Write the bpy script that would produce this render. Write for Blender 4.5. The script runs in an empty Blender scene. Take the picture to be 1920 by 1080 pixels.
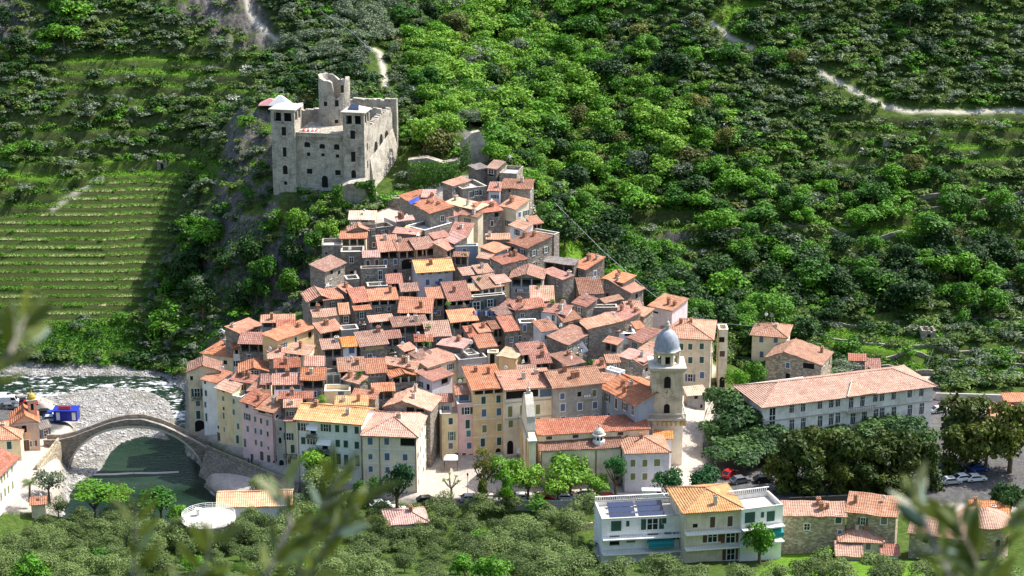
import bpy, bmesh, math, random
import numpy as np
from math import sin, cos, tan, atan2, radians, pi, sqrt, floor
from mathutils import Vector, Matrix
R = random.Random(7)
NP = np.random.RandomState(11)
S = bpy.context.scene
COL = S.collection

# ------------------------------------------------------------------ camera model
CAM = np.array((0.0, 0.0, 150.0)); PITCH = radians(17); F = 3600.0
FWD = np.array((0, cos(PITCH), -sin(PITCH))); UP = np.array((0, sin(PITCH), cos(PITCH)))
def ray(px, py): return np.array((1.0, 0, 0))*(px-960)/F + UP*(540-py)/F + FWD
def PY(px, py, Y):
    d = ray(px, py); return CAM + d*(Y/d[1])
def PZ(px, py, z):
    d = ray(px, py); return CAM + d*((z-150.0)/d[2])
def proj(x, y, z):
    dy = y; dz = z-150.0
    depth = dy*cos(PITCH) - dz*sin(PITCH)
    return 960 + F*x/depth, 540 - F*(dy*sin(PITCH)+dz*cos(PITCH))/depth
def ppm(p):                                 # photo pixels per metre at a point
    return F/(p[1]*cos(PITCH)-(p[2]-150)*sin(PITCH))

# ------------------------------------------------------------------ noise
def vnoise(x, y, seed=0, scale=1.0):
    r = np.random.RandomState(seed); T = r.rand(256, 256)
    x = np.asarray(x)/scale + 1000; y = np.asarray(y)/scale + 1000
    xi = np.floor(x).astype(int); yi = np.floor(y).astype(int)
    fx = x-xi; fy = y-yi; fx = fx*fx*(3-2*fx); fy = fy*fy*(3-2*fy)
    g = lambda a, b: T[a % 256, b % 256]
    return (g(xi, yi)*(1-fx)+g(xi+1, yi)*fx)*(1-fy)+(g(xi, yi+1)*(1-fx)+g(xi+1, yi+1)*fx)*fy
def fbm(x, y, seed=0, scale=10.0, o=4):
    s = 0; a = 1; t = 0
    for i in range(o):
        s = s + a*vnoise(x, y, seed+i, scale/2**i); t += a; a *= .5
    return s/t - .5

# ------------------------------------------------------------------ object helpers
def tag(o, label=None, cat=None, group=None, kind=None):
    if label: o['label'] = label
    if cat: o['category'] = cat
    if group: o['group'] = group
    if kind: o['kind'] = kind
    return o
def thing(name, label, cat, loc=(0, 0, 0), rz=0, group=None):
    o = bpy.data.objects.new(name, None); COL.objects.link(o)
    o.location = loc; o.rotation_euler = (0, 0, rz); o.empty_display_size = .5
    return tag(o, label, cat, group)
class MB:
    def __init__(s): s.v = []; s.f = []; s.m = []; s.mats = []
    def mat(s, m):
        if m not in s.mats: s.mats.append(m)
        return s.mats.index(m)
    def poly(s, pts, m):
        n = len(s.v); s.v += [tuple(p) for p in pts]; s.f.append(tuple(range(n, n+len(pts)))); s.m.append(s.mat(m))
    def box(s, x0, x1, y0, y1, z0, z1, m):
        n = len(s.v); k = s.mat(m)
        s.v += [(x, y, z) for z in (z0, z1) for x, y in ((x0, y0), (x1, y0), (x1, y1), (x0, y1))]
        for f in ((3, 2, 1, 0), (4, 5, 6, 7), (0, 1, 5, 4), (1, 2, 6, 5), (2, 3, 7, 6), (3, 0, 4, 7)):
            s.f.append(tuple(n+i for i in f)); s.m.append(k)
    def hexa(s, b, t, m):                   # bottom ring and top ring of the same length
        n = len(s.v); k = s.mat(m); q = len(b); s.v += [tuple(p) for p in b]+[tuple(p) for p in t]
        s.f.append(tuple(n+i for i in reversed(range(q)))); s.m.append(k)
        s.f.append(tuple(n+q+i for i in range(q))); s.m.append(k)
        for i in range(q):
            j = (i+1) % q; s.f.append((n+i, n+j, n+q+j, n+q+i)); s.m.append(k)
    def ring(s, prof, m, seg=16, c=(0, 0), cap=True, a0=0.0):    # lathe of (r,z)
        n = len(s.v); k = s.mat(m)
        for r, z in prof:
            for i in range(seg):
                a = a0+2*pi*i/seg; s.v.append((c[0]+r*cos(a), c[1]+r*sin(a), z))
        for j in range(len(prof)-1):
            for i in range(seg):
                i2 = (i+1) % seg; s.f.append((n+j*seg+i, n+j*seg+i2, n+(j+1)*seg+i2, n+(j+1)*seg+i)); s.m.append(k)
        if cap:
            s.f.append(tuple(n+(len(prof)-1)*seg+i for i in range(seg))); s.m.append(k)
            s.f.append(tuple(n+i for i in reversed(range(seg)))); s.m.append(k)
    def tube(s, pts, rad, m, seg=6):
        pts = [Vector(p) for p in pts]; k = s.mat(m); n = len(s.v)
        for i, p in enumerate(pts):
            d = (pts[min(i+1, len(pts)-1)]-pts[max(i-1, 0)]).normalized()
            a = d.cross(Vector((0, 0, 1)));
            if a.length < .01: a = Vector((1, 0, 0))
            a.normalize(); b = d.cross(a); r = rad[i] if isinstance(rad, (list, tuple)) else rad
            for j in range(seg):
                t = 2*pi*j/seg; q = p+a*(r*cos(t))+b*(r*sin(t)); s.v.append(tuple(q))
        for i in range(len(pts)-1):
            for j in range(seg):
                j2 = (j+1) % seg; s.f.append((n+i*seg+j, n+i*seg+j2, n+(i+1)*seg+j2, n+(i+1)*seg+j)); s.m.append(k)
    def mesh(s, name, smooth=False):
        me = bpy.data.meshes.new(name); me.from_pydata(s.v, [], s.f)
        for m in s.mats: me.materials.append(m)
        me.polygons.foreach_set('material_index', s.m)
        if smooth: me.polygons.foreach_set('use_smooth', [True]*len(s.f))
        me.update(); return me
    def build(s, name, parent=None, smooth=False, **kw):
        o = bpy.data.objects.new(name, s.mesh(name, smooth)); COL.objects.link(o)
        if parent: o.parent = parent
        return tag(o, **kw)
def inst(name, me, parent=None, loc=(0, 0, 0), rz=0, scale=(1, 1, 1)):
    o = bpy.data.objects.new(name, me); COL.objects.link(o)
    if parent: o.parent = parent
    o.location = loc; o.rotation_euler = (0, 0, rz); o.scale = scale
    return o
def np_mesh(name, V, Fq, mats, smooth=False, midx=None):
    me = bpy.data.meshes.new(name); n = len(V); q = len(Fq); k = Fq.shape[1]
    me.vertices.add(n); me.vertices.foreach_set('co', V.astype(np.float32).ravel())
    me.loops.add(q*k); me.loops.foreach_set('vertex_index', Fq.astype(np.int32).ravel())
    me.polygons.add(q); me.polygons.foreach_set('loop_start', (np.arange(q)*k).astype(np.int32))
    try: me.polygons.foreach_set('loop_total', np.full(q, k, np.int32))
    except Exception: pass
    for m in mats: me.materials.append(m)
    if midx is not None: me.polygons.foreach_set('material_index', midx.astype(np.int32))
    if smooth: me.polygons.foreach_set('use_smooth', np.ones(q, bool))
    me.update(calc_edges=True); return me

# ------------------------------------------------------------------ materials
def newmat(name):
    m = bpy.data.materials.new(name); m.use_nodes = True; nt = m.node_tree
    return m, nt, nt.nodes['Principled BSDF'], nt.nodes.new, nt.links.new
def rgb(c, k=1.0): return (c[0]*k, c[1]*k, c[2]*k, 1)
def ramp(nt, fac, stops):
    r = nt.nodes.new('ShaderNodeValToRGB'); nt.links.new(fac, r.inputs[0])
    while len(r.color_ramp.elements) < len(stops): r.color_ramp.elements.new(.5)
    for e, (p, c) in zip(r.color_ramp.elements, stops): e.position = p; e.color = rgb(c)
    return r.outputs[0]
def noise(nt, vec, scale, detail=3, rough=.6):
    n = nt.nodes.new('ShaderNodeTexNoise'); n.inputs['Scale'].default_value = scale
    n.inputs['Detail'].default_value = detail; n.inputs['Roughness'].default_value = rough
    if vec is not None: nt.links.new(vec, n.inputs['Vector'])
    return n.outputs[0]
def mixc(nt, fac, a, b, mode='MIX'):
    x = nt.nodes.new('ShaderNodeMix'); x.data_type = 'RGBA'; x.blend_type = mode
    for sock, val in ((x.inputs[0], fac), (x.inputs[6], a), (x.inputs[7], b)):
        if isinstance(val, bpy.types.NodeSocket): nt.links.new(val, sock)
        elif isinstance(val, (int, float)): sock.default_value = val
        else: sock.default_value = rgb(val)
    return x.outputs[2]
def math_(nt, op, a, b=0.0, c=None):
    x = nt.nodes.new('ShaderNodeMath'); x.operation = op
    for i, v in enumerate((a, b, c)):
        if v is None: continue
        if isinstance(v, bpy.types.NodeSocket): nt.links.new(v, x.inputs[i])
        else: x.inputs[i].default_value = v
    return x.outputs[0]
def bump(nt, b, h, strength=.5, dist=.1):
    x = nt.nodes.new('ShaderNodeBump'); x.inputs['Strength'].default_value = strength
    x.inputs['Distance'].default_value = dist; nt.links.new(h, x.inputs['Height']); nt.links.new(x.outputs[0], b.inputs['Normal'])
def flat(name, c, rough=.8, metal=0.0, nz=.12, scale=3.0):
    m, nt, b, N, L = newmat(name)
    tc = N('ShaderNodeTexCoord').outputs['Object']; n = noise(nt, tc, scale, 4)
    L(ramp(nt, n, [(.3, [x*(1-nz) for x in c]), (.7, [min(1, x*(1+nz)) for x in c])]), b.inputs['Base Color'])
    b.inputs['Roughness'].default_value = rough; b.inputs['Metallic'].default_value = metal
    b.inputs['Specular IOR Level'].default_value = .3
    return m
def tile_mat(name, c, dirt=.5, var=.2):
    dirt = min(.7, dirt*1.25)
    m, nt, b, N, L = newmat(name)
    tc = N('ShaderNodeTexCoord').outputs['Object']; sp = N('ShaderNodeSeparateXYZ'); L(tc, sp.inputs[0])
    oi = N('ShaderNodeObjectInfo').outputs['Random']
    off = N('ShaderNodeVectorMath'); off.operation = 'ADD'; L(tc, off.inputs[0])
    cx = N('ShaderNodeCombineXYZ'); L(math_(nt, 'MULTIPLY', oi, 97.0), cx.inputs[0]); L(math_(nt, 'MULTIPLY', oi, 31.0), cx.inputs[1]); L(cx.outputs[0], off.inputs[1])
    v = off.outputs[0]
    big = noise(nt, v, .55, 3); mid = noise(nt, v, 2.2, 4, .75); fine = noise(nt, v, 7.0, 2)
    col = ramp(nt, big, [(.3, [c[0]*.74, c[1]*.66, c[2]*.62]), (.5, c), (.72, [min(1, c[0]*1.12), min(1, c[1]*1.28), min(1, c[2]*1.42)])])
    # single tiles of other firings
    vo = N('ShaderNodeTexVoronoi'); vo.inputs['Scale'].default_value = 3.4; L(v, vo.inputs['Vector'])
    hs = N('ShaderNodeSeparateColor'); L(vo.outputs['Color'], hs.inputs[0])
    col = mixc(nt, math_(nt, 'MULTIPLY', hs.outputs[0], .5), col, [c[0]*.62, c[1]*.55, c[2]*.55])
    col = mixc(nt, math_(nt, 'MULTIPLY', math_(nt, 'GREATER_THAN', hs.outputs[1], .86), .3), col, (.6, .42, .30))
    # lichen and soot
    d = ramp(nt, mid, [(.48, (0, 0, 0)), (.68, (1, 1, 1))])
    col = mixc(nt, math_(nt, 'MULTIPLY', d, dirt), col, (.16, .125, .10))
    # channels between the tile rows, running down the slope
    w = math_(nt, 'SINE', math_(nt, 'MULTIPLY', sp.outputs[0], 2*pi/.42))
    r = math_(nt, 'SINE', math_(nt, 'MULTIPLY', sp.outputs[1], 2*pi/.8))
    wr = math_(nt, 'ADD', math_(nt, 'MULTIPLY', w, .5), math_(nt, 'MULTIPLY', r, .25))
    hv = N('ShaderNodeHueSaturation'); L(col, hv.inputs['Color'])
    hv.inputs['Hue'].default_value = .5
    L(math_(nt, 'MULTIPLY_ADD', oi, var*2, 1-var), hv.inputs['Value'])
    L(math_(nt, 'MULTIPLY_ADD', math_(nt, 'FRACT', math_(nt, 'MULTIPLY', oi, 7.3)), .3, .85), hv.inputs['Saturation'])
    L(hv.outputs[0], b.inputs['Base Color']); b.inputs['Roughness'].default_value = .85; b.inputs['Specular IOR Level'].default_value = .2
    bump(nt, b, math_(nt, 'ADD', wr, fine), .75, .14)
    return m
def wall_mat(name, c, stone=0.0, stain=.35, var=.12):
    stain = min(.85, stain+.12)
    m, nt, b, N, L = newmat(name)
    tc = N('ShaderNodeTexCoord').outputs['Object']; oi = N('ShaderNodeObjectInfo').outputs['Random']
    cx = N('ShaderNodeCombineXYZ'); L(math_(nt, 'MULTIPLY', oi, 53.0), cx.inputs[0]); L(math_(nt, 'MULTIPLY', oi, 91.0), cx.inputs[2])
    off = N('ShaderNodeVectorMath'); off.operation = 'ADD'; L(tc, off.inputs[0]); L(cx.outputs[0], off.inputs[1]); v = off.outputs[0]
    big = noise(nt, v, .35, 4, .7)
    col = ramp(nt, big, [(.3, [x*(1-stain*.75) for x in c]), (.55, c), (.75, [min(1, x*1.1) for x in c])])
    # rain streaks below the eaves
    mp = N('ShaderNodeMapping'); mp.inputs['Scale'].default_value = (1.6, 1.6, .14); L(v, mp.inputs[0])
    st = ramp(nt, noise(nt, mp.outputs[0], 1.2, 4, .7), [(.5, (0, 0, 0)), (.75, (1, 1, 1))])
    col = mixc(nt, math_(nt, 'MULTIPLY', st, stain), col, [x*.42 for x in c])
    if stone:
        vo = N('ShaderNodeTexVoronoi'); vo.inputs['Scale'].default_value = 1.9; vo.feature = 'F1'
        mp2 = N('ShaderNodeMapping'); mp2.inputs['Scale'].default_value = (1, 1, 1.9); L(v, mp2.inputs[0]); L(mp2.outputs[0], vo.inputs['Vector'])
        hs = N('ShaderNodeSeparateColor'); L(vo.outputs['Color'], hs.inputs[0])
        col = mixc(nt, math_(nt, 'MULTIPLY', hs.outputs[0], stone), col, [x*.4 for x in c])
        col = mixc(nt, math_(nt, 'MULTIPLY', math_(nt, 'GREATER_THAN', hs.outputs[1], .72), stone*.7), col, [min(1, x*1.6) for x in c])
        bump(nt, b, vo.outputs['Distance'], .6, .12)
    else:
        bump(nt, b, noise(nt, v, 5, 3), .25, .05)
    hv = N('ShaderNodeHueSaturation'); L(col, hv.inputs['Color']); L(math_(nt, 'MULTIPLY_ADD', oi, var*2, 1-var), hv.inputs['Value'])
    L(hv.outputs[0], b.inputs['Base Color']); b.inputs['Roughness'].default_value = .92; b.inputs['Specular IOR Level'].default_value = .15
    return m
def leaf_mat(name, c, c2, patch=.045, trans=.25):
    m, nt, b, N, L = newmat(name)
    g = N('ShaderNodeNewGeometry'); oi = N('ShaderNodeObjectInfo').outputs['Random']
    big = noise(nt, g.outputs['Position'], patch, 3, .6)
    mid = noise(nt, g.outputs['Position'], .35, 2)
    t = math_(nt, 'ADD', math_(nt, 'MULTIPLY', big, 1.1), math_(nt, 'MULTIPLY_ADD', oi, .5, -.3))
    t = math_(nt, 'ADD', t, math_(nt, 'MULTIPLY_ADD', mid, .7, -.35))
    col = ramp(nt, t, [(.28, c), (.72, c2)])
    hv = N('ShaderNodeHueSaturation'); L(col, hv.inputs['Color'])
    L(math_(nt, 'MULTIPLY_ADD', g.outputs['Random Per Island'], .55, .72), hv.inputs['Value'])
    L(math_(nt, 'MULTIPLY_ADD', mid, .05, .475), hv.inputs['Hue'])
    L(hv.outputs[0], b.inputs['Base Color']); b.inputs['Roughness'].default_value = .6; b.inputs['Specular IOR Level'].default_value = .25
    tr = N('ShaderNodeBsdfTranslucent'); L(hv.outputs[0], tr.inputs[0]); mx = N('ShaderNodeMixShader'); mx.inputs[0].default_value = trans
    out = nt.nodes['Material Output']; L(b.outputs[0], mx.inputs[1]); L(tr.outputs[0], mx.inputs[2]); L(mx.outputs[0], out.inputs[0])
    return m
TILE = dict(
    orange=tile_mat('tile_orange', (.45, .20, .12), .45), red=tile_mat('tile_red', (.36, .15, .105), .5),
    pale=tile_mat('tile_pale', (.49, .275, .185), .45), brown=tile_mat('tile_brown', (.27, .14, .10), .5),
    vivid=tile_mat('tile_vivid', (.56, .235, .10), .15, .06), cream=tile_mat('tile_cream', (.62, .47, .31), .25),
    pink=tile_mat('tile_pink', (.50, .28, .23), .2), grey=tile_mat('tile_grey', (.22, .20, .19), .3),
    mottled=tile_mat('tile_mottled', (.41, .23, .155), .6), yellow=tile_mat('tile_yellow', (.60, .34, .16), .15))
WALL = dict(
    stone=wall_mat('stone_wall', (.30, .265, .225), .55), dark=wall_mat('dark_stone_wall', (.20, .18, .155), .5),
    castle=wall_mat('castle_stone', (.46, .42, .35), .25, .8, .05), ruin=wall_mat('ruin_stone', (.36, .32, .26), .55, .5, .05),
    grey=wall_mat('grey_render', (.43, .41, .39), .12), cream=wall_mat('cream_render', (.74, .64, .47), 0, .3),
    yellow=wall_mat('yellow_render', (.88, .70, .42), 0, .2, .04), ochre=wall_mat('ochre_render', (.84, .61, .34), 0, .2, .04),
    pink=wall_mat('pink_render', (.90, .62, .63), 0, .15, .04), rose=wall_mat('rose_render', (.86, .54, .50), 0, .15, .04),
    white=wall_mat('white_render', (.86, .85, .84), 0, .15, .03), beige=wall_mat('beige_render', (.86, .74, .57), 0, .15, .03),
    lilac=wall_mat('lilac_render', (.70, .64, .66), 0, .2), blue=wall_mat('blue_grey_render', (.32, .37, .44), 0, .2, .03),
    salmon=wall_mat('salmon_render', (.72, .45, .33), 0, .15, .03), straw=wall_mat('straw_render', (.84, .76, .52), 0, .2, .03),
    church=wall_mat('church_render', (.90, .78, .57), 0, .25, .03), bridge=wall_mat('bridge_stone', (.25, .225, .19), .5, .45, .03),
    school=wall_mat('school_render', (.90, .85, .77), 0, .35, .03), cobble=wall_mat('cobble_stone', (.42, .36, .26), .7, .3, .05))
M = dict(
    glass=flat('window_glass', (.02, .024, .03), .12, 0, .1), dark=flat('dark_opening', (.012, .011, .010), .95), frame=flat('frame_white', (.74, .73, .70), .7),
    green=flat('shutter_green', (.03, .085, .065), .6), olive=flat('shutter_olive', (.20, .21, .07), .6), blue=flat('shutter_blue', (.10, .15, .24), .6),
    brown=flat('shutter_brown', (.12, .06, .035), .6), teal=flat('shutter_teal', (.10, .22, .20), .6), greyg=flat('shutter_grey', (.17, .17, .15), .6),
    iron=flat('dark_iron', (.03, .03, .032), .5), white=flat('white_paint', (.78, .78, .77), .6, 0, .05), cloth=flat('white_canvas', (.82, .81, .78), .8, 0, .04),
    zinc=flat('dome_lead', (.27, .30, .35), .5, 0, .25, 1.2), wood=flat('old_wood', (.16, .10, .06), .8), pinkc=flat('pink_cloth', (.60, .30, .30), .8), brick=flat('chimney_brick', (.36, .19, .12), .9),
    plaster=flat('chimney_plaster', (.55, .50, .43), .9, 0, .25), metal=flat('steel', (.45, .46, .47), .4, .6), rubber=flat('tyre_rubber', (.02, .02, .02), .8),
    bark=flat('bark', (.13, .095, .065), .95, 0, .35, 6), barkg=flat('bark_grey', (.22, .20, .17), .95, 0, .3, 6),
    panel=flat('solar_glass', (.035, .05, .10), .15), tarpy=flat('yellow_tarp', (.75, .55, .04), .7), tarpb=flat('blue_tarp', (.04, .09, .42), .7),
    tarpr=flat('red_cloth', (.62, .10, .07), .8), teala=flat('teal_awning', (.02, .25, .28), .7), coping=flat('coping_stone', (.47, .44, .38), .9, 0, .2),
    cobalt=flat('cobalt_paint', (.015, .03, .30), .4), skin=flat('skin', (.5, .32, .24), .6), gold=flat('ochre_dome_tiles', (.42, .30, .06), .6),
    tar=flat('grey_roofing', (.30, .31, .34), .8, 0, .15), beigepanel=flat('beige_blind', (.52, .42, .22), .8), dial=flat('clock_marks', (.05, .045, .04), .8))
def carpaint(n, c):
    m = flat(n, c, .25, 0, .03); m.node_tree.nodes['Principled BSDF'].inputs['Coat Weight'].default_value = .6; return m
CARC = dict(white=carpaint('paint_white', (.75, .76, .77)), silver=carpaint('paint_silver', (.42, .44, .46)), black=carpaint('paint_black', (.015, .015, .018)),
            red=carpaint('paint_red', (.42, .015, .02)), blue=carpaint('paint_blue', (.02, .06, .30)), grey=carpaint('paint_grey', (.13, .14, .15)))
LEAF = dict(
    broad=leaf_mat('leaves_broad', (.03, .115, .006), (.105, .27, .012)), maquis=leaf_mat('leaves_maquis', (.04, .082, .018), (.13, .205, .038)),
    grey=leaf_mat('leaves_grey', (.085, .125, .075), (.17, .22, .125)), olive=leaf_mat('leaves_olive', (.065, .105, .025), (.15, .215, .06)),
    pine=leaf_mat('needles_pine', (.03, .08, .02), (.075, .15, .032)), ever=leaf_mat('leaves_evergreen', (.035, .065, .008), (.095, .12, .014)),
    lime=leaf_mat('leaves_lime', (.09, .22, .014), (.17, .33, .025)), dark=leaf_mat('leaves_dark', (.010, .042, .007), (.032, .09, .011)),  # leaves_dark is deepened to paint the shade of the woodland hollows
    brown=leaf_mat('leaves_brownish', (.07, .085, .016), (.14, .15, .025)), ivy=leaf_mat('leaves_ivy', (.02, .08, .006), (.06, .16, .010)),
    deep=leaf_mat('leaves_deep', (.008, .055, .012), (.02, .11, .014)), blossom=leaf_mat('blossom', (.5, .5, .45), (.7, .7, .65)))
# ------------------------------------------------------------------ terrain
def T(px, py, Y): p = PY(px, py, Y); return (p[0], p[1], p[2])
def G(px, py, z): p = PZ(px, py, z); return (p[0], p[1], p[2])
CP = []
for px in (-150, 60, 200, 330):                          # left hillside
    for py, Y in ((612, 467), (560, 473), (500, 481), (440, 489), (390, 497), (330, 506), (265, 518), (200, 528), (100, 545), (0, 562)): CP.append(T(px, py, Y))
for px in (1300, 1500, 1700, 1900, 2100):                # right hillside
    for py, Y in ((610, 447), (560, 462), (500, 474), (420, 485), (350, 503), (270, 517), (200, 530), (100, 550), (0, 568)): CP.append(T(px, py, Y))
for px in (450, 520): CP += [T(px, 100, 545), T(px, 0, 562)]
for p in ((600, 130, 530), (600, 0, 560), (560, 200, 515), (700, 180, 508), (700, 90, 538), (760, 0, 575), (480, 190, 503), (900, 150, 545), (880, 60, 577), (830, 0, 600), (1000, 0, 592),
          (1030, 360, 500), (1050, 350, 490), (1150, 300, 515), (950, 200, 535), (1060, 420, 475), (1100, 480, 462), (1200, 540, 450), (1260, 575, 444), (1300, 600, 440), (1050, 120, 560), (1150, 60, 572),
          (1200, 200, 532), (1150, 420, 486), (820, 330, 482), (880, 300, 480), (850, 220, 502), (790, 300, 488), (940, 290, 480), (800, 180, 520), (1200, 480, 470),
          (515, 365, 470), (440, 222, 500), (430, 300, 488), (380, 400, 480), (450, 400, 467), (500, 450, 460), (420, 500, 460), (400, 600, 450), (480, 590, 447), (390, 650, 442), (345, 690, 443), (480, 390, 470), (440, 450, 465), (450, 540, 455), (520, 520, 453), (590, 520, 447), (540, 590, 440),
          (560, 540, 447), (590, 450, 453), (330, 450, 478), (300, 560, 462), (260, 620, 460), (250, 655, 453), (540, 400, 467), (610, 400, 461), (535, 405, 468), (518, 396, 469), (550, 402, 469), (562, 392, 469), (640, 370, 464), (690, 365, 470), (760, 352, 474), (700, 395, 458),
          (560, 360, 471), (600, 358, 472), (640, 300, 486), (560, 300, 486), (700, 300, 490), (350, 620, 450), (370, 560, 462)): CP.append(T(*p))
# town slope
def y0x(px): return float(np.interp(px, [300, 370, 433, 480, 520, 555, 650, 790, 2000], [400, 390, 379, 374, 368, 364, 362, 366, 368]))
def slx(px): return float(np.interp(px, [0, 1000, 1250, 2000], [.255, .255, .15, .15]))
def roofY(px, py, h=9.0):
    a = PITCH + math.atan((py-540)/F); s = slx(px); y0 = y0x(px)-8
    return (150-h+s*y0)/(tan(a)+s)
for px in range(420, 1300, 70):
    for d in (6, 22, 40, 60, 78, 95):
        y0 = y0x(px); s = slx(px); Y = y0+d; z = -1+s*(d)
        qx, qy = proj((px-960)/F*(Y*cos(PITCH)+(150-z)*sin(PITCH)), Y, z)
        lim = np.interp(px, [420, 480, 600, 700, 1000, 1100, 1200, 1300], [640, 610, 470, 410, 400, 510, 580, 620])
        if qy > lim: CP.append(((px-960)/F*(Y*cos(PITCH)+(150-z)*sin(PITCH)), Y, z))
# flat streets, square, car parks
for p in ((353, 806), (400, 822), (433, 836), (480, 858), (530, 885), (560, 890), (680, 912), (781, 928), (820, 870), (850, 900), (850, 935), (960, 915), (960, 935), (1100, 935), (1100, 900), (1230, 935),
          (1300, 850), (1330, 900), (1300, 760), (1380, 900), (1500, 880), (1400, 780), (1500, 760), (1600, 760), (1700, 740), (1650, 880), (1850, 760), (1850, 840), (1950, 800), (1950, 900), (1800, 900),
          (1320, 930), (1450, 930), (1700, 920), (1350, 740), (1400, 690), (1500, 700), (1600, 700), (1900, 720)): CP.append(G(p[0], p[1], -1.0))
for p in ((1420, 665, 1.5), (1560, 650, 2), (1700, 655, 2.5), (1850, 650, 2.5), (1380, 640, 3), (2000, 640, 3)): CP.append(G(*p))
# left bank
for p in ((110, 822, -1), (60, 850, -1), (20, 800, -2), (0, 760, -3.5), (80, 790, -3.5), (120, 800, -3.5), (-60, 900, -1), (60, 900, -1), (100, 880, -1.5), (40, 935, -1.5), (-100, 780, -3)): CP.append(G(*p))
for p in ((-80, 745, -5.5), (60, 735, -6.2), (130, 780, -6.2), (160, 700, -6.6), (330, 700, -6.6), (150, 672, -5.6), (60, 672, -5.4), (-80, 680, -5.5), (340, 690, -5), (200, 760, -6.6), (300, 760, -7), (250, 850, -7), (340, 870, -7.5), (200, 880, -6.8), (250, 905, -7.5), (370, 905, -7.5), (170, 905, -6.5)): CP.append(G(*p))
# olive grove and the slope below the camera
for X in (-90, -55, -25, 0, 25, 55, 90):
    CP += [(X, 346, -3.5 if X > -40 else -5.5), (X, 332, -3.0), (X, 318, 0.5), (X, 303, 5), (X, 285, 11), (X, 240, 27), (X, 180, 48), (X, 120, 74), (X, 60, 107), (X, 20, 132)]
for X in (-200, 200): CP += [(X, 300, 8), (X, 200, 50), (X, 100, 90), (X, 0, 140), (X, 345, -2)]
CP += [(0, 3, 146.9), (0, -40, 170), (-200, -60, 180), (200, -60, 180), (12, 318, -1), (25, 322, -1), (36, 324, -1), (55, 326, -1.0), (75, 328, -1)]
for X in (-300, -120, 0, 120, 300): CP += [(X, 620, 98), (X, 700, 150), (X, 900, 240), (X, 1200, 300)]
CP += [(-300, 450, 30), (300, 450, 30), (-300, 380, 10), (300, 380, 5), (300, 520, 60), (-300, 520, 60)]
CP = np.array(CP, float)
# thin duplicates
keep = []
for i, p in enumerate(CP):
    if all((p[0]-CP[j][0])**2+(p[1]-CP[j][1])**2 > 2.0 for j in keep): keep.append(i)
CP = CP[keep]
_D = np.sqrt((CP[:, None, 0]-CP[None, :, 0])**2+(CP[:, None, 1]-CP[None, :, 1])**2)
_W = np.linalg.solve(_D+np.eye(len(CP))*-1.2, CP[:, 2]-20.0)
def hbase(X, Y):
    X = np.asarray(X, float); sh = X.shape; X = X.ravel(); Y = np.asarray(Y, float).ravel(); out = np.empty(len(X))
    for i in range(0, len(X), 20000):
        a = X[i:i+20000]; b = Y[i:i+20000]
        out[i:i+20000] = np.sqrt((a[:, None]-CP[None, :, 0])**2+(b[:, None]-CP[None, :, 1])**2) @ _W
    return out.reshape(sh)+20.0
gx = np.concatenate([np.arange(-420, -175, 12), np.arange(-175, 175.1, .65), np.arange(187, 421, 12)])
gy = np.concatenate([np.arange(-60, 276, 6), np.arange(280, 600, .65), np.arange(606, 1210, 18)])
GX, GY = np.meshgrid(gx, gy)
Z = hbase(GX, GY)
def polymask(px, py, poly):
    ins = np.zeros(px.shape, bool); n = len(poly); j = n-1
    for i in range(n):
        xi, yi = poly[i]; xj, yj = poly[j]
        c = ((yi > py) != (yj > py)) & (px < (xj-xi)*(py-yi)/((yj-yi) if yj != yi else 1e-9)+xi)
        ins ^= c; j = i
    return ins
def blur(a, n=1):
    a = a.astype(float)
    for _ in range(n):
        b = a.copy(); b[1:] += a[:-1]; b[:-1] += a[1:]; b[:, 1:] += a[:, :-1]; b[:, :-1] += a[:, 1:]; a = b/5
    return a
QX, QY = proj(GX, GY, Z)
far = GY > 280
RIV = [(-200, 686), (60, 682), (150, 686), (250, 688), (352, 706), (352, 800), (384, 850), (392, 905), (430, 925), (440, 990), (60, 990), (115, 905), (118, 884), (112, 830), (140, 800), (118, 760), (70, 738), (-200, 735)]
river = polymask(QX, QY, RIV) & (GY > 352) & (GY < 460) & (GX < -55)
WAT = [[(-200, 692), (40, 698), (130, 703), (250, 705), (352, 715), (352, 752), (300, 738), (200, 729), (110, 738), (60, 745), (-200, 752)],
       [(300, 700), (352, 745), (356, 800), (330, 795), (305, 775), (330, 755), (318, 745), (250, 725)],
       [(205, 842), (225, 820), (262, 800), (300, 795), (356, 790), (384, 850), (392, 905), (440, 930), (440, 990), (100, 990), (130, 896), (170, 885), (195, 870)]]
water = np.zeros(Z.shape, bool)
for w in WAT: water |= polymask(QX, QY, w)
water &= river
rb = blur(river, 3)
n1 = fbm(GX, GY, 3, 7, 4); n2 = fbm(GX, GY, 30, 2.2, 2); n3 = fbm(GX, GY, 60, 30, 3)
bed = -6.55+n1*.5+n2*.25; wb = blur(water, 3)
bed = bed*(1-wb)+(-7.9)*wb
Z = Z*(1-rb)+bed*rb
fl = (GY > 425) & (GY < 640)
PAVE = [[(340, 800), (440, 850), (560, 905), (780, 945), (1240, 945), (1330, 960), (1960, 960), (1960, 740), (1760, 740), (1760, 700), (1330, 735), (1345, 690), (1240, 620), (1200, 570), (1060, 515), (1012, 440), (1005, 380), (930, 310), (860, 330), (760, 365), (700, 400), (605, 450), (650, 570), (560, 606), (450, 628), (380, 668), (350, 690)],
        [(386, 880), (440, 880), (570, 915), (560, 965), (430, 945), (395, 915)],
        [(-200, 715), (70, 725), (140, 790), (120, 830), (110, 960), (-200, 960)]]
pave = np.zeros(Z.shape, bool)
for w in PAVE: pave |= polymask(QX, QY, w)
pave &= ~river & (GY < 478) & (GY > 347)
natural = blur((~pave & ~river & far), 2)
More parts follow.
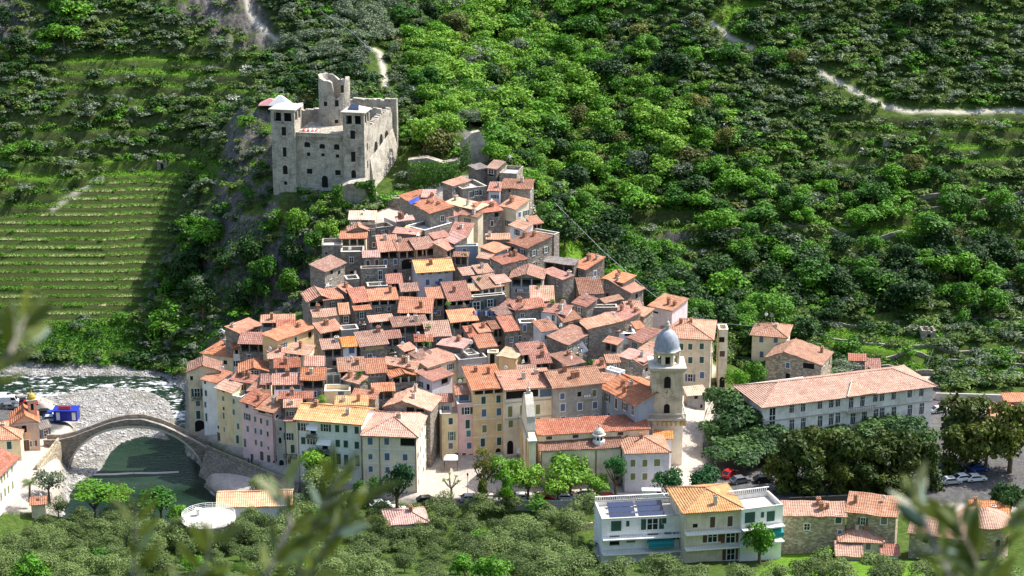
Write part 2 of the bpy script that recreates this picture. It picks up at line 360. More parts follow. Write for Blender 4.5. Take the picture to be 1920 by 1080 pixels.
Z += natural*(n1*2.2+n2*.7)*np.clip((GY-400)/40, .25, 1)+natural*n3*3*fl
# vineyard terraces and abandoned terraces
VINE = [(-200, 400), (60, 400), (180, 330), (345, 336), (330, 420), (300, 500), (262, 600), (130, 606), (-200, 612)]
vine = polymask(QX, QY, VINE) & (GY > 455) & (GY < 520)
Zb = hbase(GX, GY)+fbm(GX, GY, 81, 40, 2)*1.2
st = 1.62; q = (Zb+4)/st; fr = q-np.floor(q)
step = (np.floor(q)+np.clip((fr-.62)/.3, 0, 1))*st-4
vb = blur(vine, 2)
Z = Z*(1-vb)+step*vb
TERR = [[(-200, 215), (300, 225), (500, 330), (350, 332), (180, 330), (60, 400), (-200, 400)], [(100, 95), (480, 100), (480, 200), (100, 190)],
        [(1330, 395), (1960, 330), (1960, 480), (1440, 470)], [(1510, 590), (1960, 585), (1960, 725), (1760, 735), (1560, 705)], [(1100, 370), (1330, 385), (1330, 470), (1120, 450)], [(1550, 220), (1960, 220), (1960, 330), (1560, 330)]]
terr = np.zeros(Z.shape, bool)
for w in TERR: terr |= polymask(QX, QY, w)
terr &= (GY > 420) & ~pave & ~river & ~vine
st2 = 3.1; q2 = (Zb+4+n3*3)/st2; f2 = q2-np.floor(q2)
step2 = (np.floor(q2)+np.clip((f2-.7)/.25, 0, 1))*st2-4-n3*3
tb = blur(terr, 3)
Z = Z*(1-tb)+step2*tb+tb*n2*.5
# crag: exposed, broken rock
ROCK = [[(375, 480), (430, 230), (450, 200), (560, 215), (520, 260), (525, 400), (600, 430), (590, 560), (560, 590), (440, 640), (380, 660), (390, 560)], [(-100, -20), (20, -20), (100, 30), (40, 90), (-100, 100)],
        [(280, -30), (470, -30), (530, 80), (440, 90), (350, 40)], [(1160, 415), (1270, 420), (1330, 470), (1260, 480)], [(1330, 440), (1450, 440), (1420, 475)], [(850, 250), (915, 240), (915, 320), (870, 330)]]
rock = np.zeros(Z.shape, bool)
for w in ROCK: rock |= polymask(QX, QY, w)
rock &= (GY > 415)
rk = blur(rock, 5)
Z += rk*(np.abs(fbm(GX, GY, 90, 9, 4))*6-1.2+np.abs(fbm(GX*2.2, GY*.6, 95, 6, 3))*4)
Z[pave] = Z[pave]
def hfun(x, y):
    i = np.clip(np.searchsorted(gx, x)-1, 0, len(gx)-2); j = np.clip(np.searchsorted(gy, y)-1, 0, len(gy)-2)
    tx = np.clip((x-gx[i])/(gx[i+1]-gx[i]), 0, 1); ty = np.clip((y-gy[j])/(gy[j+1]-gy[j]), 0, 1)
    return (Z[j, i]*(1-tx)+Z[j, i+1]*tx)*(1-ty)+(Z[j+1, i]*(1-tx)+Z[j+1, i+1]*tx)*ty
def hit(px, py, y0=285):                                  # where a view ray meets the ground
    d = ray(px, py); t = y0/d[1]
    while t*d[1] < 640:
        p = CAM+d*t
        if p[2] < hfun(p[0], p[1]): return p
        t += .5
    return CAM+d*t
PATHS = [[(700, 92), (712, 100), (718, 125), (724, 168)], [(462, 0), (470, 30), (500, 60), (520, 78)], [(1335, 45), (1365, 70), (1410, 92)], [(1530, 133), (1575, 158), (1640, 192), (1690, 207), (1760, 212), (1850, 209), (1960, 208)], [(100, 392), (175, 345), (190, 338)]]
path = np.zeros(Z.shape); QX2, QY2 = proj(GX, GY, Z)
for pl in PATHS:
    P3 = [hit(*p) for p in pl]
    for a, b in zip(P3[:-1], P3[1:]):
        d = b[:2]-a[:2]; L2 = d@d+1e-9
        t = np.clip(((GX-a[0])*d[0]+(GY-a[1])*d[1])/L2, 0, 1)
        dd = np.sqrt((GX-a[0]-t*d[0])**2+(GY-a[1]-t*d[1])**2)
        path = np.maximum(path, np.clip(1.25-dd, 0, 1)*(.9 if pl[0][0] != 100 else .5))
GRASS = [[(1500, 408), (1640, 412), (1760, 425), (1740, 452), (1560, 440)], [(180, 300), (480, 300), (480, 332), (180, 330)], [(0, 300), (170, 320), (120, 360), (-60, 350)], [(1010, 310), (1080, 310), (1100, 370), (1010, 345)], [(1540, 610), (1760, 640), (1740, 700), (1540, 640)],
         [(440, 225), (540, 225), (540, 250), (440, 250)], [(1780, 270), (1900, 280), (1880, 300), (1780, 295)], [(130, 100), (400, 110), (380, 150), (130, 130)], [(1470, 1035), (1600, 1040), (1960, 1080), (1400, 1090)], [(1040, 450), (1100, 455), (1110, 500), (1040, 500)], [(0, 600), (260, 600), (240, 665), (0, 665)], [(1330, 20), (1420, 0), (1440, 10), (1350, 50)]]
grass = np.zeros(Z.shape, bool)
for w in GRASS: grass |= polymask(QX2, QY2, w)
grass &= ~pave & ~river
ASPH = [[(1345, 745), (1420, 700), (1960, 738), (1960, 945), (1330, 945), (1322, 850), (1335, 790)], [(560, 936), (860, 934), (1240, 938), (1340, 945), (1240, 950), (560, 950)], [(-200, 735), (60, 742), (125, 795), (100, 812), (-200, 812)]]
asph = np.zeros(Z.shape, bool)
for w in ASPH: asph |= polymask(QX2, QY2, w)
asph = blur(asph & pave, 1)
def gravelmat():
    m, nt, b, N, L = newmat('terrain')
    g = N('ShaderNodeNewGeometry'); P = g.outputs['Position']; sp = N('ShaderNodeSeparateXYZ'); L(g.outputs['Normal'], sp.inputs[0])
    at = lambda n: (lambda a: (setattr(a, 'attribute_name', n), a.outputs['Fac'])[1])(N('ShaderNodeAttribute'))
    n1 = noise(nt, P, .12, 5, .7); n2 = noise(nt, P, .9, 5, .75); n3 = noise(nt, P, 3.2, 3, .7)
    scrub = ramp(nt, n2, [(.3, (.022, .042, .008)), (.5, (.05, .09, .014)), (.7, (.10, .12, .04))])
    lawn = ramp(nt, n2, [(.3, (.05, .11, .010)), (.55, (.10, .20, .016)), (.8, (.15, .23, .03))])
    slope = ramp(nt, sp.outputs[2], [(.62, (1, 1, 1)), (.8, (0, 0, 0))])
    mp = N('ShaderNodeMapping'); mp.inputs['Scale'].default_value = (1, 1, .35); L(P, mp.inputs[0])
    rk = ramp(nt, noise(nt, mp.outputs[0], 1.1, 9, .8), [(.3, (.03, .028, .025)), (.48, (.095, .088, .08)), (.62, (.19, .18, .165)), (.8, (.12, .09, .055))])
    col = mixc(nt, at('grass'), scrub, lawn)
    soil = ramp(nt, n2, [(.3, (.04, .045, .018)), (.55, (.08, .085, .035)), (.75, (.17, .155, .11))])
    col = mixc(nt, math_(nt, 'MULTIPLY', slope, math_(nt, 'MULTIPLY', n1, 1.1)), col, soil)
    rm = math_(nt, 'MULTIPLY', at('rock'), ramp(nt, math_(nt, 'ADD', noise(nt, P, .16, 5, .7), math_(nt, 'MULTIPLY_ADD', sp.outputs[2], -.35, .22)), [(.38, (0, 0, 0)), (.45, (1, 1, 1))]))
    col = mixc(nt, rm, col, rk)
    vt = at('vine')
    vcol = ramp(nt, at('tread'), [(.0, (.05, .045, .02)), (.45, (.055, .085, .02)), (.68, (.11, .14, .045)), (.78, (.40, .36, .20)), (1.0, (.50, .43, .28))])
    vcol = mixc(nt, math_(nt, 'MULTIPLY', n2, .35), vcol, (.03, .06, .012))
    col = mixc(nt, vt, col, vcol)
    vo = N('ShaderNodeTexVoronoi'); vo.inputs['Scale'].default_value = 1.1; L(P, vo.inputs['Vector']); vs = N('ShaderNodeSeparateColor'); L(vo.outputs['Color'], vs.inputs[0])
    grav = ramp(nt, math_(nt, 'ADD', math_(nt, 'MULTIPLY', n3, .6), math_(nt, 'MULTIPLY', vs.outputs[0], .45)), [(.25, (.10, .095, .085)), (.5, (.27, .26, .245)), (.75, (.46, .45, .43))])
    grav = mixc(nt, math_(nt, 'MULTIPLY', ramp(nt, n1, [(.5, (0, 0, 0)), (.62, (1, 1, 1))]), .6), grav, (.13, .13, .07))
    col = mixc(nt, at('river'), col, grav)
    pv = ramp(nt, n2, [(.3, (.34, .29, .25)), (.7, (.50, .45, .39))])
    col = mixc(nt, at('pave'), col, pv)
    col = mixc(nt, at('asphalt'), col, ramp(nt, n2, [(.3, (.055, .055, .058)), (.7, (.14, .135, .13))]))
    col = mixc(nt, at('path'), col, (.50, .46, .38))
    L(col, b.inputs['Base Color']); b.inputs['Roughness'].default_value = .95; b.inputs['Specular IOR Level'].default_value = .1
    bump(nt, b, math_(nt, 'ADD', n2, math_(nt, 'MULTIPLY', n3, .5)), .6, .5)
    return m
ny, nx = Z.shape
V = np.stack([GX.ravel(), GY.ravel(), Z.ravel()], 1)
ii = (np.arange(ny-1)[:, None]*nx+np.arange(nx-1)[None, :]).ravel()
Fq = np.stack([ii, ii+1, ii+nx+1, ii+nx], 1)
me = np_mesh('ground', V, Fq, [gravelmat()], True)
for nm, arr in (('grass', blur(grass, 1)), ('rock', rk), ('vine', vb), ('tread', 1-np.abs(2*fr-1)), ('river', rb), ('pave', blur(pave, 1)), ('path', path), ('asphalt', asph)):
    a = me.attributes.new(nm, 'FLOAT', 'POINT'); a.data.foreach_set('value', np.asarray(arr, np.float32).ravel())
g = bpy.data.objects.new('ground', me); COL.objects.link(g); tag(g, kind='structure')
# river water
def watermat():
    m, nt, b, N, L = newmat('river_water')
    P = N('ShaderNodeNewGeometry').outputs['Position']; mp = N('ShaderNodeMapping'); mp.inputs['Scale'].default_value = (.5, 1, 1); L(P, mp.inputs[0])
    n = noise(nt, mp.outputs[0], 1.2, 5, .65); big = noise(nt, mp.outputs[0], .11, 3)
    sp = N('ShaderNodeSeparateXYZ'); L(P, sp.inputs[0])
    rap = ramp(nt, math_(nt, 'MULTIPLY_ADD', sp.outputs[1], .02, -8.05), [(.0, (0, 0, 0)), (.2, (1, 1, 1))])
    foam = ramp(nt, math_(nt, 'ADD', math_(nt, 'MULTIPLY', n, .7), math_(nt, 'MULTIPLY', big, .5)), [(.60, (0, 0, 0)), (.70, (1, 1, 1))])
    fm = math_(nt, 'MULTIPLY', foam, rap)
    base = ramp(nt, big, [(.35, (.006, .018, .010)), (.65, (.02, .038, .022))])
    L(mixc(nt, fm, base, (.7, .72, .74)), b.inputs['Base Color'])
    L(math_(nt, 'MULTIPLY_ADD', fm, .5, .08), b.inputs['Roughness']); b.inputs['IOR'].default_value = 1.33
    bump(nt, b, n, .6, .16)
    return m
mb = MB(); mb.poly([(-175, 345, -7.02), (-50, 345, -7.02), (-50, 462, -7.02), (-175, 462, -7.02)], watermat())
mb.build('river_water', kind='structure')
# ------------------------------------------------------------------ windows (shared meshes)
WC = {}
def wmesh(t):
    if t in WC: return WC[t]
    a = MB(); sh = {'G': 'green', 'O': 'olive', 'B': 'blue', 'N': 'brown', 'T': 'teal', 'Y': 'greyg'}.get(t[0].upper())
    fr = M['frame'] if t[-1] != '-' else M['plaster']
    leaf = None
    # unit opening: x -.5..+.5, z 0..1 (scaled to the window's size), y negative = out of the wall
    if t[0] in 'gobnty' or t[0] in 'GOBNTYw':
        a.box(-.64, -.5, -.05, .03, -.1, 1.1, fr); a.box(.5, .64, -.05, .03, -.1, 1.1, fr); a.box(-.5, .5, -.05, .03, 1.0, 1.1, fr); a.box(-.5, .5, -.09, .03, -.1, 0, fr)
        a.box(-.5, .5, -.012, .03, 0, 1, M['glass'])
        if t[0] in 'gobntyw': a.box(-.04, .04, -.03, -.013, 0, 1, M['frame']); a.box(-.5, -.04, -.028, -.013, .5, .54, M['frame']); a.box(.04, .5, -.028, -.013, .5, .54, M['frame'])
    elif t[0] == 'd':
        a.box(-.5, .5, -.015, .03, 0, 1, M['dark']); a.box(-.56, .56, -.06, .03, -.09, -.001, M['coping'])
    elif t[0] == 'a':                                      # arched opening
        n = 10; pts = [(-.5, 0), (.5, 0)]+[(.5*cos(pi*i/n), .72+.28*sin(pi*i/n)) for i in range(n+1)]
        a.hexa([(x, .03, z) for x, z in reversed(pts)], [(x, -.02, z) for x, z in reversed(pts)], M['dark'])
    elif t[0] == 'D':
        a.box(-.6, -.5, -.05, .03, 0, 1.06, fr); a.box(.5, .6, -.05, .03, 0, 1.06, fr); a.box(-.5, .5, -.05, .03, 1.0, 1.06, fr); a.box(-.5, .5, -.015, .03, 0, 1, M['brown'])
        a.box(-.4, -.05, -.03, -.016, .1, .45, M['wood']); a.box(.05, .4, -.03, -.016, .1, .45, M['wood']); a.box(-.4, -.05, -.03, -.016, .52, .92, M['wood']); a.box(.05, .4, -.03, -.016, .52, .92, M['wood'])
    elif t[0] == 'k':                                      # tall school window with mullions
        a.box(-.5, .5, -.012, .03, 0, 1, M['glass'])
        for x0, x1 in ((-.56, -.5), (-.2, -.14), (.14, .2), (.5, .56)): a.box(x0, x1, -.05, .03, -.02, 1.02, M['frame'])
        for z in (-.03, .68, 1.0): 
            for x0, x1 in ((-.5, -.2), (-.14, .14), (.2, .5)): a.box(x0, x1, -.045, .03, z, z+.03, M['frame'])
    elif t[0] == 'p': a.box(-.5, .5, -.06, .03, 0, 1, M['beigepanel']); [a.box(-.5, .5, -.075, -.061, k/5, k/5+.02, M['wood']) for k in range(5)]
    elif t[0] == 'o2': pass
    if sh:
        leaf = MB(); m = M[sh]
        leaf.box(0, .5, -.05, -.018, 0.0, 1.0, m)
        for k in range(7): leaf.box(.04, .46, -.062, -.051, .06+k*.135, .11+k*.135, m)
        leaf = leaf.mesh('shutter')
    WC[t] = (a.mesh('window'), leaf); return WC[t]
def window(par, u, z, t, w=.95, h=1.4, v=0.0, rz=0.0):
    me, leaf = wmesh(t)
    nm = 'door' if t[0] == 'D' else 'window'
    o = inst(nm, me, par, (u, v, z), rz, (w, 1, h))
    if leaf:
        if t[0].isupper():                                  # closed leaves
            a = inst('shutter', leaf, o, (-.5, 0, 0)); b = inst('shutter', leaf, o, (0.0, 0, 0))
        else:
            a = inst('shutter', leaf, o, (-1.12, 0, 0)); b = inst('shutter', leaf, o, (.62, 0, 0))
    return o
# ------------------------------------------------------------------ roofs
def sheet(mb, P, nu, nv, m, th=.16, sag=.15, seed=0):
    """roof plane from four corners (front-left, front-right, back-right, back-left), slightly uneven, with thickness"""
    rr = random.Random(seed); P = [Vector(p) for p in P]; k = mb.mat(m); n = len(mb.v)
    for lay in (0, 1):
        for j in range(nv+1):
            for i in range(nu+1):
                a = P[0].lerp(P[1], i/nu); b = P[3].lerp(P[2], i/nu); p = a.lerp(b, j/nv)
                if lay == 0:
                    mid = (1-(2*i/nu-1)**2)*(1-(2*j/nv-1)**2)
                    p.z += rr.uniform(-sag, sag)*.6-mid*sag*.8
                    if j == 0: p += (P[0]-P[3]).normalized()*rr.uniform(-.05, .07)
                else: p = p-Vector((0, 0, th))
                mb.v.append(tuple(p))
    W = nu+1; q = (nu+1)*(nv+1)
    for j in range(nv):
        for i in range(nu):
            a = n+j*W+i; mb.f.append((a, a+1, a+W+1, a+W)); mb.m.append(k)
            a += q; mb.f.append((a+W, a+W+1, a+1, a)); mb.m.append(k)
    for i in range(nu):
        a = n+i; mb.f.append((a+q, a+1+q, a+1, a)); mb.m.append(k); a = n+nv*W+i; mb.f.append((a, a+1, a+1+q, a+q)); mb.m.append(k)
    for j in range(nv):
        a = n+j*W; mb.f.append((a, a+W, a+W+q, a+q)); mb.m.append(k); a = n+j*W+nu; mb.f.append((a+q, a+W+q, a+W, a)); mb.m.append(k)
def chimney(par, u, v, z, rr, h=None):
    c = MB(); w = rr.uniform(.28, .42); h = h or rr.uniform(.7, 1.3); m = rr.choice([M['brick'], M['plaster'], M['brick']])
    c.box(u-w, u+w, v-w, v+w, z-.7, z+h, m); c.box(u-w-.08, u+w+.08, v-w-.08, v+w+.08, z+h, z+h+.1, m)
    for dx in (-.2, .2): c.box(u+dx-.1, u+dx+.1, v-.2, v+.2, z+h+.1, z+h+.38, M['brick'])
    c.build('chimney', par)
HN = [0]; HOUSES = []
TR = (0, 0, 1.0)
WORD = dict(orange='orange tiled', red='red tiled', pale='pale terracotta', brown='dark brown tiled', vivid='bright orange', cream='cream coloured', pink='pinkish', grey='grey', mottled='mottled lichened', yellow='yellowish orange tiled')
def H(lab, x0, y0, x1, y1, hr, kind='F', tile='orange', wall='stone', b=None, Y=None, D=None, lo=0, wins=None, s=.33, zb=-1.0, nw=None, ch=None, ov=.35, cat='house', group=None, rows=2, rw=0, name='house', wt=None, dz=0, lw=0, ax=None, awn=None, par=None, bot=None):
    HN[0] += 1; rr = random.Random(HN[0]*17)
    ox, oy, sc = TR; X0, Y0, X1, Y1 = ox+x0/sc, oy+y0/sc, ox+x1/sc, oy+y1/sc; hp = hr/sc
    mx, my = (X0+X1)/2, (Y0+Y1)/2
    if Y is None:
        if b is not None: Y = PZ(mx, oy+b/sc, zb)[1]
        else: Y = roofY(mx, my)
    zE = PY(mx, my, Y)[2]+dz
    L = PZ(X0, Y0, zE); Rr = PZ(X1, Y1, zE); dx, dy = Rr[0]-L[0], Rr[1]-L[1]
    W = sqrt(dx*dx+dy*dy); th = atan2(dy, dx); mid = (L+Rr)/2; k = ppm(mid); a = PITCH+math.atan((my-540)/F)
    cth = max(.35, cos(th))
    if kind in 'FG': run = hp/(k*(cth*sin(a)+s*cos(a)))
    elif kind == 'H': run = hp/(k*(cth*sin(a)+s*cos(a)))
    else: run = 5.0
    if D is None: D = {'F': run, 'G': 2*run, 'H': 2*run, 'E': 6.0, 'T': 6.0, 'D': 8}[kind]
    if kind == 'T' and hr: D = hp/(k*cth*sin(a))
    if kind == 'F': s2 = min(.6, max(.15, (hp/k-D*cth*sin(a))/(D*cos(a)))) if D else s
    else: s2 = s
    rise = hp/(k*cos(a)) if kind == 'E' else (D*s2 if kind == 'F' else D/2*s2)
    if kind == 'H' and hr: rise = min(D/2, W/2)*s if D/2 < W/2 else W/2*s
    # ground below the corners
    c, si = cos(th), sin(th)
    cor = [(mid[0]+u*c-v*si, mid[1]+u*si+v*c) for u, v in ((-W/2, 0), (W/2, 0), (W/2, D), (-W/2, D))]
    zg = min(float(hfun(*q)) for q in cor)-.4
    if b is not None: zg = min(zg, zb-.3)
    if bot is not None: zg = bot
    zg = min(zg, zE-3.2)
    root = thing(name, lab, cat, (mid[0], mid[1], zg), th, group); ze = zE-zg; HOUSES.append((root, W, D, ze, mx, my))
    wm = WALL[wall] if isinstance(wall, str) else wall; tm = TILE[tile]
    h2 = W/2
    # walls
    w = MB(); lz = 2.0 if lo else 0; t = .35
    if kind == 'T':
        pz = ze; w.box(-h2, h2, 0, D, 0, pz-1.0, wm); pm = WALL['white'] if tile == 'cream' else wm
        if pm is WALL['white'] and wall in ('white',): pm = wm
        for (a0, a1, b0, b1) in ((-h2, h2, 0, .25), (-h2, h2, D-.25, D), (-h2, -h2+.25, .25, D-.25), (h2-.25, h2, .25, D-.25)): w.box(a0, a1, b0, b1, pz-1.0, pz-.08, wm)
        for (a0, a1, b0, b1) in ((-h2-.06, h2+.06, -.06, .31), (-h2-.06, h2+.06, D-.31, D+.06), (-h2-.06, -h2+.31, .31, D-.31), (h2-.31, h2+.06, .31, D-.31)): w.box(a0, a1, b0, b1, pz-.08, pz, (wm if HN[0] % 3 else M['coping']) if tile != 'cream' else (M['coping'] if HN[0] % 2 else M['white']))
        w.build('wall', root)
        f = MB(); f.box(-h2+.26, h2-.26, .26, D-.26, pz-1.0, pz-.94, TILE['mottled'] if tile == 'red' else M['coping']); f.build('terrace_floor', root)
    else:
        zf = ze-lz
        bk = ze+(D*s2 if kind == 'F' else 0)
        if lo:
            w.box(-h2, h2, 0, D, 0, zf, wm)
            w.box(-h2, h2, D-t, D, zf, bk-.1, wm)
            for x0_, x1_ in ((-h2, -h2+t), (h2-t, h2)):
                za, zb_ = ze-.08, (ze+(D-t)*s2 if kind == 'F' else ze)-.08
                w.hexa([(x0_, .3, zf), (x1_, .3, zf), (x1_, D-t, zf), (x0_, D-t, zf)], [(x0_, .3, za), (x1_, .3, za), (x1_, D-t, zb_), (x0_, D-t, zb_)], wm)
            n = max(2, int(W/2.6)+1)
            if not ax or kind == 'F': w.box(-h2, h2, 0, .22, zf, zf+.75, wm) if lo == 1 else None
            pm = M['coping'] if lo == 1 else wm
            for i in range(n+1):
                x = -h2+.2+(W-.4)*i/n; w.box(x-.17, x+.17, .0 if lo == 2 else -.01, .3, zf+(.75 if lo == 1 else 0), ze-.02, pm)
        elif kind == 'F':
            w.hexa([(-h2, 0, 0), (h2, 0, 0), (h2, D, 0), (-h2, D, 0)], [(-h2, 0, ze-.05), (h2, 0, ze-.05), (h2, D, ze+D*s2-.1), (-h2, D, ze+D*s2-.1)], wm)
        else: w.box(-h2, h2, 0, D, 0, ze-.02, wm)
        if kind == 'G':
            for x in (-h2, h2-t): w.hexa([(x, 0, ze-.02), (x+t, 0, ze-.02), (x+t, D, ze-.02), (x, D, ze-.02)], [(x, D/2-.05, ze+rise-.12), (x+t, D/2-.05, ze+rise-.12), (x+t, D/2+.05, ze+rise-.12), (x, D/2+.05, ze+rise-.12)], wm)
        if kind == 'E':
            q = ax if ax is not None else 0
            yy = (0, t) if not lo else (.5, .5+t)
            for y in (yy[0], D-t): w.hexa([(-h2, y, ze-.02), (h2, y, ze-.02), (h2, y+t, ze-.02), (-h2, y+t, ze-.02)], [(q-.05, y, ze+rise-.12), (q+.05, y, ze+rise-.12), (q+.05, y+t, ze+rise-.12), (q-.05, y+t, ze+rise-.12)], wm)
        w.build('wall', root)
        # roof
        r = MB(); nu = max(2, int(W/1.2)); nv = max(2, int(D/1.3)); o = ov; sd = HN[0]
        if kind == 'F': sheet(r, [(-h2-o, -o*1.3, ze-o*1.3*s2+.12), (h2+o, -o*1.3, ze-o*1.3*s2+.12), (h2+o, D+.1, ze+(D+.1)*s2+.12), (-h2-o, D+.1, ze+(D+.1)*s2+.12)], nu, nv, tm, seed=sd)
        elif kind == 'G':
            zr = ze+rise+.12; e = ze-o*1.3*s2+.12
            sheet(r, [(-h2-o, -o*1.3, e), (h2+o, -o*1.3, e), (h2+o, D/2, zr), (-h2-o, D/2, zr)], nu, nv, tm, seed=sd); sheet(r, [(h2+o, D+o, e), (-h2-o, D+o, e), (-h2-o, D/2, zr), (h2+o, D/2, zr)], nu, nv, tm, seed=sd+1)
            r.tube([(-h2-o, D/2, zr+.02), (h2+o, D/2, zr+.02)], .13, tm)
        elif kind == 'E':
            q = ax if ax is not None else 0; zr = ze+rise+.12; el = ze+.12-o*rise/(h2+q+.01); er = ze+.12-o*rise/(h2-q+.01)
            sheet(r, [(-h2-o, D+.2, el), (-h2-o, -o, el), (q, -o, zr), (q, D+.2, zr)], nv, nu, tm, seed=sd); sheet(r, [(h2+o, -o, er), (h2+o, D+.2, er), (q, D+.2, zr), (q, -o, zr)], nv, nu, tm, seed=sd+1)
            r.tube([(q, -o, zr+.02), (q, D+.2, zr+.02)], .13, tm)
        elif kind == 'H':
            m_ = min(D, W)/2; zr = ze+rise+.12; e = ze+.1-o*s; A = (-h2-o, -o, e); B = (h2+o, -o, e); C_ = (h2+o, D+o, e); D_ = (-h2-o, D+o, e)
            if W >= D: p, q_ = (-h2+m_, D/2, zr), (h2-m_, D/2, zr)
            else: p, q_ = (0, m_, zr), (0, D-m_, zr)
            if W >= D: fs = [(A, B, q_, p), (C_, D_, p, q_), (B, C_, q_, q_), (D_, A, p, p)]
            else: fs = [(B, C_, q_, p), (D_, A, p, q_), (A, B, p, p), (C_, D_, q_, q_)]
            for i, f in enumerate(fs): sheet(r, f, nu, nv, tm, seed=sd+i, sag=.06)
            for a_, b_ in ((A, p if W >= D else p), (B, q_ if W >= D else p), (C_, q_), (D_, p if W >= D else q_), (p, q_)): r.tube([Vector(a_)+Vector((0, 0, .03)), Vector(b_)+Vector((0, 0, .03))], .12, TILE['pale'] if tile != 'pale' else TILE['orange'])
        ro = r.build('roof', root)
        for i in range(ch if ch is not None else rr.choice([0, 1, 1, 2])):
            u = rr.uniform(-h2*.75, h2*.75)
            if kind == 'F': v = rr.uniform(D*.35, D*.9); z = ze+v*s2
            elif kind == 'G': v = rr.uniform(D*.1, D*.48); z = ze+v*s2
            elif kind == 'E': v = rr.uniform(D*.2, D*.8); z = ze+rise*(1-abs(u)/h2)
            else: v = D*.45; z = ze+rise*.75; u *= .4
            chimney(ro, u, v, z, rr)
        # eave beam line under loggias
        if lo:
            bm = MB(); bm.box(-h2, h2, .02, .2, ze-.22, ze-.03, M['wood']); bm.build('eave_beam', root)
    # windows on the front
    if wins is None:
        pool = wt or {'stone': ['d', 'b', 'n', 'd', 'w', 'g'], 'dark': ['d', 'd', 'n'], 'white': ['g', 'b', 'w'], 'blue': ['B', 'b']}.get(wall if isinstance(wall, str) else 'stone', ['d', 'g', 'n', 'b', 'w', 'G'])
        n = nw if nw is not None else max(1, int(W/3.2))
        top = ze-lz-(1.0 if kind == 'T' else 0)
        for ro_ in range(rows):
            z = top-2.0-ro_*2.9
            if z < .5: break
            for i in range(n):
                if rr.random() < .18: continue
                u = -h2+W*(i+.5)/n+rr.uniform(-.35, .35); ww = rr.choice([.7, .85, .95]); hh = rr.choice([.9, 1.2, 1.35])
                if W > 1.8: window(root, u, z, rr.choice(pool), ww, hh)
    else:
        nrm = np.array((-sin(th)*-1*-1, cos(th), 0)); nrm = np.array((-si, c, 0)); p0 = mid
        for wd in wins:
            px, py, t_, ww, hh = (list(wd)+[.95, 1.4])[:5] if len(wd) < 5 else wd[:5]
            d = ray(ox+px/sc, oy+py/sc); tt = ((p0-CAM)@nrm)/(d@nrm); p = CAM+d*tt
            u = (p[0]-mid[0])*c+(p[1]-mid[1])*si; z = p[2]-zg
            if abs(u) < h2+.2: window(root, u, z-hh/2, t_, ww, hh)
    for i in range(rw):                                     # windows of the right-hand wall
        v = D*(i+.5)/rw
        for fl_ in range(rows):
            z = ze-2.3-fl_*2.9-(lz*.5)
            if z > .5: window(root, h2, z, rr.choice(['g', 'd', 'w', 'B']), .85, 1.25, v, pi/2)
    for i in range(lw):
        v = D*(i+.5)/lw
        for fl_ in range(rows):
            z = ze-2.3-fl_*2.9
            if z > .5: window(root, -h2, z, rr.choice(['g', 'd', 'G']), .85, 1.25, v, -pi/2)
    return root
# ------------------------------------------------------------------ the village, roof by roof
# lower left cluster by the bridge
TR = (340, 580, 6.75)
H('cream house with orange hipped roof against the cliff foot, far left of the village', 260, 548, 650, 600, 215, 'H', 'orange', 'cream', D=9, ch=1, rows=2, Y=401)
H('turret house with small orange roof and open belvedere at the cliff foot', 655, 500, 795, 495, 88, 'F', 'orange', 'white', lo=1, Y=397.5, D=3, rw=1)
H('tall pale gate tower house with brown gable roof at the old bridge, arched passage below', 78, 790, 490, 775, 75, 'E', 'brown', 'cream', b=1525, ax=-.2, D=6, ch=0, lo=0,
  wins=[(130, 870, 'd', .6, .9), (200, 1050, 'g', 1.1, 1.7), (210, 1190, 'B', .9, 1.3), (215, 1335, 'G', .9, 1.9), (232, 1475, 'a', 2.0, 2.6)])
H('narrow white house with small orange roof squeezed beside the bridge gate tower', 262, 880, 445, 925, 90, 'F', 'orange', 'white', b=1590, D=5, ch=0, wins=[(300, 925, 'd', .5, .6), (312, 1060, 'G', .6, 1.3), (305, 1205, 'B', .6, 1.3), (318, 1365, 'G', .5, 1.8)])
H('yellow row house with pale roof on the ramp, left of the pink ones', 445, 985, 640, 1045, 95, 'F', 'pale', 'yellow', b=1700, ch=0, wins=[(532, 1030, 'd', .6, .6), (435, 1125, 'G-', .6, .7), (530, 1128, 'Y', .6, 1.0), (537, 1255, 'd', .5, .7), (537, 1345, 'Y', .6, 1.4), (440, 1350, 'G-', .6, .7), (470, 1490, 'N', .5, .7), (545, 1520, 'w', .4, 1.0), (475, 1610, 'D', .9, 1.9)])
H('slim yellow row house with flat white top next to the pink facade', 645, 1085, 758, 1110, 130, 'T', 'cream', 'straw', b=1750, wins=[(664, 1165, 'Y', .55, 1.1), (664, 1300, 'Y', .55, 1.2), (720, 1480, 'Y', .6, 1.3), (713, 1645, 'G', .7, 1.8)])
TR = (340, 720, 6.75)
H('pink row house with orange roof sloping to the ramp, the left of two', 757, 212, 950, 268, 140, 'F', 'red', 'pink', b=925, ch=1,
  wins=[(832, 275, 'G-', .7, .9), (930, 300, 'G-', .6, .8), (835, 415, 'g', .8, 1.4), (935, 445, 'Y', .6, 1.2), (842, 568, 'Y', .65, 1.3), (808, 745, 'Y', .7, 1.9), (940, 592, 'B', .55, 1.2), (945, 738, 'Y', .6, 1.2), (897, 930, 'D', .8, 1.6)])
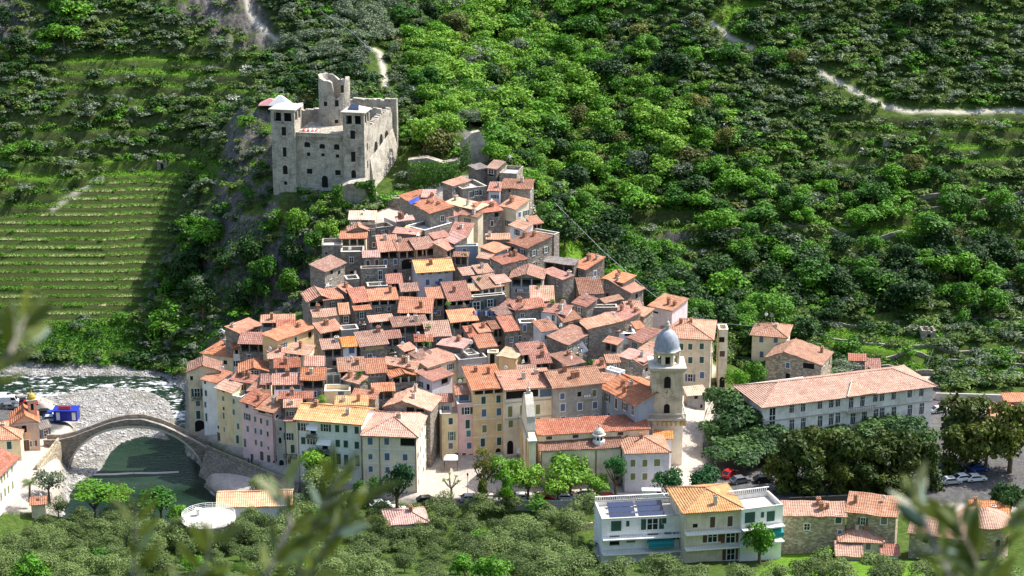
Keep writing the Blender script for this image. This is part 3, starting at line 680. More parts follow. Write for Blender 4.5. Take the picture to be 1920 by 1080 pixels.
H('pink row house with loggia under its orange roof, the right of two', 952, 298, 1168, 350, 150, 'F', 'pale', 'pink', b=990, ch=1, ov=.5, rw=2, rows=4,
  wins=[(1020, 345, 'd', 1.8, .7), (1135, 365, 'd', .8, .6), (1010, 465, 'N', .5, 1.2), (1090, 490, 'Y', .6, 1.3), (1010, 608, 'B', .6, 1.2), (1095, 632, 'N', .5, 1.1), (1016, 760, 'Y', .6, 1.3), (1100, 810, 'd', .3, .6), (1020, 910, 'D', .9, 2.0), (1108, 950, 'D', .9, 1.8), (1170, 990, 'd', .4, .6)])
H('narrow grey stone house filling the gap right of the pink row', 1188, 450, 1302, 462, 70, 'T', 'pale', 'grey', b=1050, D=4, wins=[(1255, 570, 'd', .5, .7), (1250, 715, 'd', .6, 1.2), (1268, 1015, 'a', 1.0, 1.9)])
H('small pale yellow house with red lean-to roof and balcony beside the long white house', 1318, 458, 1460, 462, 110, 'F', 'red', 'straw', b=1060, ch=0, wins=[(1358, 665, 'g', .9, 1.5), (1410, 820, 'G', .8, 1.8), (1370, 980, 'N', .7, 1.2)])
H('low house with long red roof behind the pink row', 1240, 178, 1650, 168, 75, 'F', 'red', 'stone', ch=1)
H('small house with pale roof between pink row and long white house', 1310, 288, 1510, 282, 85, 'F', 'pale', 'grey', ch=1)
TR = (340, 580, 6.75)
H('house with pale ridge roof and big opening at the top of the lower left cluster', 1015, 160, 1425, 152, 85, 'F', 'pale', 'grey', lo=1, ch=1)
H('dormer like loft with red roof below the pale ridge roof, orange flank', 1218, 212, 1430, 206, 78, 'F', 'red', 'salmon', lo=1, ch=0, dz=.0)
H('house with orange roof slanting down to the cliff, highest on the left edge', 725, 298, 1012, 195, 80, 'F', 'orange', 'stone', ch=1, D=4)
H('broad red roofed house over a deep furnished loggia, lower left cluster', 735, 425, 1212, 435, 135, 'F', 'red', 'stone', lo=2, ch=3)
H('ochre walled house with long slanting orange roof right of the furnished loggia', 1215, 395, 1690, 228, 62, 'F', 'orange', 'ochre', ch=1, D=4.5)
H('house with light terracotta roof and row of small windows under the ochre house', 1345, 540, 1592, 575, 115, 'F', 'pale', 'cream', ch=1, wins=[(1395, 590, 'Y', .7, 1.1), (1440, 590, 'Y', .6, 1.1), (1500, 610, 'd', .6, 1.3)])
H('small orange roofed shed left of the light terracotta house', 1105, 618, 1325, 608, 110, 'F', 'orange', 'stone', ch=1)
H('house with red tiled roof over a white framed loggia, centre of the lower left cluster', 1190, 735, 1492, 722, 112, 'F', 'red', 'white', lo=1, ch=1)
H('stone house with orange gable and glazed triangle facing the river ramp', 735, 800, 1090, 785, 55, 'E', 'orange', 'stone', D=6, ch=0, wins=[(870, 800, 'w', 1.4, .9), (950, 800, 'w', 1.0, .9)])
H('low house with red roof directly above the yellow row house', 640, 880, 890, 930, 85, 'F', 'red', 'stone', ch=2)
H('house with wide red roof and dark balcony opening, above the pink row', 1170, 950, 1520, 938, 130, 'F', 'red', 'white', lo=1, ch=1)
H('little yellow house with arched opening under a red peaked roof', 1010, 940, 1135, 938, 115, 'F', 'red', 'yellow', lo=1, ch=0)
H('tiny orange roof left of the yellow arched loft', 850, 1020, 960, 1042, 95, 'F', 'orange', 'yellow', ch=0)
H('house with orange roof and white roof window left of the pergola house', 1520, 888, 1808, 885, 140, 'F', 'orange', 'stone', lo=2, ch=1)
H('shaded orange roof low between the light terracotta house and the white awning house', 1572, 710, 1800, 704, 110, 'F', 'orange', 'stone', ch=0)
# middle left
TR = (580, 580, 6.75)
H('stone house with mottled orange roof and dark loft opening beside a grey terrace', 150, 292, 405, 240, 110, 'F', 'orange', 'stone', lo=2, ch=1)
H('stone house with pale orange roof over a white awning loggia', 175, 502, 420, 482, 118, 'F', 'pale', 'stone', lo=2, ch=1)
H('white walled house with new bright orange roof and blue window', 425, 466, 595, 455, 105, 'F', 'vivid', 'white', ch=0, wins=[(535, 510, 'B', 1.2, 1.7)])
H('big stone house with dark brown roof and two beige blinds, tall chimney at its left', 650, 462, 988, 425, 170, 'F', 'brown', 'stone', ch=1, wins=[(765, 490, 'p', 2.0, 1.2), (880, 475, 'p', 2.0, 1.1), (765, 600, 'w', .9, 1.2)])
H('low red roofed annexe with a white terrace, right of the beige blinds', 955, 362, 1150, 348, 82, 'F', 'red', 'stone', lo=2, ch=0)
H('loggia with orange canopy roof at the foot of a twin red roofed house', 775, 158, 1055, 130, 72, 'F', 'orange', 'stone', lo=1, ch=0)
H('house with broad brown roof and planted balcony left of the red brown slab roof', 1070, 218, 1490, 180, 110, 'F', 'brown', 'stone', lo=2, ch=1)
H('small red roofed altana with plants above the narrow alley', 1345, 402, 1550, 395, 75, 'F', 'red', 'stone', lo=1, ch=0)
H('house with pinkish mottled roof above a vine pergola', 378, 782, 700, 765, 165, 'F', 'mottled', 'stone', lo=2, ch=1)
H('house with orange roof and small windows above a blue arch, right of the pergola', 735, 807, 972, 792, 175, 'F', 'orange', 'stone', ch=0, wins=[(800, 830, 'Y', .7, .8), (860, 825, 'Y', .6, .8), (905, 820, 'Y', .6, .8)])
H('house with pale roof slanting to the alley and timber loft', 925, 680, 1330, 745, 78, 'F', 'pale', 'cream', ch=2)
H('open gabled belvedere with white pillars beside the narrow alley', 1040, 868, 1372, 835, 42, 'E', 'orange', 'stone', lo=1, D=5, ch=1)
H('lean-to orange roof over a dark porch below the blue arch', 808, 1032, 1070, 1020, 92, 'F', 'orange', 'stone', lo=2, ch=0)
H('small house with short pale roof and white parasol under the pergola', 430, 875, 635, 935, 85, 'F', 'pale', 'stone', ch=1)
H('flat topped grey house with pale coping left of the tall chimney', 405, 262, 625, 245, 60, 'T', 'pale', 'grey')
H('white flat terrace with big canopy under the pergola house', 190, 1035, 515, 1030, 85, 'T', 'cream', 'yellow', wins=[(400, 1060, 'Y', 1.2, .8)])
H('flat roofed terrace house with two tall glazed doors', 200, 815, 400, 800, 60, 'T', 'pale', 'stone', wins=[(265, 885, 'Y', 1.3, 1.9), (345, 880, 'Y', 1.3, 1.9)])
H('small shed with red brown roof and orange interior beside the narrow alley', 1200, 522, 1332, 482, 60, 'F', 'orange', 'stone', lo=2, ch=0)
H('old brown lean-to roof hanging over the narrow alley', 1385, 640, 1565, 565, 80, 'F', 'brown', 'stone', ch=0)
TR = (580, 720, 4.908)
H('orange roofed house directly behind the long white house, right half', 395, 108, 605, 130, 62, 'F', 'orange', 'stone', ch=1)
H('raised attic with yellowish roof on top of the long white house', 245, 188, 530, 186, 76, 'F', 'yellow', 'ochre', ch=2)
H('gabled house with pillars and pale roof directly above the beige corner house', 690, 208, 1112, 245, 70, 'E', 'pale', 'stone', D=8, ax=-1.0, ch=2, lo=0, wins=[(930, 245, 'd', 1.6, 1.5), (1020, 260, 'd', 1.6, 1.4)])
H('long white four storey house with yellow orange roof and green shutters', -120, 315, 478, 362, 135, 'G', 'yellow', 'white', b=900, ch=2, ov=.5,
  wins=[(-55, 395, 'g', 1.0, 1.6), (35, 425, 'd', 1.1, 1.5), (152, 403, 'g', .95, 1.5), (257, 410, 'G', .85, 1.5), (332, 413, 'G', .85, 1.5), (436, 425, 'G', .85, 1.5), (-55, 520, 'G', .9, 1.5), (30, 525, 'g', 1.0, 1.4), (145, 565, 'd', 1.1, 1.5),
        (262, 545, 'G', .9, 1.5), (336, 552, 'G', .9, 1.5), (438, 563, 'G', .9, 1.5), (-50, 650, 'B', .8, 1.5), (165, 665, 'd', 1.0, 2.0), (270, 690, 'G', .9, 2.3), (340, 700, 'G', .9, 2.3), (443, 705, 'G', .9, 2.3)])
H('beige corner house on the square with hipped roof, grey shutters and white side wall', 488, 462, 985, 482, 225, 'H', 'pale', 'beige', b=985, D=13, ch=2, ov=.5, rw=4, rows=4,
  wins=[(560, 525, 'B', .95, 1.5), (712, 528, 'B', .95, 1.4), (905, 535, 'd', 2.9, 1.5), (562, 668, 'B', .8, 1.1), (716, 668, 'B', .95, 1.5), (882, 674, 'B', .9, 1.3), (565, 782, 'B', .8, 1.2), (720, 790, 'B', .8, 1.2), (885, 800, 'B', .8, 1.2)])
# upper left block
TR = (570, 420, 6.0)
H('tall stone block with rubble terrace on top, at the upper left edge above the wood', 200, 240, 432, 236, 80, 'T', 'pale', 'stone', lw=1, wins=[(250, 330, 'd', .4, .6)])
H('stone house with orange roof over a shaded terrace, beside the rubble terrace block', 415, 162, 695, 160, 78, 'F', 'orange', 'cream', lo=2, ch=0, D=4)
H('small gable roof peeping behind the shaded terrace house', 500, 80, 722, 72, 45, 'E', 'orange', 'stone', D=4, ch=0)
H('stone house carrying a white walled roof terrace', 415, 312, 672, 308, 62, 'T', 'cream', 'stone', wins=[(535, 405, 'w', .9, 1.3), (535, 545, 'd', .7, .6)])
H('stone house with striped brown lean-to roof slanting down to the left', 232, 535, 458, 435, 82, 'F', 'brown', 'stone', wins=[(395, 545, 'd', 1.1, .9), (300, 655, 'w', .7, 1.3), (312, 545, 'd', 1.0, .9)], D=4, ch=0)
H('stone house with clean orange roof and two blue shuttered windows', 848, 306, 1062, 296, 178, 'F', 'orange', 'stone', lo=2, ch=1, wins=[(918, 430, 'B', .75, 1.3), (1028, 425, 'B', .75, 1.3), (1030, 535, 'd', .75, 1.0)])
H('long brown roofed house with open gallery, left half', 1062, 300, 1345, 275, 122, 'F', 'brown', 'stone', lo=2, ch=1, wins=[(1160, 450, 'a', 2.6, 2.4)])
H('tall dark stone house with ragged flat top and paired windows', 700, 60, 1008, 20, 45, 'T', 'pale', 'dark', wins=[(780, 100, 'n', .7, 1.3), (885, 95, 'n', .7, 1.0), (785, 235, 'N', .7, 1.1)])
H('low house with pinkish roof below the yellow tarpaulin', 1012, 90, 1285, 118, 50, 'F', 'pink', 'stone', ch=0)
H('small pink tiled roof in the notch left of the clean orange roof', 672, 372, 842, 366, 70, 'F', 'pink', 'stone', ch=0, wins=[(720, 445, 'N', .8, 1.5), (820, 435, 'N', .8, 1.5)])
H('stone house with red capped parapet and white door frame', 640, 502, 932, 492, 30, 'T', 'red', 'stone', wins=[(858, 575, 'w', .8, 2.1), (720, 600, 'w', .7, .8)])
H('low terrace wall house with plant rubble left of the white door frame', 480, 622, 622, 612, 45, 'T', 'pale', 'stone')
H('small house with red roof right of a white rimmed terrace', 945, 662, 1098, 655, 95, 'F', 'red', 'stone', ch=0, lo=2)
H('stone terrace with white scalloped rim above the twin orange roofs', 718, 700, 942, 690, 45, 'T', 'cream', 'stone')
H('left of the twin roofed stone houses, red tiled roof', 562, 878, 742, 858, 150, 'F', 'red', 'stone', lo=2, ch=0)
H('right of the twin roofed stone houses, orange tiled roof and loggia', 744, 858, 1052, 838, 122, 'F', 'orange', 'stone', lo=1, ch=1, wins=[(848, 965, 'n', .7, 1.0), (955, 955, 'N', .6, .9)])
H('narrow orange roof on the left shoulder of the twin roofed houses', 475, 768, 562, 742, 72, 'F', 'orange', 'stone', ch=1)
H('canopy roofed porch projecting under the left twin house', 572, 968, 745, 952, 38, 'F', 'orange', 'stone', ch=0, D=1.5)
H('stone shed with dark red roof left of the lilac rendered house', 1098, 757, 1282, 747, 85, 'F', 'brown', 'stone', lo=2, ch=0)
H('house with bright orange roof of two levels below the lilac rendered house', 1068, 988, 1430, 992, 162, 'F', 'orange', 'stone', lo=2, ch=1)
H('gabled stone house on the left edge with red orange roof over open loft', 48, 875, 322, 850, 62, 'E', 'orange', 'stone', D=7, lo=1, ch=0)
H('orange roofed loft hanging to the right of the gabled edge house', 225, 850, 430, 830, 110, 'F', 'orange', 'stone', ch=0)
H('edge house with faded brown roof below the open gabled loft', 112, 1045, 400, 1020, 75, 'F', 'mottled', 'cream', ch=1)
H('narrow faded roof right of the faded brown edge house', 408, 1010, 505, 1005, 115, 'F', 'mottled', 'stone', ch=0)
TR = (780, 420, 6.0)
H('lilac rendered house with long orange roof and two blue windows, mid village', 15, 536, 412, 512, 122, 'G', 'yellow', 'lilac', ov=.5, ch=1, wins=[(75, 560, 'Y', .9, .6), (160, 552, 'Y', .9, .6), (265, 545, 'Y', .9, .6), (345, 538, 'Y', .9, .6), (130, 655, 'B', .9, 1.4), (275, 645, 'B', .9, 1.4)])
H('long brown roofed house with open gallery, right half', 0, 282, 342, 240, 112, 'F', 'brown', 'stone', lo=2, ch=0)
H('house with orange brown roof above a bright green terrace garden', 140, 836, 315, 826, 118, 'F', 'orange', 'stone', lo=2, ch=0)
H('house with tall red roof and chimney stripe over a double loggia', 368, 862, 625, 842, 205, 'F', 'red', 'stone', lo=1, ch=1)
H('balcony house with short pale red roof beside the terrace with white seats', 603, 745, 742, 738, 62, 'F', 'pale', 'stone', lo=2, ch=0)
H('balcony house with mottled pale red roof and long white balcony, centre of village', 742, 728, 975, 690, 132, 'F', 'mottled', 'white', lo=2, ch=0)
H('house with rounded pinkish roof edge right of the long white balcony', 905, 665, 1052, 640, 75, 'F', 'pink', 'ochre', ch=0)
H('small dark house with faded roof and white window frame below the pale canopy', 530, 572, 665, 556, 78, 'F', 'mottled', 'dark', ch=0)
H('small house with faded mottled roof and dark wall, above the white seats', 700, 552, 850, 532, 82, 'F', 'mottled', 'dark', ch=1)
H('large open loft under a gable, brown tiles left and orange right, on white pillar', 1062, 612, 1425, 622, 55, 'E', 'brown', 'grey', D=8, lo=2, ch=0, wins=[(1140, 750, 'a', .9, .7)])
H('house with red orange roof and pale windows right of the laundry', 1118, 965, 1432, 925, 95, 'F', 'red', 'stone', ch=1)
H('house with red roof stepping down to the laundry wall', 962, 906, 1122, 962, 62, 'F', 'red', 'stone', ch=0)
H('brown roofed shed just right of the blue laundry', 935, 1032, 1102, 992, 82, 'F', 'brown', 'stone', ch=0)
H('terrace with white parapet over a blue grey wall in the upper village', 440, 250, 698, 244, 30, 'T', 'cream', 'blue', wins=[(545, 295, 'Y', .8, .8)])
H('brown tin canopy below the white parapet terrace', 430, 358, 578, 362, 45, 'F', 'brown', 'dark', ch=0, lo=2)
H('small pale roof at the foot of the stairs right of the white parapet', 698, 372, 825, 392, 72, 'F', 'pale', 'stone', ch=0)
H('red roof triangle above the brown gallery roof', 205, 162, 362, 132, 55, 'F', 'red', 'stone', ch=0)
H('pale pink roof behind the white parapet terrace', 305, 155, 442, 215, 70, 'F', 'pink', 'stone', ch=0)
H('orange roof wedge at the right end of the brown gallery roof', 342, 292, 435, 250, 80, 'F', 'orange', 'stone', lo=2, ch=0)
H('house with brown red pyramid like roof and dazzling white side wall', 1038, 207, 1255, 268, 132, 'F', 'brown', 'stone', D=8, ch=2, rw=2)
H('narrow house with orange roof and white arched window left of the dazzling white wall', 884, 322, 1038, 262, 62, 'F', 'orange', 'grey', D=4, ch=0, wins=[(945, 375, 'w', .8, 1.2), (945, 500, 'w', .7, 1.0)])
H('house with red roof and white water tank below the dazzling white wall', 968, 452, 1240, 388, 68, 'F', 'red', 'stone', D=4, ch=2)
H('house with pale roof left of the yellow green shrub, centre right', 1302, 862, 1545, 860, 165, 'F', 'pale', 'stone', ch=0)
H('stone house behind the blue laundry with large dark windows', 640, 822, 1000, 790, 25, 'T', 'pale', 'stone', wins=[(680, 920, 'g', 1.5, 1.7), (835, 890, 'g', 1.2, 1.6), (840, 1000, 'g', 1.0, 1.5)])
# top of the village under the castle
TR = (820, 290, 6.354)
H('small red orange roof above the white parapet terrace with timber pole', 143, 952, 355, 968, 150, 'F', 'red', 'cream', ch=1, wins=[(250, 1000, 'N', .8, 1.2)])
H('stone house with red left roof and open corner window, upper right village', 530, 690, 765, 655, 112, 'F', 'red', 'stone', rows=3, ch=1, wins=[(705, 715, 'd', 1.1, 1.1), (650, 820, 'N', .8, 1.3), (785, 870, 'd', .6, 1.2)])
H('house with large pale roof beside the high bright stone wall', 762, 600, 940, 645, 110, 'F', 'pale', 'cream', rw=2, ch=2)
H('terrace like canopy roof in pale orange across the dark alley', 590, 1005, 860, 1000, 62, 'F', 'pale', 'stone', ch=1)
H('small pale orange roof at the foot of the high bright stone wall', 868, 835, 1040, 890, 62, 'F', 'pale', 'white', ch=0)
H('long low house with tar roof and blue awning on the right edge', 1060, 892, 1392, 950, 25, 'T', 'grey', 'stone', wins=[(1330, 1000, 'B', 1.2, 1.4)])
H('high stone house with brown red roof and bright east wall, top right of village', 760, 395, 1105, 408, 92, 'F', 'brown', 'stone', D=6, rw=2, rows=3, ch=1, wins=[(860, 430, 'd', .5, .6)])
H('house with pale red roof and white curtain wall in the village top', 610, 425, 742, 430, 98, 'F', 'red', 'lilac', ch=1)
H('square tower like house with grey brown roof, topmost of the village', 590, 152, 705, 168, 85, 'F', 'mottled', 'dark', D=4, ch=0, wins=[(640, 200, 'w', 1.4, 1.1), (640, 240, 'd', 1.3, .8)])
H('dark lean-to left of the topmost tower like house', 462, 175, 592, 150, 22, 'F', 'grey', 'dark', D=3, ch=0, wins=[(575, 195, 'd', .4, .5)])
H('roofless grey stone ruin at the very top right of the village', 742, 215, 945, 225, 90, 'T', 'grey', 'ruin')
H('stone house with cluttered roof terrace and green screen', 300, 405, 590, 370, 90, 'T', 'pale', 'stone', wins=[(470, 455, 'g', 1.0, 1.3), (515, 455, 'w', .8, 1.2), (405, 475, 'Y', 1.2, 1.5)])
H('wedge of orange roof left of the cluttered roof terrace', 178, 372, 385, 305, 40, 'F', 'orange', 'stone', D=3, ch=0)
H('long cream roofed house stepping down beside the dark alley', 92, 570, 472, 660, 62, 'F', 'cream', 'stone', D=4, ch=2)
H('house with small red roof at the left below the long cream roof', 108, 748, 245, 715, 52, 'F', 'red', 'lilac', ch=0)
H('house with pale orange roof and arched wall above the dark alley', 258, 700, 482, 742, 55, 'F', 'orange', 'cream', ch=1)
H('tiny orange roof on the valley edge beside the shrubs', 1135, 825, 1245, 808, 80, 'F', 'orange', 'dark', lo=2, ch=0)
TR = (640, 340, 8.31)
H('cream house with striped pale tile roof and row of grey blue windows below the castle', 125, 588, 525, 588, 125, 'F', 'cream', 'cream', ch=0, wins=[(265, 620, 'B', .8, .8), (330, 620, 'B', .8, .8), (390, 620, 'B', .8, .8)])
H('ragged parapet terrace in front of the striped pale roof', 150, 668, 540, 665, 30, 'T', 'pale', 'stone')
H('long grey stone house slanting down from the castle, arched bright end wall', 908, 225, 1395, 495, 70, 'F', 'orange', 'stone', D=6, ch=1, wins=[(1000, 330, 'd', .3, .3)], rw=1, rows=1)
H('house with pale pink roof beside the ivy wall', 1258, 240, 1435, 245, 110, 'F', 'pink', 'stone', ch=0)
H('small house with new orange roof at the end of the slanting stone house', 1225, 410, 1415, 478, 110, 'F', 'vivid', 'cream', D=4, ch=2)
H('white flat terrace with yellow tarpaulin below the castle', 1010, 690, 1300, 760, 120, 'T', 'cream', 'stone')
H('small pink tiled shed on the terraces left of the yellow tarpaulin', 880, 610, 1120, 590, 60, 'F', 'pink', 'stone', ch=2)
# right flank
TR = (1000, 460, 6.75)
H('house with orange roof and grey tin annexe on the right flank', 515, 255, 668, 300, 150, 'F', 'orange', 'stone', D=6, ch=2, rw=1)
H('flat grey tin roof annexe on the right flank', 140, 205, 512, 248, 50, 'F', 'grey', 'dark', D=3, ch=0, lo=2)
H('stone house with large dark brown roof, right flank', 595, 612, 875, 602, 200, 'F', 'brown', 'stone', ch=0)
H('tall stone house with bright orange top roof, right flank', 890, 412, 1138, 472, 85, 'F', 'vivid', 'stone', rows=3, ch=2, wins=[(938, 520, 'w', .5, .8), (938, 650, 'd', .7, 1.5)], D=4.5)
H('stone house with diamond shaped orange roof at the valley edge', 1232, 600, 1392, 542, 150, 'F', 'orange', 'stone', D=6, ch=1)
H('low house with wide pale roof at the valley edge, lowest on the right flank', 1470, 762, 1755, 825, 150, 'F', 'pale', 'lilac', D=6.5, ch=2, wins=[(1540, 845, 'd', 1.6, .4)])
H('small red roofed house in front of the large dark brown roof', 508, 722, 675, 772, 100, 'F', 'red', 'stone', ch=0)
H('white flat terrace with blue tarpaulin below the large dark brown roof', 645, 788, 1065, 782, 40, 'T', 'cream', 'stone')
H('faded wedge roof beside the white terrace on the right flank', 905, 722, 1118, 672, 42, 'F', 'mottled', 'stone', ch=0)
H('pink red roofed house behind the white stepped terrace house', 900, 862, 1165, 942, 92, 'F', 'red', 'stone', D=5, ch=2)
H('house with pale roof and yellow cloth on the right flank', 1140, 838, 1398, 892, 80, 'F', 'pale', 'stone', D=4, ch=1)
H('faded brown roof tucked below the diamond shaped roof', 1182, 795, 1372, 782, 80, 'F', 'mottled', 'stone', ch=1)
H('house with orange red roof over a planted white balcony, centre right', 98, 825, 412, 872, 108, 'F', 'red', 'white', ch=2)
H('red roofed house left of the planted white balcony', -60, 778, 128, 768, 90, 'F', 'red', 'stone', ch=0)
H('slanting red roof band above the yellow green shrub', 118, 330, 375, 432, 45, 'F', 'red', 'stone', D=3, ch=1)
TR = (1000, 580, 6.75)
H('house with small brown roof and dark windows left of the big pale diamond roof', 382, 152, 588, 112, 90, 'F', 'brown', 'stone', ch=0, rows=2)
H('house with big pale orange diamond roof, centre right of village', 585, 142, 702, 250, 110, 'F', 'pale', 'stone', D=8, ch=0)
H('pale walled house with red roof and two blue grey shutters beside the white terrace house', 798, 258, 1082, 266, 102, 'F', 'pink', 'white', ch=0, wins=[(820, 310, 'B', 1.0, 1.8), (965, 315, 'B', 1.0, 1.8)])
H('dazzling white stepped terrace house with grey awnings', 1085, 305, 1290, 300, 140, 'T', 'cream', 'white', wins=[(1195, 322, 'd', 1.4, .5)])
H('large stone house with slanting brown roof and leaning grey panel', 425, 446, 725, 292, 105, 'F', 'brown', 'stone', D=5, ch=0)
H('small orange red canopy roof below the blue grey shutters', 900, 402, 1062, 442, 62, 'F', 'orange', 'stone', lo=2, ch=0)
H('cream house with red hip like roof left of the bell tower dome', 1208, 355, 1382, 420, 130, 'F', 'red', 'cream', D=5, ch=0)
H('faded roof behind the cream house left of the bell tower dome', 1400, 325, 1555, 352, 88, 'F', 'mottled', 'cream', ch=0)
H('low pale roofed annexe touching the bell tower dome at its left', 1350, 502, 1510, 540, 95, 'F', 'pale', 'cream', ch=0)
H('red roofed house with white roof window above the ruined brick gable', -60, 562, 165, 542, 110, 'F', 'red', 'stone', ch=1)
H('low red roof over a dark loggia right of the ruined brick gable', -10, 682, 218, 668, 110, 'F', 'red', 'stone', lo=2, ch=1)
H('house with red brown roof and grey side wall above the mottled grey house', 420, 716, 638, 662, 130, 'F', 'brown', 'stone', D=6, ch=1)
H('long house with pale pink red roof below the cream house', 1092, 592, 1402, 662, 72, 'F', 'pink', 'stone', D=4, ch=1)
H('little brown orange roof above the small white balconies', 942, 668, 1085, 660, 90, 'F', 'mottled', 'stone', ch=0)
H('little orange roof left of the small white balconies', 782, 738, 905, 730, 90, 'F', 'orange', 'stone', ch=1)
H('low faded roof wedge between mottled grey house and big orange roof', 840, 885, 990, 905, 80, 'F', 'mottled', 'stone', ch=0)
H('orange roof behind the left shoulder of the bell tower', 1378, 702, 1500, 650, 75, 'F', 'orange', 'stone', ch=0)
H('tiny orange roof above right of the white stepped terrace house', 1300, 238, 1402, 222, 72, 'F', 'orange', 'yellow', ch=0)
H('brown roofed house with white wall and dark door, centre of the village', 98, 276, 292, 242, 125, 'F', 'brown', 'white', ch=0)
H('white walled small house with balconies under the little brown orange roof', 895, 745, 1085, 800, 30, 'T', 'cream', 'white')
# centre
TR = (780, 580, 6.75)
H('house with reddish slab roof right of the planted brown roof house', 140, 342, 432, 326, 185, 'F', 'mottled', 'stone', ch=0)
H('long house with slanting orange roof forming the right wall of the narrow alley', 148, 728, 532, 620, 95, 'F', 'orange', 'cream', D=6, ch=0, lo=0, lw=2, rows=3)
H('lilac walled house with red gable roof and dark window at the narrow alley', 205, 905, 458, 822, 110, 'F', 'red', 'lilac', D=5, ch=0, wins=[(362, 905, 'd', 1.8, 1.0)], lw=2, rows=3)
H('low house with shiny pinkish roof left of the white canopy', 285, 438, 590, 490, 62, 'F', 'pink', 'stone', D=4, ch=1)
H('house with clean orange roof and grey gable side right of the white canopy', 802, 482, 1012, 458, 150, 'F', 'orange', 'stone', ch=0)
H('grey house with pink floored terrace and teal framed windows', 545, 638, 898, 602, 75, 'T', 'red', 'grey', wins=[(685, 745, 'T', 1.3, 1.5), (790, 735, 't', 1.2, 1.4)])
H('cream house with pale slanting roof and outside stair', 1045, 582, 1262, 618, 72, 'F', 'cream', 'ochre', D=4, ch=0)
H('narrow cream house with little black stair left of the pale slanting roof', 905, 545, 1040, 545, 40, 'T', 'pale', 'cream', wins=[(965, 630, 'd', 1.0, 2.4)])
H('house with clean red roof and white roof windows, centre', 1350, 566, 1612, 532, 130, 'F', 'red', 'stone', lo=2, ch=0)
H('ruined gable of bare brick behind the front row', 1310, 870, 1530, 862, 160, 'F', 'mottled', 'ruin', ch=0)
H('house with bright orange roof and white railed balcony below', 450, 158, 772, 130, 142, 'F', 'vivid', 'stone', lo=2, ch=0)
H('house with low red roof, leftmost of three stepping small roofs', 682, 350, 792, 335, 130, 'F', 'red', 'stone', ch=1)
H('house with low red roof, middle of three stepping small roofs', 803, 293, 958, 268, 105, 'F', 'orange', 'dark', ch=1, lo=2)
H('house with low red roof, rightmost of three stepping small roofs', 968, 246, 1112, 226, 92, 'F', 'brown', 'dark', ch=0, lo=2)
H('stone house with red slope and two blue framed windows, centre', 1130, 275, 1292, 256, 175, 'F', 'red', 'stone', ch=0, wins=[(1115, 400, 'b', .7, 1.1), (1210, 385, 'b', .7, 1.1)])
H('grey stone house topped by a white canvas canopy, centre', 1315, 172, 1530, 165, 50, 'T', 'cream', 'stone', wins=[(1318, 370, 'w', .6, 1.2), (1380, 380, 'w', .4, 1.0), (1375, 240, 'B', .7, 1.5)])
H('stone house under the clean orange roof with balcony at the alley bend', 660, 580, 800, 560, 70, 'T', 'cream', 'grey')
# front row on the square
TR = (800, 690, 5.142)
H('tall ochre front house with open balustrade attic, between the rose and the pale grey house', 447, 206, 752, 182, 125, 'F', 'orange', 'ochre', b=885, lo=1, ch=2, D=10,
  wins=[(548, 310, 'G', .9, 1.6), (692, 298, 'G', .9, 1.6), (552, 433, 'B', .95, 1.6), (696, 422, 'B', .95, 1.6), (557, 585, 'O', .9, 1.6), (702, 572, 'O', .9, 1.6), (541, 718, 'G', .9, 1.8), (698, 706, 'G', .9, 1.7), (552, 815, 'd', 1.2, 1.0), (690, 815, 'a', 1.1, 1.9)])
H('long pale grey front house with glazed veranda attic and olive shutters', 757, 212, 1236, 172, 90, 'F', 'orange', 'beige', b=885, ch=2, D=8,
  wins=[(825, 258, 'd', 2.6, 1.7), (938, 248, 'd', 2.4, 1.7), (1035, 240, 'd', 2.2, 1.6), (1148, 238, 'B', 2.5, 1.7), (805, 420, 'O', .9, 2.3), (920, 408, 'O', .9, 2.2), (1072, 398, 'O', .9, 2.1), (810, 538, 'O', .9, 1.5), (922, 532, 'O', .9, 1.5), (1075, 510, 'O', .9, 1.4), (920, 706, 'O', .8, 1.5), (805, 765, 'a', 1.3, 3.0)])
H('narrow rose pink front house with green and blue shutters on the square', 300, 345, 470, 335, 60, 'T', 'cream', 'rose', b=893, D=8,
  wins=[(390, 412, 'g', 1.0, 1.5), (395, 540, 'G', .9, 1.9), (404, 632, 'T', .9, 1.4), (410, 747, 'B', .95, 1.4), (360, 855, 'D', .8, 1.7), (428, 858, 'D', 1.0, 1.5)])
H('narrow yellow front house with roof terrace at the mouth of the alley', 130, 440, 300, 436, 60, 'T', 'cream', 'yellow', b=905, D=8,
  wins=[(232, 512, 'G', .85, 1.4), (242, 655, 't', .7, 1.9), (232, 750, 'Y', .9, 1.3), (290, 845, 'D', .8, 1.4)])
H('small house set back over the rose house with terracotta hip roof and glass porch', 290, 252, 425, 246, 95, 'F', 'orange', 'grey', Y=373, D=4, ch=0, wins=[(360, 285, 'B', 2.0, 1.3)])
H('little red roofed loft set back over the yellow front house', 120, 322, 245, 316, 70, 'F', 'red', 'lilac', Y=373.5, ch=0)
TR = (980, 680, 4.908)
H('mottled grey stone front house with white framed windows behind the church', 292, 222, 732, 172, 140, 'G', 'mottled', 'grey', b=875, zb=-1, ch=3, ov=.6,
  wins=[(365, 308, 'B', .95, 1.3), (522, 290, 'd', .8, 1.0), (660, 280, 'O', .9, 1.5), (368, 412, 'B', 1.0, 1.6), (527, 402, 'B', 1.0, 1.6), (665, 390, 'B', 1.0, 1.5), (372, 517, 'B', 1.0, 1.0), (530, 505, 'B', 1.0, 1.0), (672, 495, 'B', 1.0, 1.0)])
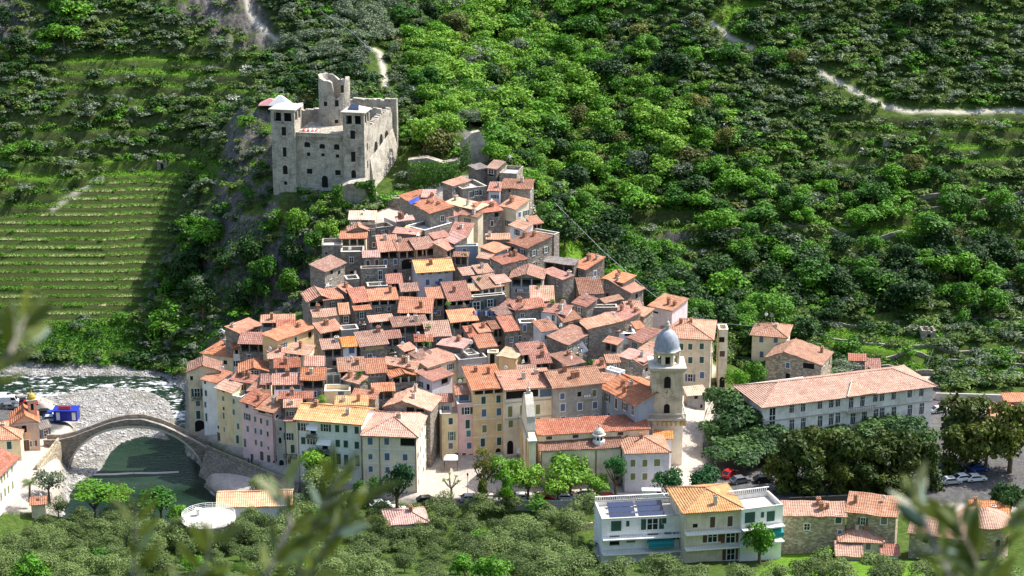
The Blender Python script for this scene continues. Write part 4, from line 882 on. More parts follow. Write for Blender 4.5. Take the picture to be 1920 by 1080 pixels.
H('large house with clean orange roof and blue grey flank left of the bell tower', 735, 217, 1037, 382, 240, 'G', 'orange', 'blue', Y=371, D=10, ch=3, ov=.5,
  wins=[(780, 320, 'n', .9, 1.7), (862, 375, 'N', .9, 2.2), (940, 402, 'n', .9, 1.6), (1013, 440, 'w', .9, 1.9), (795, 488, 'd', .7, 1.0)])
def absorb(main, *others):
    bpy.context.view_layer.update()
    for o in others:
        Mx = main.matrix_basis.inverted() @ o.matrix_basis
        for ch in list(o.children):
            mb_ = ch.matrix_basis.copy(); ch.parent = main; ch.matrix_basis = Mx @ mb_
        HOUSES[:] = [h for h in HOUSES if h[0] != o]; bpy.data.objects.remove(o)
def local(root, p):                                       # world point into a thing's frame
    return root.matrix_basis.inverted() @ Vector(p)
def slab(name, pts, Y, th, m, parent=None, ry=0.0, **kw):     # upright wall with a broken outline, standing at depth Y
    P3 = []
    for px, py in pts:
        d = ray(px, py); n = np.array((sin(ry), cos(ry), 0)); q = PY(pts[0][0], pts[0][1], Y); t = ((q-CAM)@n)/(d@n); P3.append(CAM+d*t)
    n = np.array((sin(ry), cos(ry), 0)); s = MB(); s.hexa([p for p in P3], [p+n*th for p in P3], m)
    base = np.array([np.mean([p[0] for p in P3]), np.mean([p[1] for p in P3]), min(p[2] for p in P3)])
    s.v = [tuple(np.array(v)-base) for v in s.v]
    o = s.build(name, parent, **kw); o.location = base; return o
# ---- right of the village
TR = (1140, 580, 3.0)
H('big four storey pale house with brown hipped roof right of the bell tower', 300, 152, 580, 165, 110, 'H', 'mottled', 'cream', b=485, zb=0, D=13, ch=2, rw=3, rows=3, ov=.7,
  wins=[(412, 210, 'G', .95, 1.5), (463, 210, 'G', .95, 1.4), (527, 208, 'G', .95, 1.4), (463, 286, 'G', .95, 1.5), (527, 284, 'G', .95, 1.5), (463, 385, 'b', 1.0, 1.7), (529, 370, 'B', .95, 1.5)])
H('narrow yellow building with white balconies right of the big hipped house', 626, 112, 676, 112, 30, 'T', 'grey', 'cream', b=440, zb=0, D=5, wins=[(640, 170, 'd', 1.2, 1.2), (642, 250, 'N', 1.2, 1.4), (642, 410, 'a', 1.2, 2.6)])
H('stone shed house with white metal roof beside the road by the bell tower', 450, 482, 548, 474, 45, 'F', 'cream', 'grey', b=578, zb=-.5, ch=0, wins=[(495, 495, 'd', .8, .7), (525, 545, 'd', .5, .8)])
TR = (1380, 570, 4.0)
H('square yellow house with grey shutters and hipped roof under the wooded slope', 122, 226, 375, 246, 120, 'H', 'mottled', 'straw', b=415, zb=1.4, D=9, ch=1, ov=.6, rw=2, rows=2, wins=[(190, 265, 'B', .95, 1.5), (298, 268, 'B', .95, 1.5), (192, 378, 'B', .9, 1.5)])
H('rubble stone house with orange brown gable and an orange lean-to strip', 222, 402, 640, 458, 62, 'E', 'mottled', 'cobble', b=585, zb=.4, D=10, ax=-2.2, ch=1, rw=2, rows=1, wins=[(388, 460, 'B', .9, 1.3), (388, 545, 'd', 1.0, 1.5), (545, 465, 'd', 2.6, 1.3), (493, 540, 'w', .6, .8)])
H('small shed with red roof on the terraces behind the school, left half', 850, 416, 968, 422, 45, 'F', 'red', 'dark', ch=0, b=520, zb=1)
H('small shed with red roof on the terraces behind the school, right half', 965, 486, 1078, 490, 78, 'F', 'red', 'dark', ch=0, b=530, zb=.6)
sch = H('long white two storey school building with tall triple windows and faded hipped roof', 208, 762, 1478, 606, 150, 'H', 'mottled', 'school', b=1000, ch=0, D=13, ov=.8, cat='school', name='school_building',
  wins=[(272, 840, 'w', 1.3, 3.6)]+[(x, y, 'k', 1.0, 1.7) for x, y in ((417, 787), (503, 777), (629, 757), (714, 748), (764, 740), (1045, 705), (1095, 699), (1182, 688), (1303, 672), (1390, 662))]
  +[(x, y, 'k', 1.05, 2.5) for x, y in ((418, 907), (504, 897), (630, 880), (714, 865), (764, 850), (1048, 828), (1095, 820), (1183, 812), (1303, 798), (1392, 784))]+[(863, 741, 'k', 1.0, 2.2), (948, 730, 'k', 1.0, 2.2), (876, 860, 'k', 1.1, 2.4), (962, 848, 'k', 1.1, 2.4)])
H('flat white roofed block standing behind the left end of the school', 130, 640, 560, 585, 40, 'T', 'cream', 'white', Y=399, D=7)
# school: string course, balcony, projecting gable over the middle bay
def deco(root, W, D, ze):
    s = MB(); s.box(-W/2-.02, W/2+.02, -.12, .05, ze-3.75, ze-3.5, M['coping']); s.box(-W/2-.02, W/2+.02, -.12, .05, ze-.5, ze-.2, M['coping'])
    s.build('string_course', root)
    r = MB(); x0, x1 = W*.0-1.0, W*.0+6.0; xm = (x0+x1)/2
    sheet(r, [(x0, -.9, ze+.05), (x1, -.9, ze+.05), (xm, 3.8, ze+1.75), (xm, 3.8, ze+1.75)], 5, 4, TILE['pale'], seed=4); r.tube([(x0, -.9, ze+.12), (xm, 3.8, ze+1.85)], .14, M['coping'])
    r.build('roof', root)
    b = MB(); b.box(x0+.3, x1-.3, -1.1, 0, ze-3.75, ze-3.55, M['coping'])
    for i in range(16): x = x0+.35+i*(x1-x0-.75)/15; b.box(x, x+.05, -1.08, -1.03, ze-3.55, ze-2.65, M['iron'])
    b.box(x0+.3, x1-.3, -1.09, -1.02, ze-2.65, ze-2.58, M['iron']); b.build('balcony', root)
r_, W_, D_, ze_, _, _ = [h for h in HOUSES if h[0] is sch][0]; deco(sch, W_, D_, ze_)
# ---- church
TR = (980, 680, 4.908)
ais = H('parish church with long red tiled nave, small white cupola and cream walls', 165, 806, 915, 772, 95, 'F', 'brown', 'church', b=1120, ch=0, cat='church', name='church', wins=[(795, 830, 'd', .01, .01)], ov=.3)
aW, aD, aze = HOUSES[-1][1:4]; aY = ais.location.y
nav = H('nave', 145, 666, 1165, 606, 115, 'F', 'red', 'church', Y=aY+aD+.05, ch=0, D=6.0, wins=[(243, 692, 'N', 1.2, .7), (487, 678, 'N', 1.2, .7), (900, 652, 'N', 1.2, .7)], name='nave', ov=.3)
nW, nD, nze = HOUSES[-1][1:4]
pil = MB()
for x in (-aW/2+.1, aW*.18, aW/2-.15): pil.tube([(x, -.12, 0), (x, -.12, aze-.2)], .09, M['brown'], 8)
pil.box(-aW/2, aW/2, -.3, .0, aze-.42, aze-.12, M['coping']); pil.build('drainpipe', ais)
oc = MB(); oc.ring([(.95, 0), (.95, .1), (.7, .1), (.7, .02)], M['frame'], 20, cap=False); oc.ring([(.7, 0), (.7, .03)], M['glass'], 20)
p = PY(980+285/4.908, 680+882/4.908, aY); l = local(ais, p); o = oc.build('window', ais); o.location = (l.x, -.01, l.z); o.rotation_euler = (pi/2, 0, 0)
cu = MB(); cu.ring([(1.25, -1.2), (1.25, .25), (1.0, .3), (1.0, 1.35), (1.35, 1.4), (1.4, 1.6), (1.2, 1.7)], WALL['white'], 8); cu.ring([(1.15, 1.7), (1.08, 2.1), (.85, 2.5), (.5, 2.8), (.15, 2.95), (.12, 3.3), (.2, 3.45), (.08, 3.7)], M['coping'], 16)
for i in range(8):
    a = pi/8+i*pi/4; q = 1.0*cos(pi/8)+.01; pts = [(-.22, .45), (.22, .45), (.22, 1.0), (.12, 1.18), (-.12, 1.18), (-.22, 1.0)]
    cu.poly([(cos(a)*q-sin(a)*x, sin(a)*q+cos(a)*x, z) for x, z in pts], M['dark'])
l = local(ais, PY(980+705/4.908, 680+745/4.908, aY+1.7)); o = cu.build('cupola', ais, smooth=False); o.location = (l.x, 1.8, l.z+.3)
# baroque west front seen almost edge on
prof = [(-7.2, 0), (7.2, 0), (7.2, 10.2), (6.2, 10.6), (5.0, 11.6), (4.4, 13.2), (4.2, 14.2), (2.6, 16.2), (1.2, 17.3), (.5, 17.7), (-.5, 17.7), (-1.2, 17.3), (-2.6, 16.2), (-4.2, 14.2), (-4.4, 13.2), (-5.0, 11.6), (-6.2, 10.6), (-7.2, 10.2)]
fc = MB(); fc.hexa([(-.8, y+7, z) for y, z in prof], [(.5, y+7, z) for y, z in prof], WALL['church']); fc.box(-1.1, .75, -.5, 14.5, 10.2, 10.6, M['coping'])
for y in (1.2, 4.0, 10.0, 12.8): fc.box(-1.05, -.8, y-.5, y+.5, .0, 10.2, WALL['ochre'])
for (ya, za), (yb, zb) in zip(prof[3:8], prof[4:9]): fc.hexa([(-.95, ya+7, za), (.7, ya+7, za), (.7, yb+7, zb), (-.95, yb+7, zb)], [(-.95, ya+7, za+.3), (.7, ya+7, za+.3), (.7, yb+7, zb+.3), (-.95, yb+7, zb+.3)], M['coping'])
for (ya, za), (yb, zb) in zip(prof[9:15], prof[10:16]): fc.hexa([(-.95, ya+7, za), (.7, ya+7, za), (.7, yb+7, zb), (-.95, yb+7, zb)], [(-.95, ya+7, za+.3), (.7, ya+7, za+.3), (.7, yb+7, zb+.3), (-.95, yb+7, zb+.3)], M['coping'])
fc.box(-.5, .3, 6.6, 7.4, 17.7, 18.6, M['coping']); fc.ring([(.05, 18.6), (.35, 18.9), (.3, 19.2), (.06, 19.4), (.05, 20.5)], M['coping'], 10, (-.1, 7))
f_ = fc.build('facade', ais); f_.location = (-aW/2-1.6, -1.0, .2)
absorb(ais, nav)
TR = (1140, 580, 3.0)
H('lilac sacristy house with olive shutters and fan shaped roof in front of the bell tower', 98, 808, 345, 800, 120, 'H', 'mottled', 'lilac', b=1020, D=9, ch=1, rw=2,
  wins=[(140, 865, 'O', .95, 1.5), (207, 865, 'O', .95, 1.5), (276, 862, 'O', 1.2, 1.5), (140, 940, 'O', .95, 1.4), (207, 940, 'O', .95, 1.4), (273, 940, 'O', .95, 1.4), (325, 850, 'w', .01, .01)])
H('white box with small orange roof perched between sacristy and bell tower', 262, 722, 358, 724, 38, 'F', 'vivid', 'white', Y=363.5, ch=0, D=3)
# ---- bell tower
BY = 368.0
def zt(py, px=1251): return PY(px, py, BY)[2]
bx = PY(1251, 740, BY)[0]; z0 = float(hfun(bx, BY))-.5
bt = thing('bell_tower', 'tall cream bell tower with grey dome, clock face and arcaded balcony', 'bell tower', (bx, BY+3.2, z0))
zl = lambda py: zt(py)-z0
w = MB(); cm = wall_mat('tower_render', (.60, .53, .40), 0, .55, .03)
w.box(-3.35, 3.35, -3.35, 3.35, 0, zl(790), WALL['beige']); w.box(-3.1, 3.1, -3.1, 3.1, zl(790), zl(697), cm)
for x in (-3.1, 2.6): w.box(x-.04, x+.54, -3.18, -3.1, zl(775), zl(699), cm)
for x in (-1.35, .95): w.box(x, x+.4, -3.16, -3.1, zl(775), zl(699), cm)
w.build('wall', bt)
w = MB(); w.box(-3.5, 3.5, -3.5, 3.5, zl(697), zl(694), M['coping']); w.box(-3.8, 3.8, -3.8, 3.8, zl(694), zl(689), M['coping']); w.build('cornice', bt)
w = MB(); zb0, zb1 = zl(790), zl(786)
w.box(-3.9, 3.9, -3.9, 3.9, zb0+.35, zb1+.35, M['coping'])
for k in range(9):
    x = -3.75+k*.94
    for (cx, cy, rz) in ((x, -3.62, 0), (3.62, x, 1)):
        if rz == 0: w.box(cx-.12, cx+.12, -3.85, -3.3, zb0-.75, zb0+.35, M['gold'])
        else: w.box(3.3, 3.85, x-.12, x+.12, zb0-.75, zb0+.35, M['gold'])
w.build('arcade', bt)
w = MB()
for k in range(27):
    x = -3.8+k*.292
    for a, b in ((x, -3.85), (3.78, x)): w.box(a, a+.09, b, b+.09, zb1+.35, zb1+1.25, M['coping'])
w.box(-3.9, 3.9, -3.9, -3.7, zb1+1.25, zb1+1.38, M['coping']); w.box(3.7, 3.9, -3.7, 3.9, zb1+1.25, zb1+1.38, M['coping']); w.build('balustrade', bt)
w = MB(); zo = zl(691); zp = zl(664)
R8 = 2.55
w.ring([(R8, zo), (R8+.15, zo+.5), (R8, zo+.55)], cm, 8, cap=False, a0=pi/8)
for i in range(8):
    a = pi/8+i*pi/4; w.box(0, 0, 0, 0, 0, 0, cm) if 0 else None
    c_, s_ = cos(a), sin(a); px_, py_ = R8*c_, R8*s_
    w.ring([(.42, zo+.5), (.42, zp-.5)], cm, 6, (px_*.93, py_*.93))
w.ring([(R8-.35, zp-.9), (R8, zp-.9), (R8, zp-.25), (R8+.35, zp-.2), (R8+.4, zp+.05), (R8, zp+.15)], cm, 8, cap=True, a0=pi/8)
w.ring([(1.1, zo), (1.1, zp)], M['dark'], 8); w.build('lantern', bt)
w = MB()
dome = [(R8*1.02*cos(t), zp+.1+(zl(626)-zp)*sin(t)) for t in [i*pi/2/10 for i in range(10)]]
w.ring([(R8*1.04, zp), (R8*1.04, zp+.1)]+dome+[(.4, zl(626)+.1)], M['zinc'], 28); w.build('dome', bt, smooth=True)
w = MB(); zd = zl(626)-.1; w.ring([(.55, zd), (.5, zd+.9), (.62, zd+1.0), (.5, zd+1.15), (.38, zd+1.6), (.12, zd+1.9), (.08, zd+2.4)], M['coping'], 10); w.build('finial', bt)
w = MB(); cz = zl(738)
for i in range(12):
    a = i*pi/6; r0, r1 = .95, 1.18
    w.hexa([(r0*sin(a)-.05*cos(a), -3.13, cz+r0*cos(a)+.05*sin(a)), (r0*sin(a)+.05*cos(a), -3.13, cz+r0*cos(a)-.05*sin(a)), (r1*sin(a)+.05*cos(a), -3.13, cz+r1*cos(a)-.05*sin(a)), (r1*sin(a)-.05*cos(a), -3.13, cz+r1*cos(a)+.05*sin(a))],
           [(r0*sin(a)-.05*cos(a), -3.17, cz+r0*cos(a)+.05*sin(a)), (r0*sin(a)+.05*cos(a), -3.17, cz+r0*cos(a)-.05*sin(a)), (r1*sin(a)+.05*cos(a), -3.17, cz+r1*cos(a)-.05*sin(a)), (r1*sin(a)-.05*cos(a), -3.17, cz+r1*cos(a)+.05*sin(a))], M['dial'])
w.tube([(0, -3.16, cz), (-.5, -3.16, cz+.35)], .05, M['dial'], 4); w.tube([(0, -3.16, cz), (.05, -3.16, cz+.8)], .04, M['dial'], 4); w.build('clock', bt)
window(bt, 0, zl(728), 'a', 1.35, 2.5, -3.12); window(bt, 0, zl(775), 'a', 1.2, 2.0, -3.12); window(bt, 3.12, zl(728), 'a', 1.35, 2.5, 0, pi/2)
# ---- castle
CY = 472.0
q = PY(600, 353, CY); th = radians(-11); cz0 = q[2]-12
ca = thing('castle', 'ruined medieval castle with two square towers and a long pierced east wall on the crag', 'castle', (q[0], q[1], cz0), th)
cs = WALL['castle']; zc = lambda py, px=600: PY(px, py, CY)[2]-cz0
def cu_(px):                                             # local u on the front plane
    d = ray(px, 300); n = np.array((-sin(th), cos(th), 0)); t = ((q-CAM)@n)/(d@n); p = CAM+d*t; return (p[0]-q[0])*cos(th)+(p[1]-q[1])*sin(th)
uL0, uL1, uR0, uR1 = cu_(519), cu_(557), cu_(647), cu_(682)
def jag(mb, x0, x1, y0, y1, zb, tops, m, n=12, seed=1):    # wall with a broken crest; tops = (z at start, z at end), runs along its long side
    rr = random.Random(seed); L = (x1-x0) if (x1-x0) > (y1-y0) else (y1-y0); al = (x1-x0) > (y1-y0)
    for i in range(n):
        a, b = i/n, (i+1)/n; za = tops[0]+(tops[1]-tops[0])*(a+b)/2+rr.uniform(-.35, .3)
        if al: mb.hexa([(x0+L*a, y0, zb), (x0+L*b, y0, zb), (x0+L*b, y1, zb), (x0+L*a, y1, zb)], [(x0+L*a, y0, za), (x0+L*b, y0, za+rr.uniform(-.2, .2)), (x0+L*b, y1, za), (x0+L*a, y1, za)], m)
        else: mb.hexa([(x0, y0+L*a, zb), (x1, y0+L*a, zb), (x1, y0+L*b, zb), (x0, y0+L*b, zb)], [(x0, y0+L*a, za), (x1, y0+L*a, za), (x1, y0+L*b, za+rr.uniform(-.2, .2)), (x0, y0+L*b, za)], m)
def tower(u0, u1, zb, zt_, nm):
    w = MB(); d = u1-u0; zo = zt_-3.6
    w.box(u0, u1, -1.2, -1.2+d, zb, zo, cs)
    for (a, b) in ((u0, -1.2), (u1-.8, -1.2), (u0, -1.2+d-.8), (u1-.8, -1.2+d-.8)): w.box(a, a+.8, b, b+.8, zo, zt_, cs)
    w.box(u0+d/2-.35, u0+d/2+.35, -1.2, -.7, zo, zt_-.6, cs); w.box(u1-.5, u1, -1.2+d/2-.35, -1.2+d/2+.35, zo, zt_-.6, cs); w.box(u0, u0+.5, -1.2+d/2-.35, -1.2+d/2+.35, zo, zt_-.6, cs)
    for (a, b, c, e) in ((u0+.8, u1-.8, -1.2, -.75), (u0+.8, u1-.8, -1.2+d-.45, -1.2+d), (u0, u0+.45, -.4, -1.2+d-.8), (u1-.45, u1, -.4, -1.2+d-.8)): w.box(a, b, c, e, zt_-.7, zt_-.01, cs); w.box(a, b, c, e, zo, zo+.7, cs)
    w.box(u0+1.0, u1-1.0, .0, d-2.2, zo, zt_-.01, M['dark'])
    w.build('tower', ca)
    r = MB(); o = .45; A = [(u0-o, -1.2-o, zt_), (u1+o, -1.2-o, zt_), (u1+o, -1.2+d+o, zt_), (u0-o, -1.2+d+o, zt_)]; r.hexa(A, [(x, y, z+.2) for x, y, z in A], M['coping'])
    ap = ((u0+u1)/2, -1.2+d/2, zt_+1.5); B = [(x, y, z+.2) for x, y, z in A]
    for i in range(4): r.poly([B[i], B[(i+1) % 4], ap], M['coping'])
    ro = r.build('roof', ca); return ro
tower(uL0-.8, uL1, -9, zc(207), 'l'); ro = tower(uR0, uR1+.6, 0, zc(207), 'r')
sp_ = MB(); c0 = (uR0+uR1)/2; sp_.hexa([(c0-1.2, -.6, zc(207)+.75), (c0+1.6, -.6, zc(207)+.75), (c0+1.2, 1.0, zc(207)+1.6), (c0-.8, 1.0, zc(207)+1.6)], [(c0-1.2, -.6, zc(207)+.9), (c0+1.6, -.6, zc(207)+.9), (c0+1.2, 1.0, zc(207)+1.75), (c0-.8, 1.0, zc(207)+1.75)], M['panel']); sp_.build('solar_panel', ro)
w = MB(); zf = zc(250)
w.box(uL1, uR0, 0, 1.4, 0, zf-.9, cs); w.box(uL1, uR0, -.35, 1.4, zf-.9, zf, cs)
for i in range(18): x = uL1+.15+i*(uR0-uL1-.6)/17; w.box(x, x+.28, -.3, 0, zf-1.6, zf-.9, cs)
w.box(uL1, uR0, -.5, 12, zf, zf+.15, WALL['ruin']); w.build('curtain_wall', ca)
for px, py, t, ww, hh in ((577, 272, 'a', 1.5, 1.3), (605, 274, 'a', 1.4, 1.2), (632, 274, 'a', 1.4, 1.4), (579, 290, 'd', .9, .9), (606, 290, 'd', .8, .8), (633, 291, 'd', .9, .8), (580, 322, 'd', 1.4, 1.3), (633, 322, 'd', 1.4, 1.3), (608, 340, 'a', 1.6, 3.1)):
    window(ca, cu_(px), zc(py)-hh/2+(.0), t, ww, hh, 0)
for px, L in ((537, ((247, 1.1, 2.2), (286, .9, 2.4), (319, 1.2, 2.3), (344, .8, .9))), (665, ((248, 1.2, 2.1), (289, 1.1, 2.6), (322, 1.2, 2.3)))):
    for py, ww, hh in L: window(ca, cu_(px), zc(py)-hh/2, 'a' if py > 300 else 'd', ww, hh, -1.2)
# east wall, battered foot, tall arches
w = MB(); xe = uR1+.4; De = 22.0
ew = [(3.8, zc(237)-.9), (9, zc(226)-1.4), (15, zc(214)-2.6), (21, zc(204)-4.0), (23, zc(212)-4.6), (23, 0), (3.8, 0)]
sk = .06                                                   # plan splay of the wall
w.hexa([(xe+y*sk, y, z) for y, z in ew], [(xe+y*sk-1.3, y, z) for y, z in ew], cs)
bt_ = [(3.6, zc(300)), (12, zc(290)), (21, zc(278)), (23.4, zc(270))]
w.hexa([(xe+3.6*sk, 3.6, bt_[0][1]), (xe+23.4*sk, 23.4, bt_[3][1]), (xe+23.4*sk, 23.4, 2), (xe+3.6*sk, 3.6, 6)], [(xe+3.6*sk+.1, 3.6, bt_[0][1]-.1), (xe+23.4*sk+.1, 23.4, bt_[3][1]-.1), (xe+24*sk+4.6, 25, 2), (xe+2.2, 3.4, 6)], cs)
rr = random.Random(77)
for i in range(22):
    y = 3.8+i*.8; za = float(np.interp(y, [p[0] for p in ew[:5]], [p[1] for p in ew[:5]])); hb = rr.uniform(.05, .75)
    w.hexa([(xe+y*sk-1.3, y, za-.5), (xe+y*sk+.01, y, za-.5), (xe+(y+.8)*sk+.01, y+.8, za-.5), (xe+(y+.8)*sk-1.3, y+.8, za-.5)], [(xe+y*sk-1.2, y, za+hb), (xe+y*sk-.05, y, za+hb*.8), (xe+(y+.8)*sk-.05, y+.8, za+hb*.7), (xe+(y+.8)*sk-1.2, y+.8, za+hb)], cs)
w.build('east_wall', ca)
for y, z, hh in ((8.5, 16.2, 3.8), (12.8, 16.6, 4.4), (17.2, 17.0, 4.0)):
    window(ca, xe+y*sk+.03, z+2.2, 'a', 2.5, hh+.6, y, pi/2-math.atan(sk))
for y, z in ((2.2, 12.5), (2.2, 17.5), (2.2, 22.0)): window(ca, uR1+.62, z, 'd', .8, 1.8, y-.8, pi/2)
for i in range(16): window(ca, xe+.03+(5+i*1.05)*sk, R.uniform(15, 24), 'd', .35, .4, 5+i*1.05, pi/2-math.atan(sk))
w = MB(); jag(w, xe+22*sk-16, xe+23*sk+1, 23, 24.4, 5, (zc(186)-4.6, zc(181)-4.8), cs, 16, 3); jag(w, uL0-.6, uL0+.6, 3, 22, -2, (zc(225)-1, zc(205)-3), cs, 10, 5); jag(w, uL0, uL1+1, 18, 19.2, 4, (zc(206)-4, zc(203)-4), cs, 8, 6)
jag(w, uR0-3, uR1+1, 14, 15, 4, (zc(203)-2.8, zc(200)-2.6), cs, 8, 7); w.build('inner_wall', ca)
# keep, round and broken open on its right
k = MB(); kx, kyy = cu_(604), 12.5; rr = random.Random(5); n = 26; Rk = 4.0; tk = 1.1
top = lambda i: zc(140)+3.0-(0 if i < 15 else 0)
ztops = []
for i in range(n):
    a = 2*pi*i/n; x = cos(a)
    zt_ = zc(150)-2.3+1.7*(-x)*.9+rr.uniform(-.35, .35)
    if .15 < x < .75 and sin(a) < 0: zt_ -= 5.0*(1-abs(x-.45)/.35)
    if x > .8: zt_ += 1.9
    ztops.append(zt_)
for i in range(n):
    a, b = 2*pi*i/n, 2*pi*(i+1)/n; z1, z2 = ztops[i], ztops[(i+1) % n]
    P_ = [(kx+Rk*cos(a), kyy+Rk*sin(a)), (kx+Rk*cos(b), kyy+Rk*sin(b)), (kx+(Rk-tk)*cos(b), kyy+(Rk-tk)*sin(b)), (kx+(Rk-tk)*cos(a), kyy+(Rk-tk)*sin(a))]
    k.hexa([(x, y, 6) for x, y in P_], [(P_[0][0], P_[0][1], z1), (P_[1][0], P_[1][1], z2), (P_[2][0], P_[2][1], z2), (P_[3][0], P_[3][1], z1)], cs)
k.build('keep', ca)
for a, z, hh in ((-1.15, zc(190)-3, 1.6), (-1.2, zc(222)-3, .9), (-1.9, zc(190)-3, 1.2), (-.75, zc(162)-3.4, 2.0)):
    window(ca, kx+(Rk+.03)*cos(a), z, 'd', .9, hh, kyy+(Rk+.03)*sin(a), a+pi/2)
w = MB()
for i in range(9): x = uL1+1+i*.5; w.box(x, x+.3, .5+i*.1, 1.5+i*.2, zf+.15, zf+R.uniform(.3, .8), M['tarpr'] if i % 2 else M['white'])
w.build('restoration_materials', ca)
# bastion under the gate with two blind arches
sb = slab('castle_bastion', [(636, 402), (636, 352), (652, 345), (681, 343), (690, 352), (704, 372), (708, 404)], 463, 6, WALL['castle'], label='stone bastion with two dark arches and ivy below the castle gate', cat='bastion')
for px, py in ((666, 394), (690, 391)):
    p = PY(px, py, 462.95); o = inst('arch', wmesh('a')[0], sb, tuple(Vector(p)-sb.location-Vector((0, 0, 1.4))), 0, (3.2, 1, 2.6))
w = MB(); p0, p1 = PY(563, 358, 468.5), PY(637, 362, 466)
def railing(name, pts, h, m, step, **kw):
    s = MB(); pts = [Vector(p) for p in pts]; b = pts[0].copy()
    for a, c in zip(pts[:-1], pts[1:]):
        n = max(1, int((c-a).length/step))
        for i in range(n+1): p = a.lerp(c, i/n)-b; s.tube([p, p+Vector((0, 0, h))], .03, m, 4)
        for f in (.5, 1.0): s.tube([a-b+Vector((0, 0, h*f)), c-b+Vector((0, 0, h*f))], .035, m, 4)
    o = s.build(name, **kw); o.location = b; return o
railing('railing', [p0, p1], 1.1, M['metal'], 1.2, label='thin railing along the path to the castle gate', cat='railing')
slab('garden_wall', [(706, 392), (706, 366), (722, 366), (722, 371), (750, 372), (753, 395), (740, 415)], 465.5, 1, WALL['ruin'], label='stone garden wall with pickets below the bright castle wall', cat='wall')
slab('ruined_wall', [(866, 330), (868, 282), (872, 262), (884, 250), (900, 246), (908, 262), (917, 290), (918, 340)], 481, 2.0, WALL['castle'], ry=-.3, label='steep fragment of pale fortress wall above the topmost village houses', cat='wall')
slab('cliff_wall', [(762, 372), (765, 300), (800, 296), (832, 306), (858, 300), (862, 352), (800, 372)], 478, 3.0, WALL['ruin'], label='ivy hung retaining wall between castle and topmost houses', cat='wall')
slab('terrace_ruin', [(742, 140), (748, 122), (770, 112), (800, 110), (824, 118), (826, 140), (810, 152), (775, 150)], 540, 1.2, WALL['ruin'], label='ruined round terrace wall on the slope above the castle', cat='wall')
tent = MB(); tp = PY(508, 196, 500)
for i, (dx, c) in enumerate(((0, 'pinkc'), (2.6, 'cloth'))): tent.hexa([(dx-3.2, -1.5, 0), (dx+2.6, -1.5, 0), (dx+2.6, 3, 0), (dx-3.2, 3, 0)], [(dx-.6, -.2, 1.6+i*.8), (dx+.2, -.2, 1.7+i*.8), (dx+.2, .3, 1.7+i*.8), (dx-.6, .3, 1.6+i*.8)], M[c])
o = tent.build('festival_tent', label='red and white cloth tent behind the castle on the left', cat='tent'); o.location = tp
# rock below the left tower is terrain; the small hut and terrace walls of the right hill
def stonehut(px, py, wpx, hpx, Y, lab): slab('stone_hut', [(px, py), (px, py-hpx), (px+wpx, py-hpx), (px+wpx, py)], Y, 4, WALL['ruin'], label=lab, cat='hut')
for px, py, w_, h_, lab in ((1655, 275, 34, 18, 'roofless stone hut on the right hillside below the track'), (1612, 410, 30, 22, 'grey ruined stone hut on the grass terrace'), (1655, 408, 24, 16, 'small pale stone hut right of the ruined one on the grass terrace'), (1728, 640, 26, 22, 'small round topped stone shelter on the lower right terraces'), (295, 318, 18, 16, 'little stone hut above the vineyard terraces')):
    p = hit(px+w_/2, py); s = MB(); k_ = ppm(p); W = w_/k_; Hh = h_/k_
    for (a, b, c, e) in ((-W/2, W/2, 0, .4), (-W/2, W/2, 3, 3.4), (-W/2, -W/2+.4, .4, 3), (W/2-.4, W/2, .4, 3)): jag(s, a, b, c, e, -1.5, (Hh, Hh*.85), WALL['ruin'], 5, int(px))
    s.box(-.4, .4, -.02, 0.0, 0, min(1.8, Hh*.8), M['dark']); s.box(-W/2+.4, W/2-.4, .4, 3, -1.2, -.9, WALL['ruin'])
    o = s.build('stone_hut', label=lab, cat='hut'); o.location = p
def twall(pts, h, lab, m=WALL['stone'], th=.6, foot=1.5):
    P3 = [Vector(hit(*p)) for p in pts]; b = P3[0].copy(); s = MB(); rr = random.Random(len(lab)); Q = []
    for a, c in zip(P3[:-1], P3[1:]):
        n = max(1, int((c-a).length/2.0))
        for i in range(n): Q.append(a.lerp(c, i/n))
    Q.append(P3[-1]); Q = [Vector((p.x, p.y, float(hfun(p.x, p.y))))-b for p in Q]; hs = [h+rr.uniform(-.2, .2)*h for _ in Q]
    for i in range(len(Q)-1):
        a, c = Q[i], Q[i+1]; Y_ = Vector((0, th, 0)); za, zc_ = Vector((0, 0, hs[i])), Vector((0, 0, hs[i+1])); d = Vector((0, 0, -foot))
        s.hexa([a+d, c+d, c+d+Y_, a+d+Y_], [a+za, c+zc_, c+zc_+Y_, a+za+Y_], m)
    o = s.build('terrace_wall', label=lab, cat='wall', group='dry stone terrace walls'); o.location = b
for i, (pts, h) in enumerate((([(1600, 402), (1640, 396), (1700, 400), (1780, 392), (1920, 365)], .9), ([(1555, 606), (1640, 618), (1760, 632), (1800, 640)], .6), ([(1560, 640), (1700, 655), (1920, 668)], .7), ([(1660, 682), (1780, 680), (1930, 690)], .8), ([(1770, 600), (1850, 606), (1930, 600)], .9), ([(1600, 690), (1680, 700), (1750, 706)], 1.4),
                                 ([(1460, 428), (1560, 440), (1700, 446)], 1.0), ([(1320, 452), (1400, 446), (1440, 452)], 2.2), ([(1590, 372), (1700, 378), (1800, 372)], 1.0), ([(1010, 342), (1050, 348), (1090, 362)], .8), ([(1040, 410), (1080, 420), (1110, 414)], 1.0))):
    twall(pts, h, ['grey terrace wall behind the stone huts of the right hillside', 'upper wall of the low terraces right of the yellow house', 'second wall of the low terraces, running to the right edge', 'wall behind the road at the foot of the right terraces', 'pale terrace wall at the right edge under the dark slope', 'low wall just behind the school roof end', 'faint wall along the sunny grass terrace', 'pale rock like wall over the dark overhang in the wood', 'thin wall above the stone huts', 'short wall beside the sandy clearing in the valley', 'short broken wall under the valley clearing'][i])
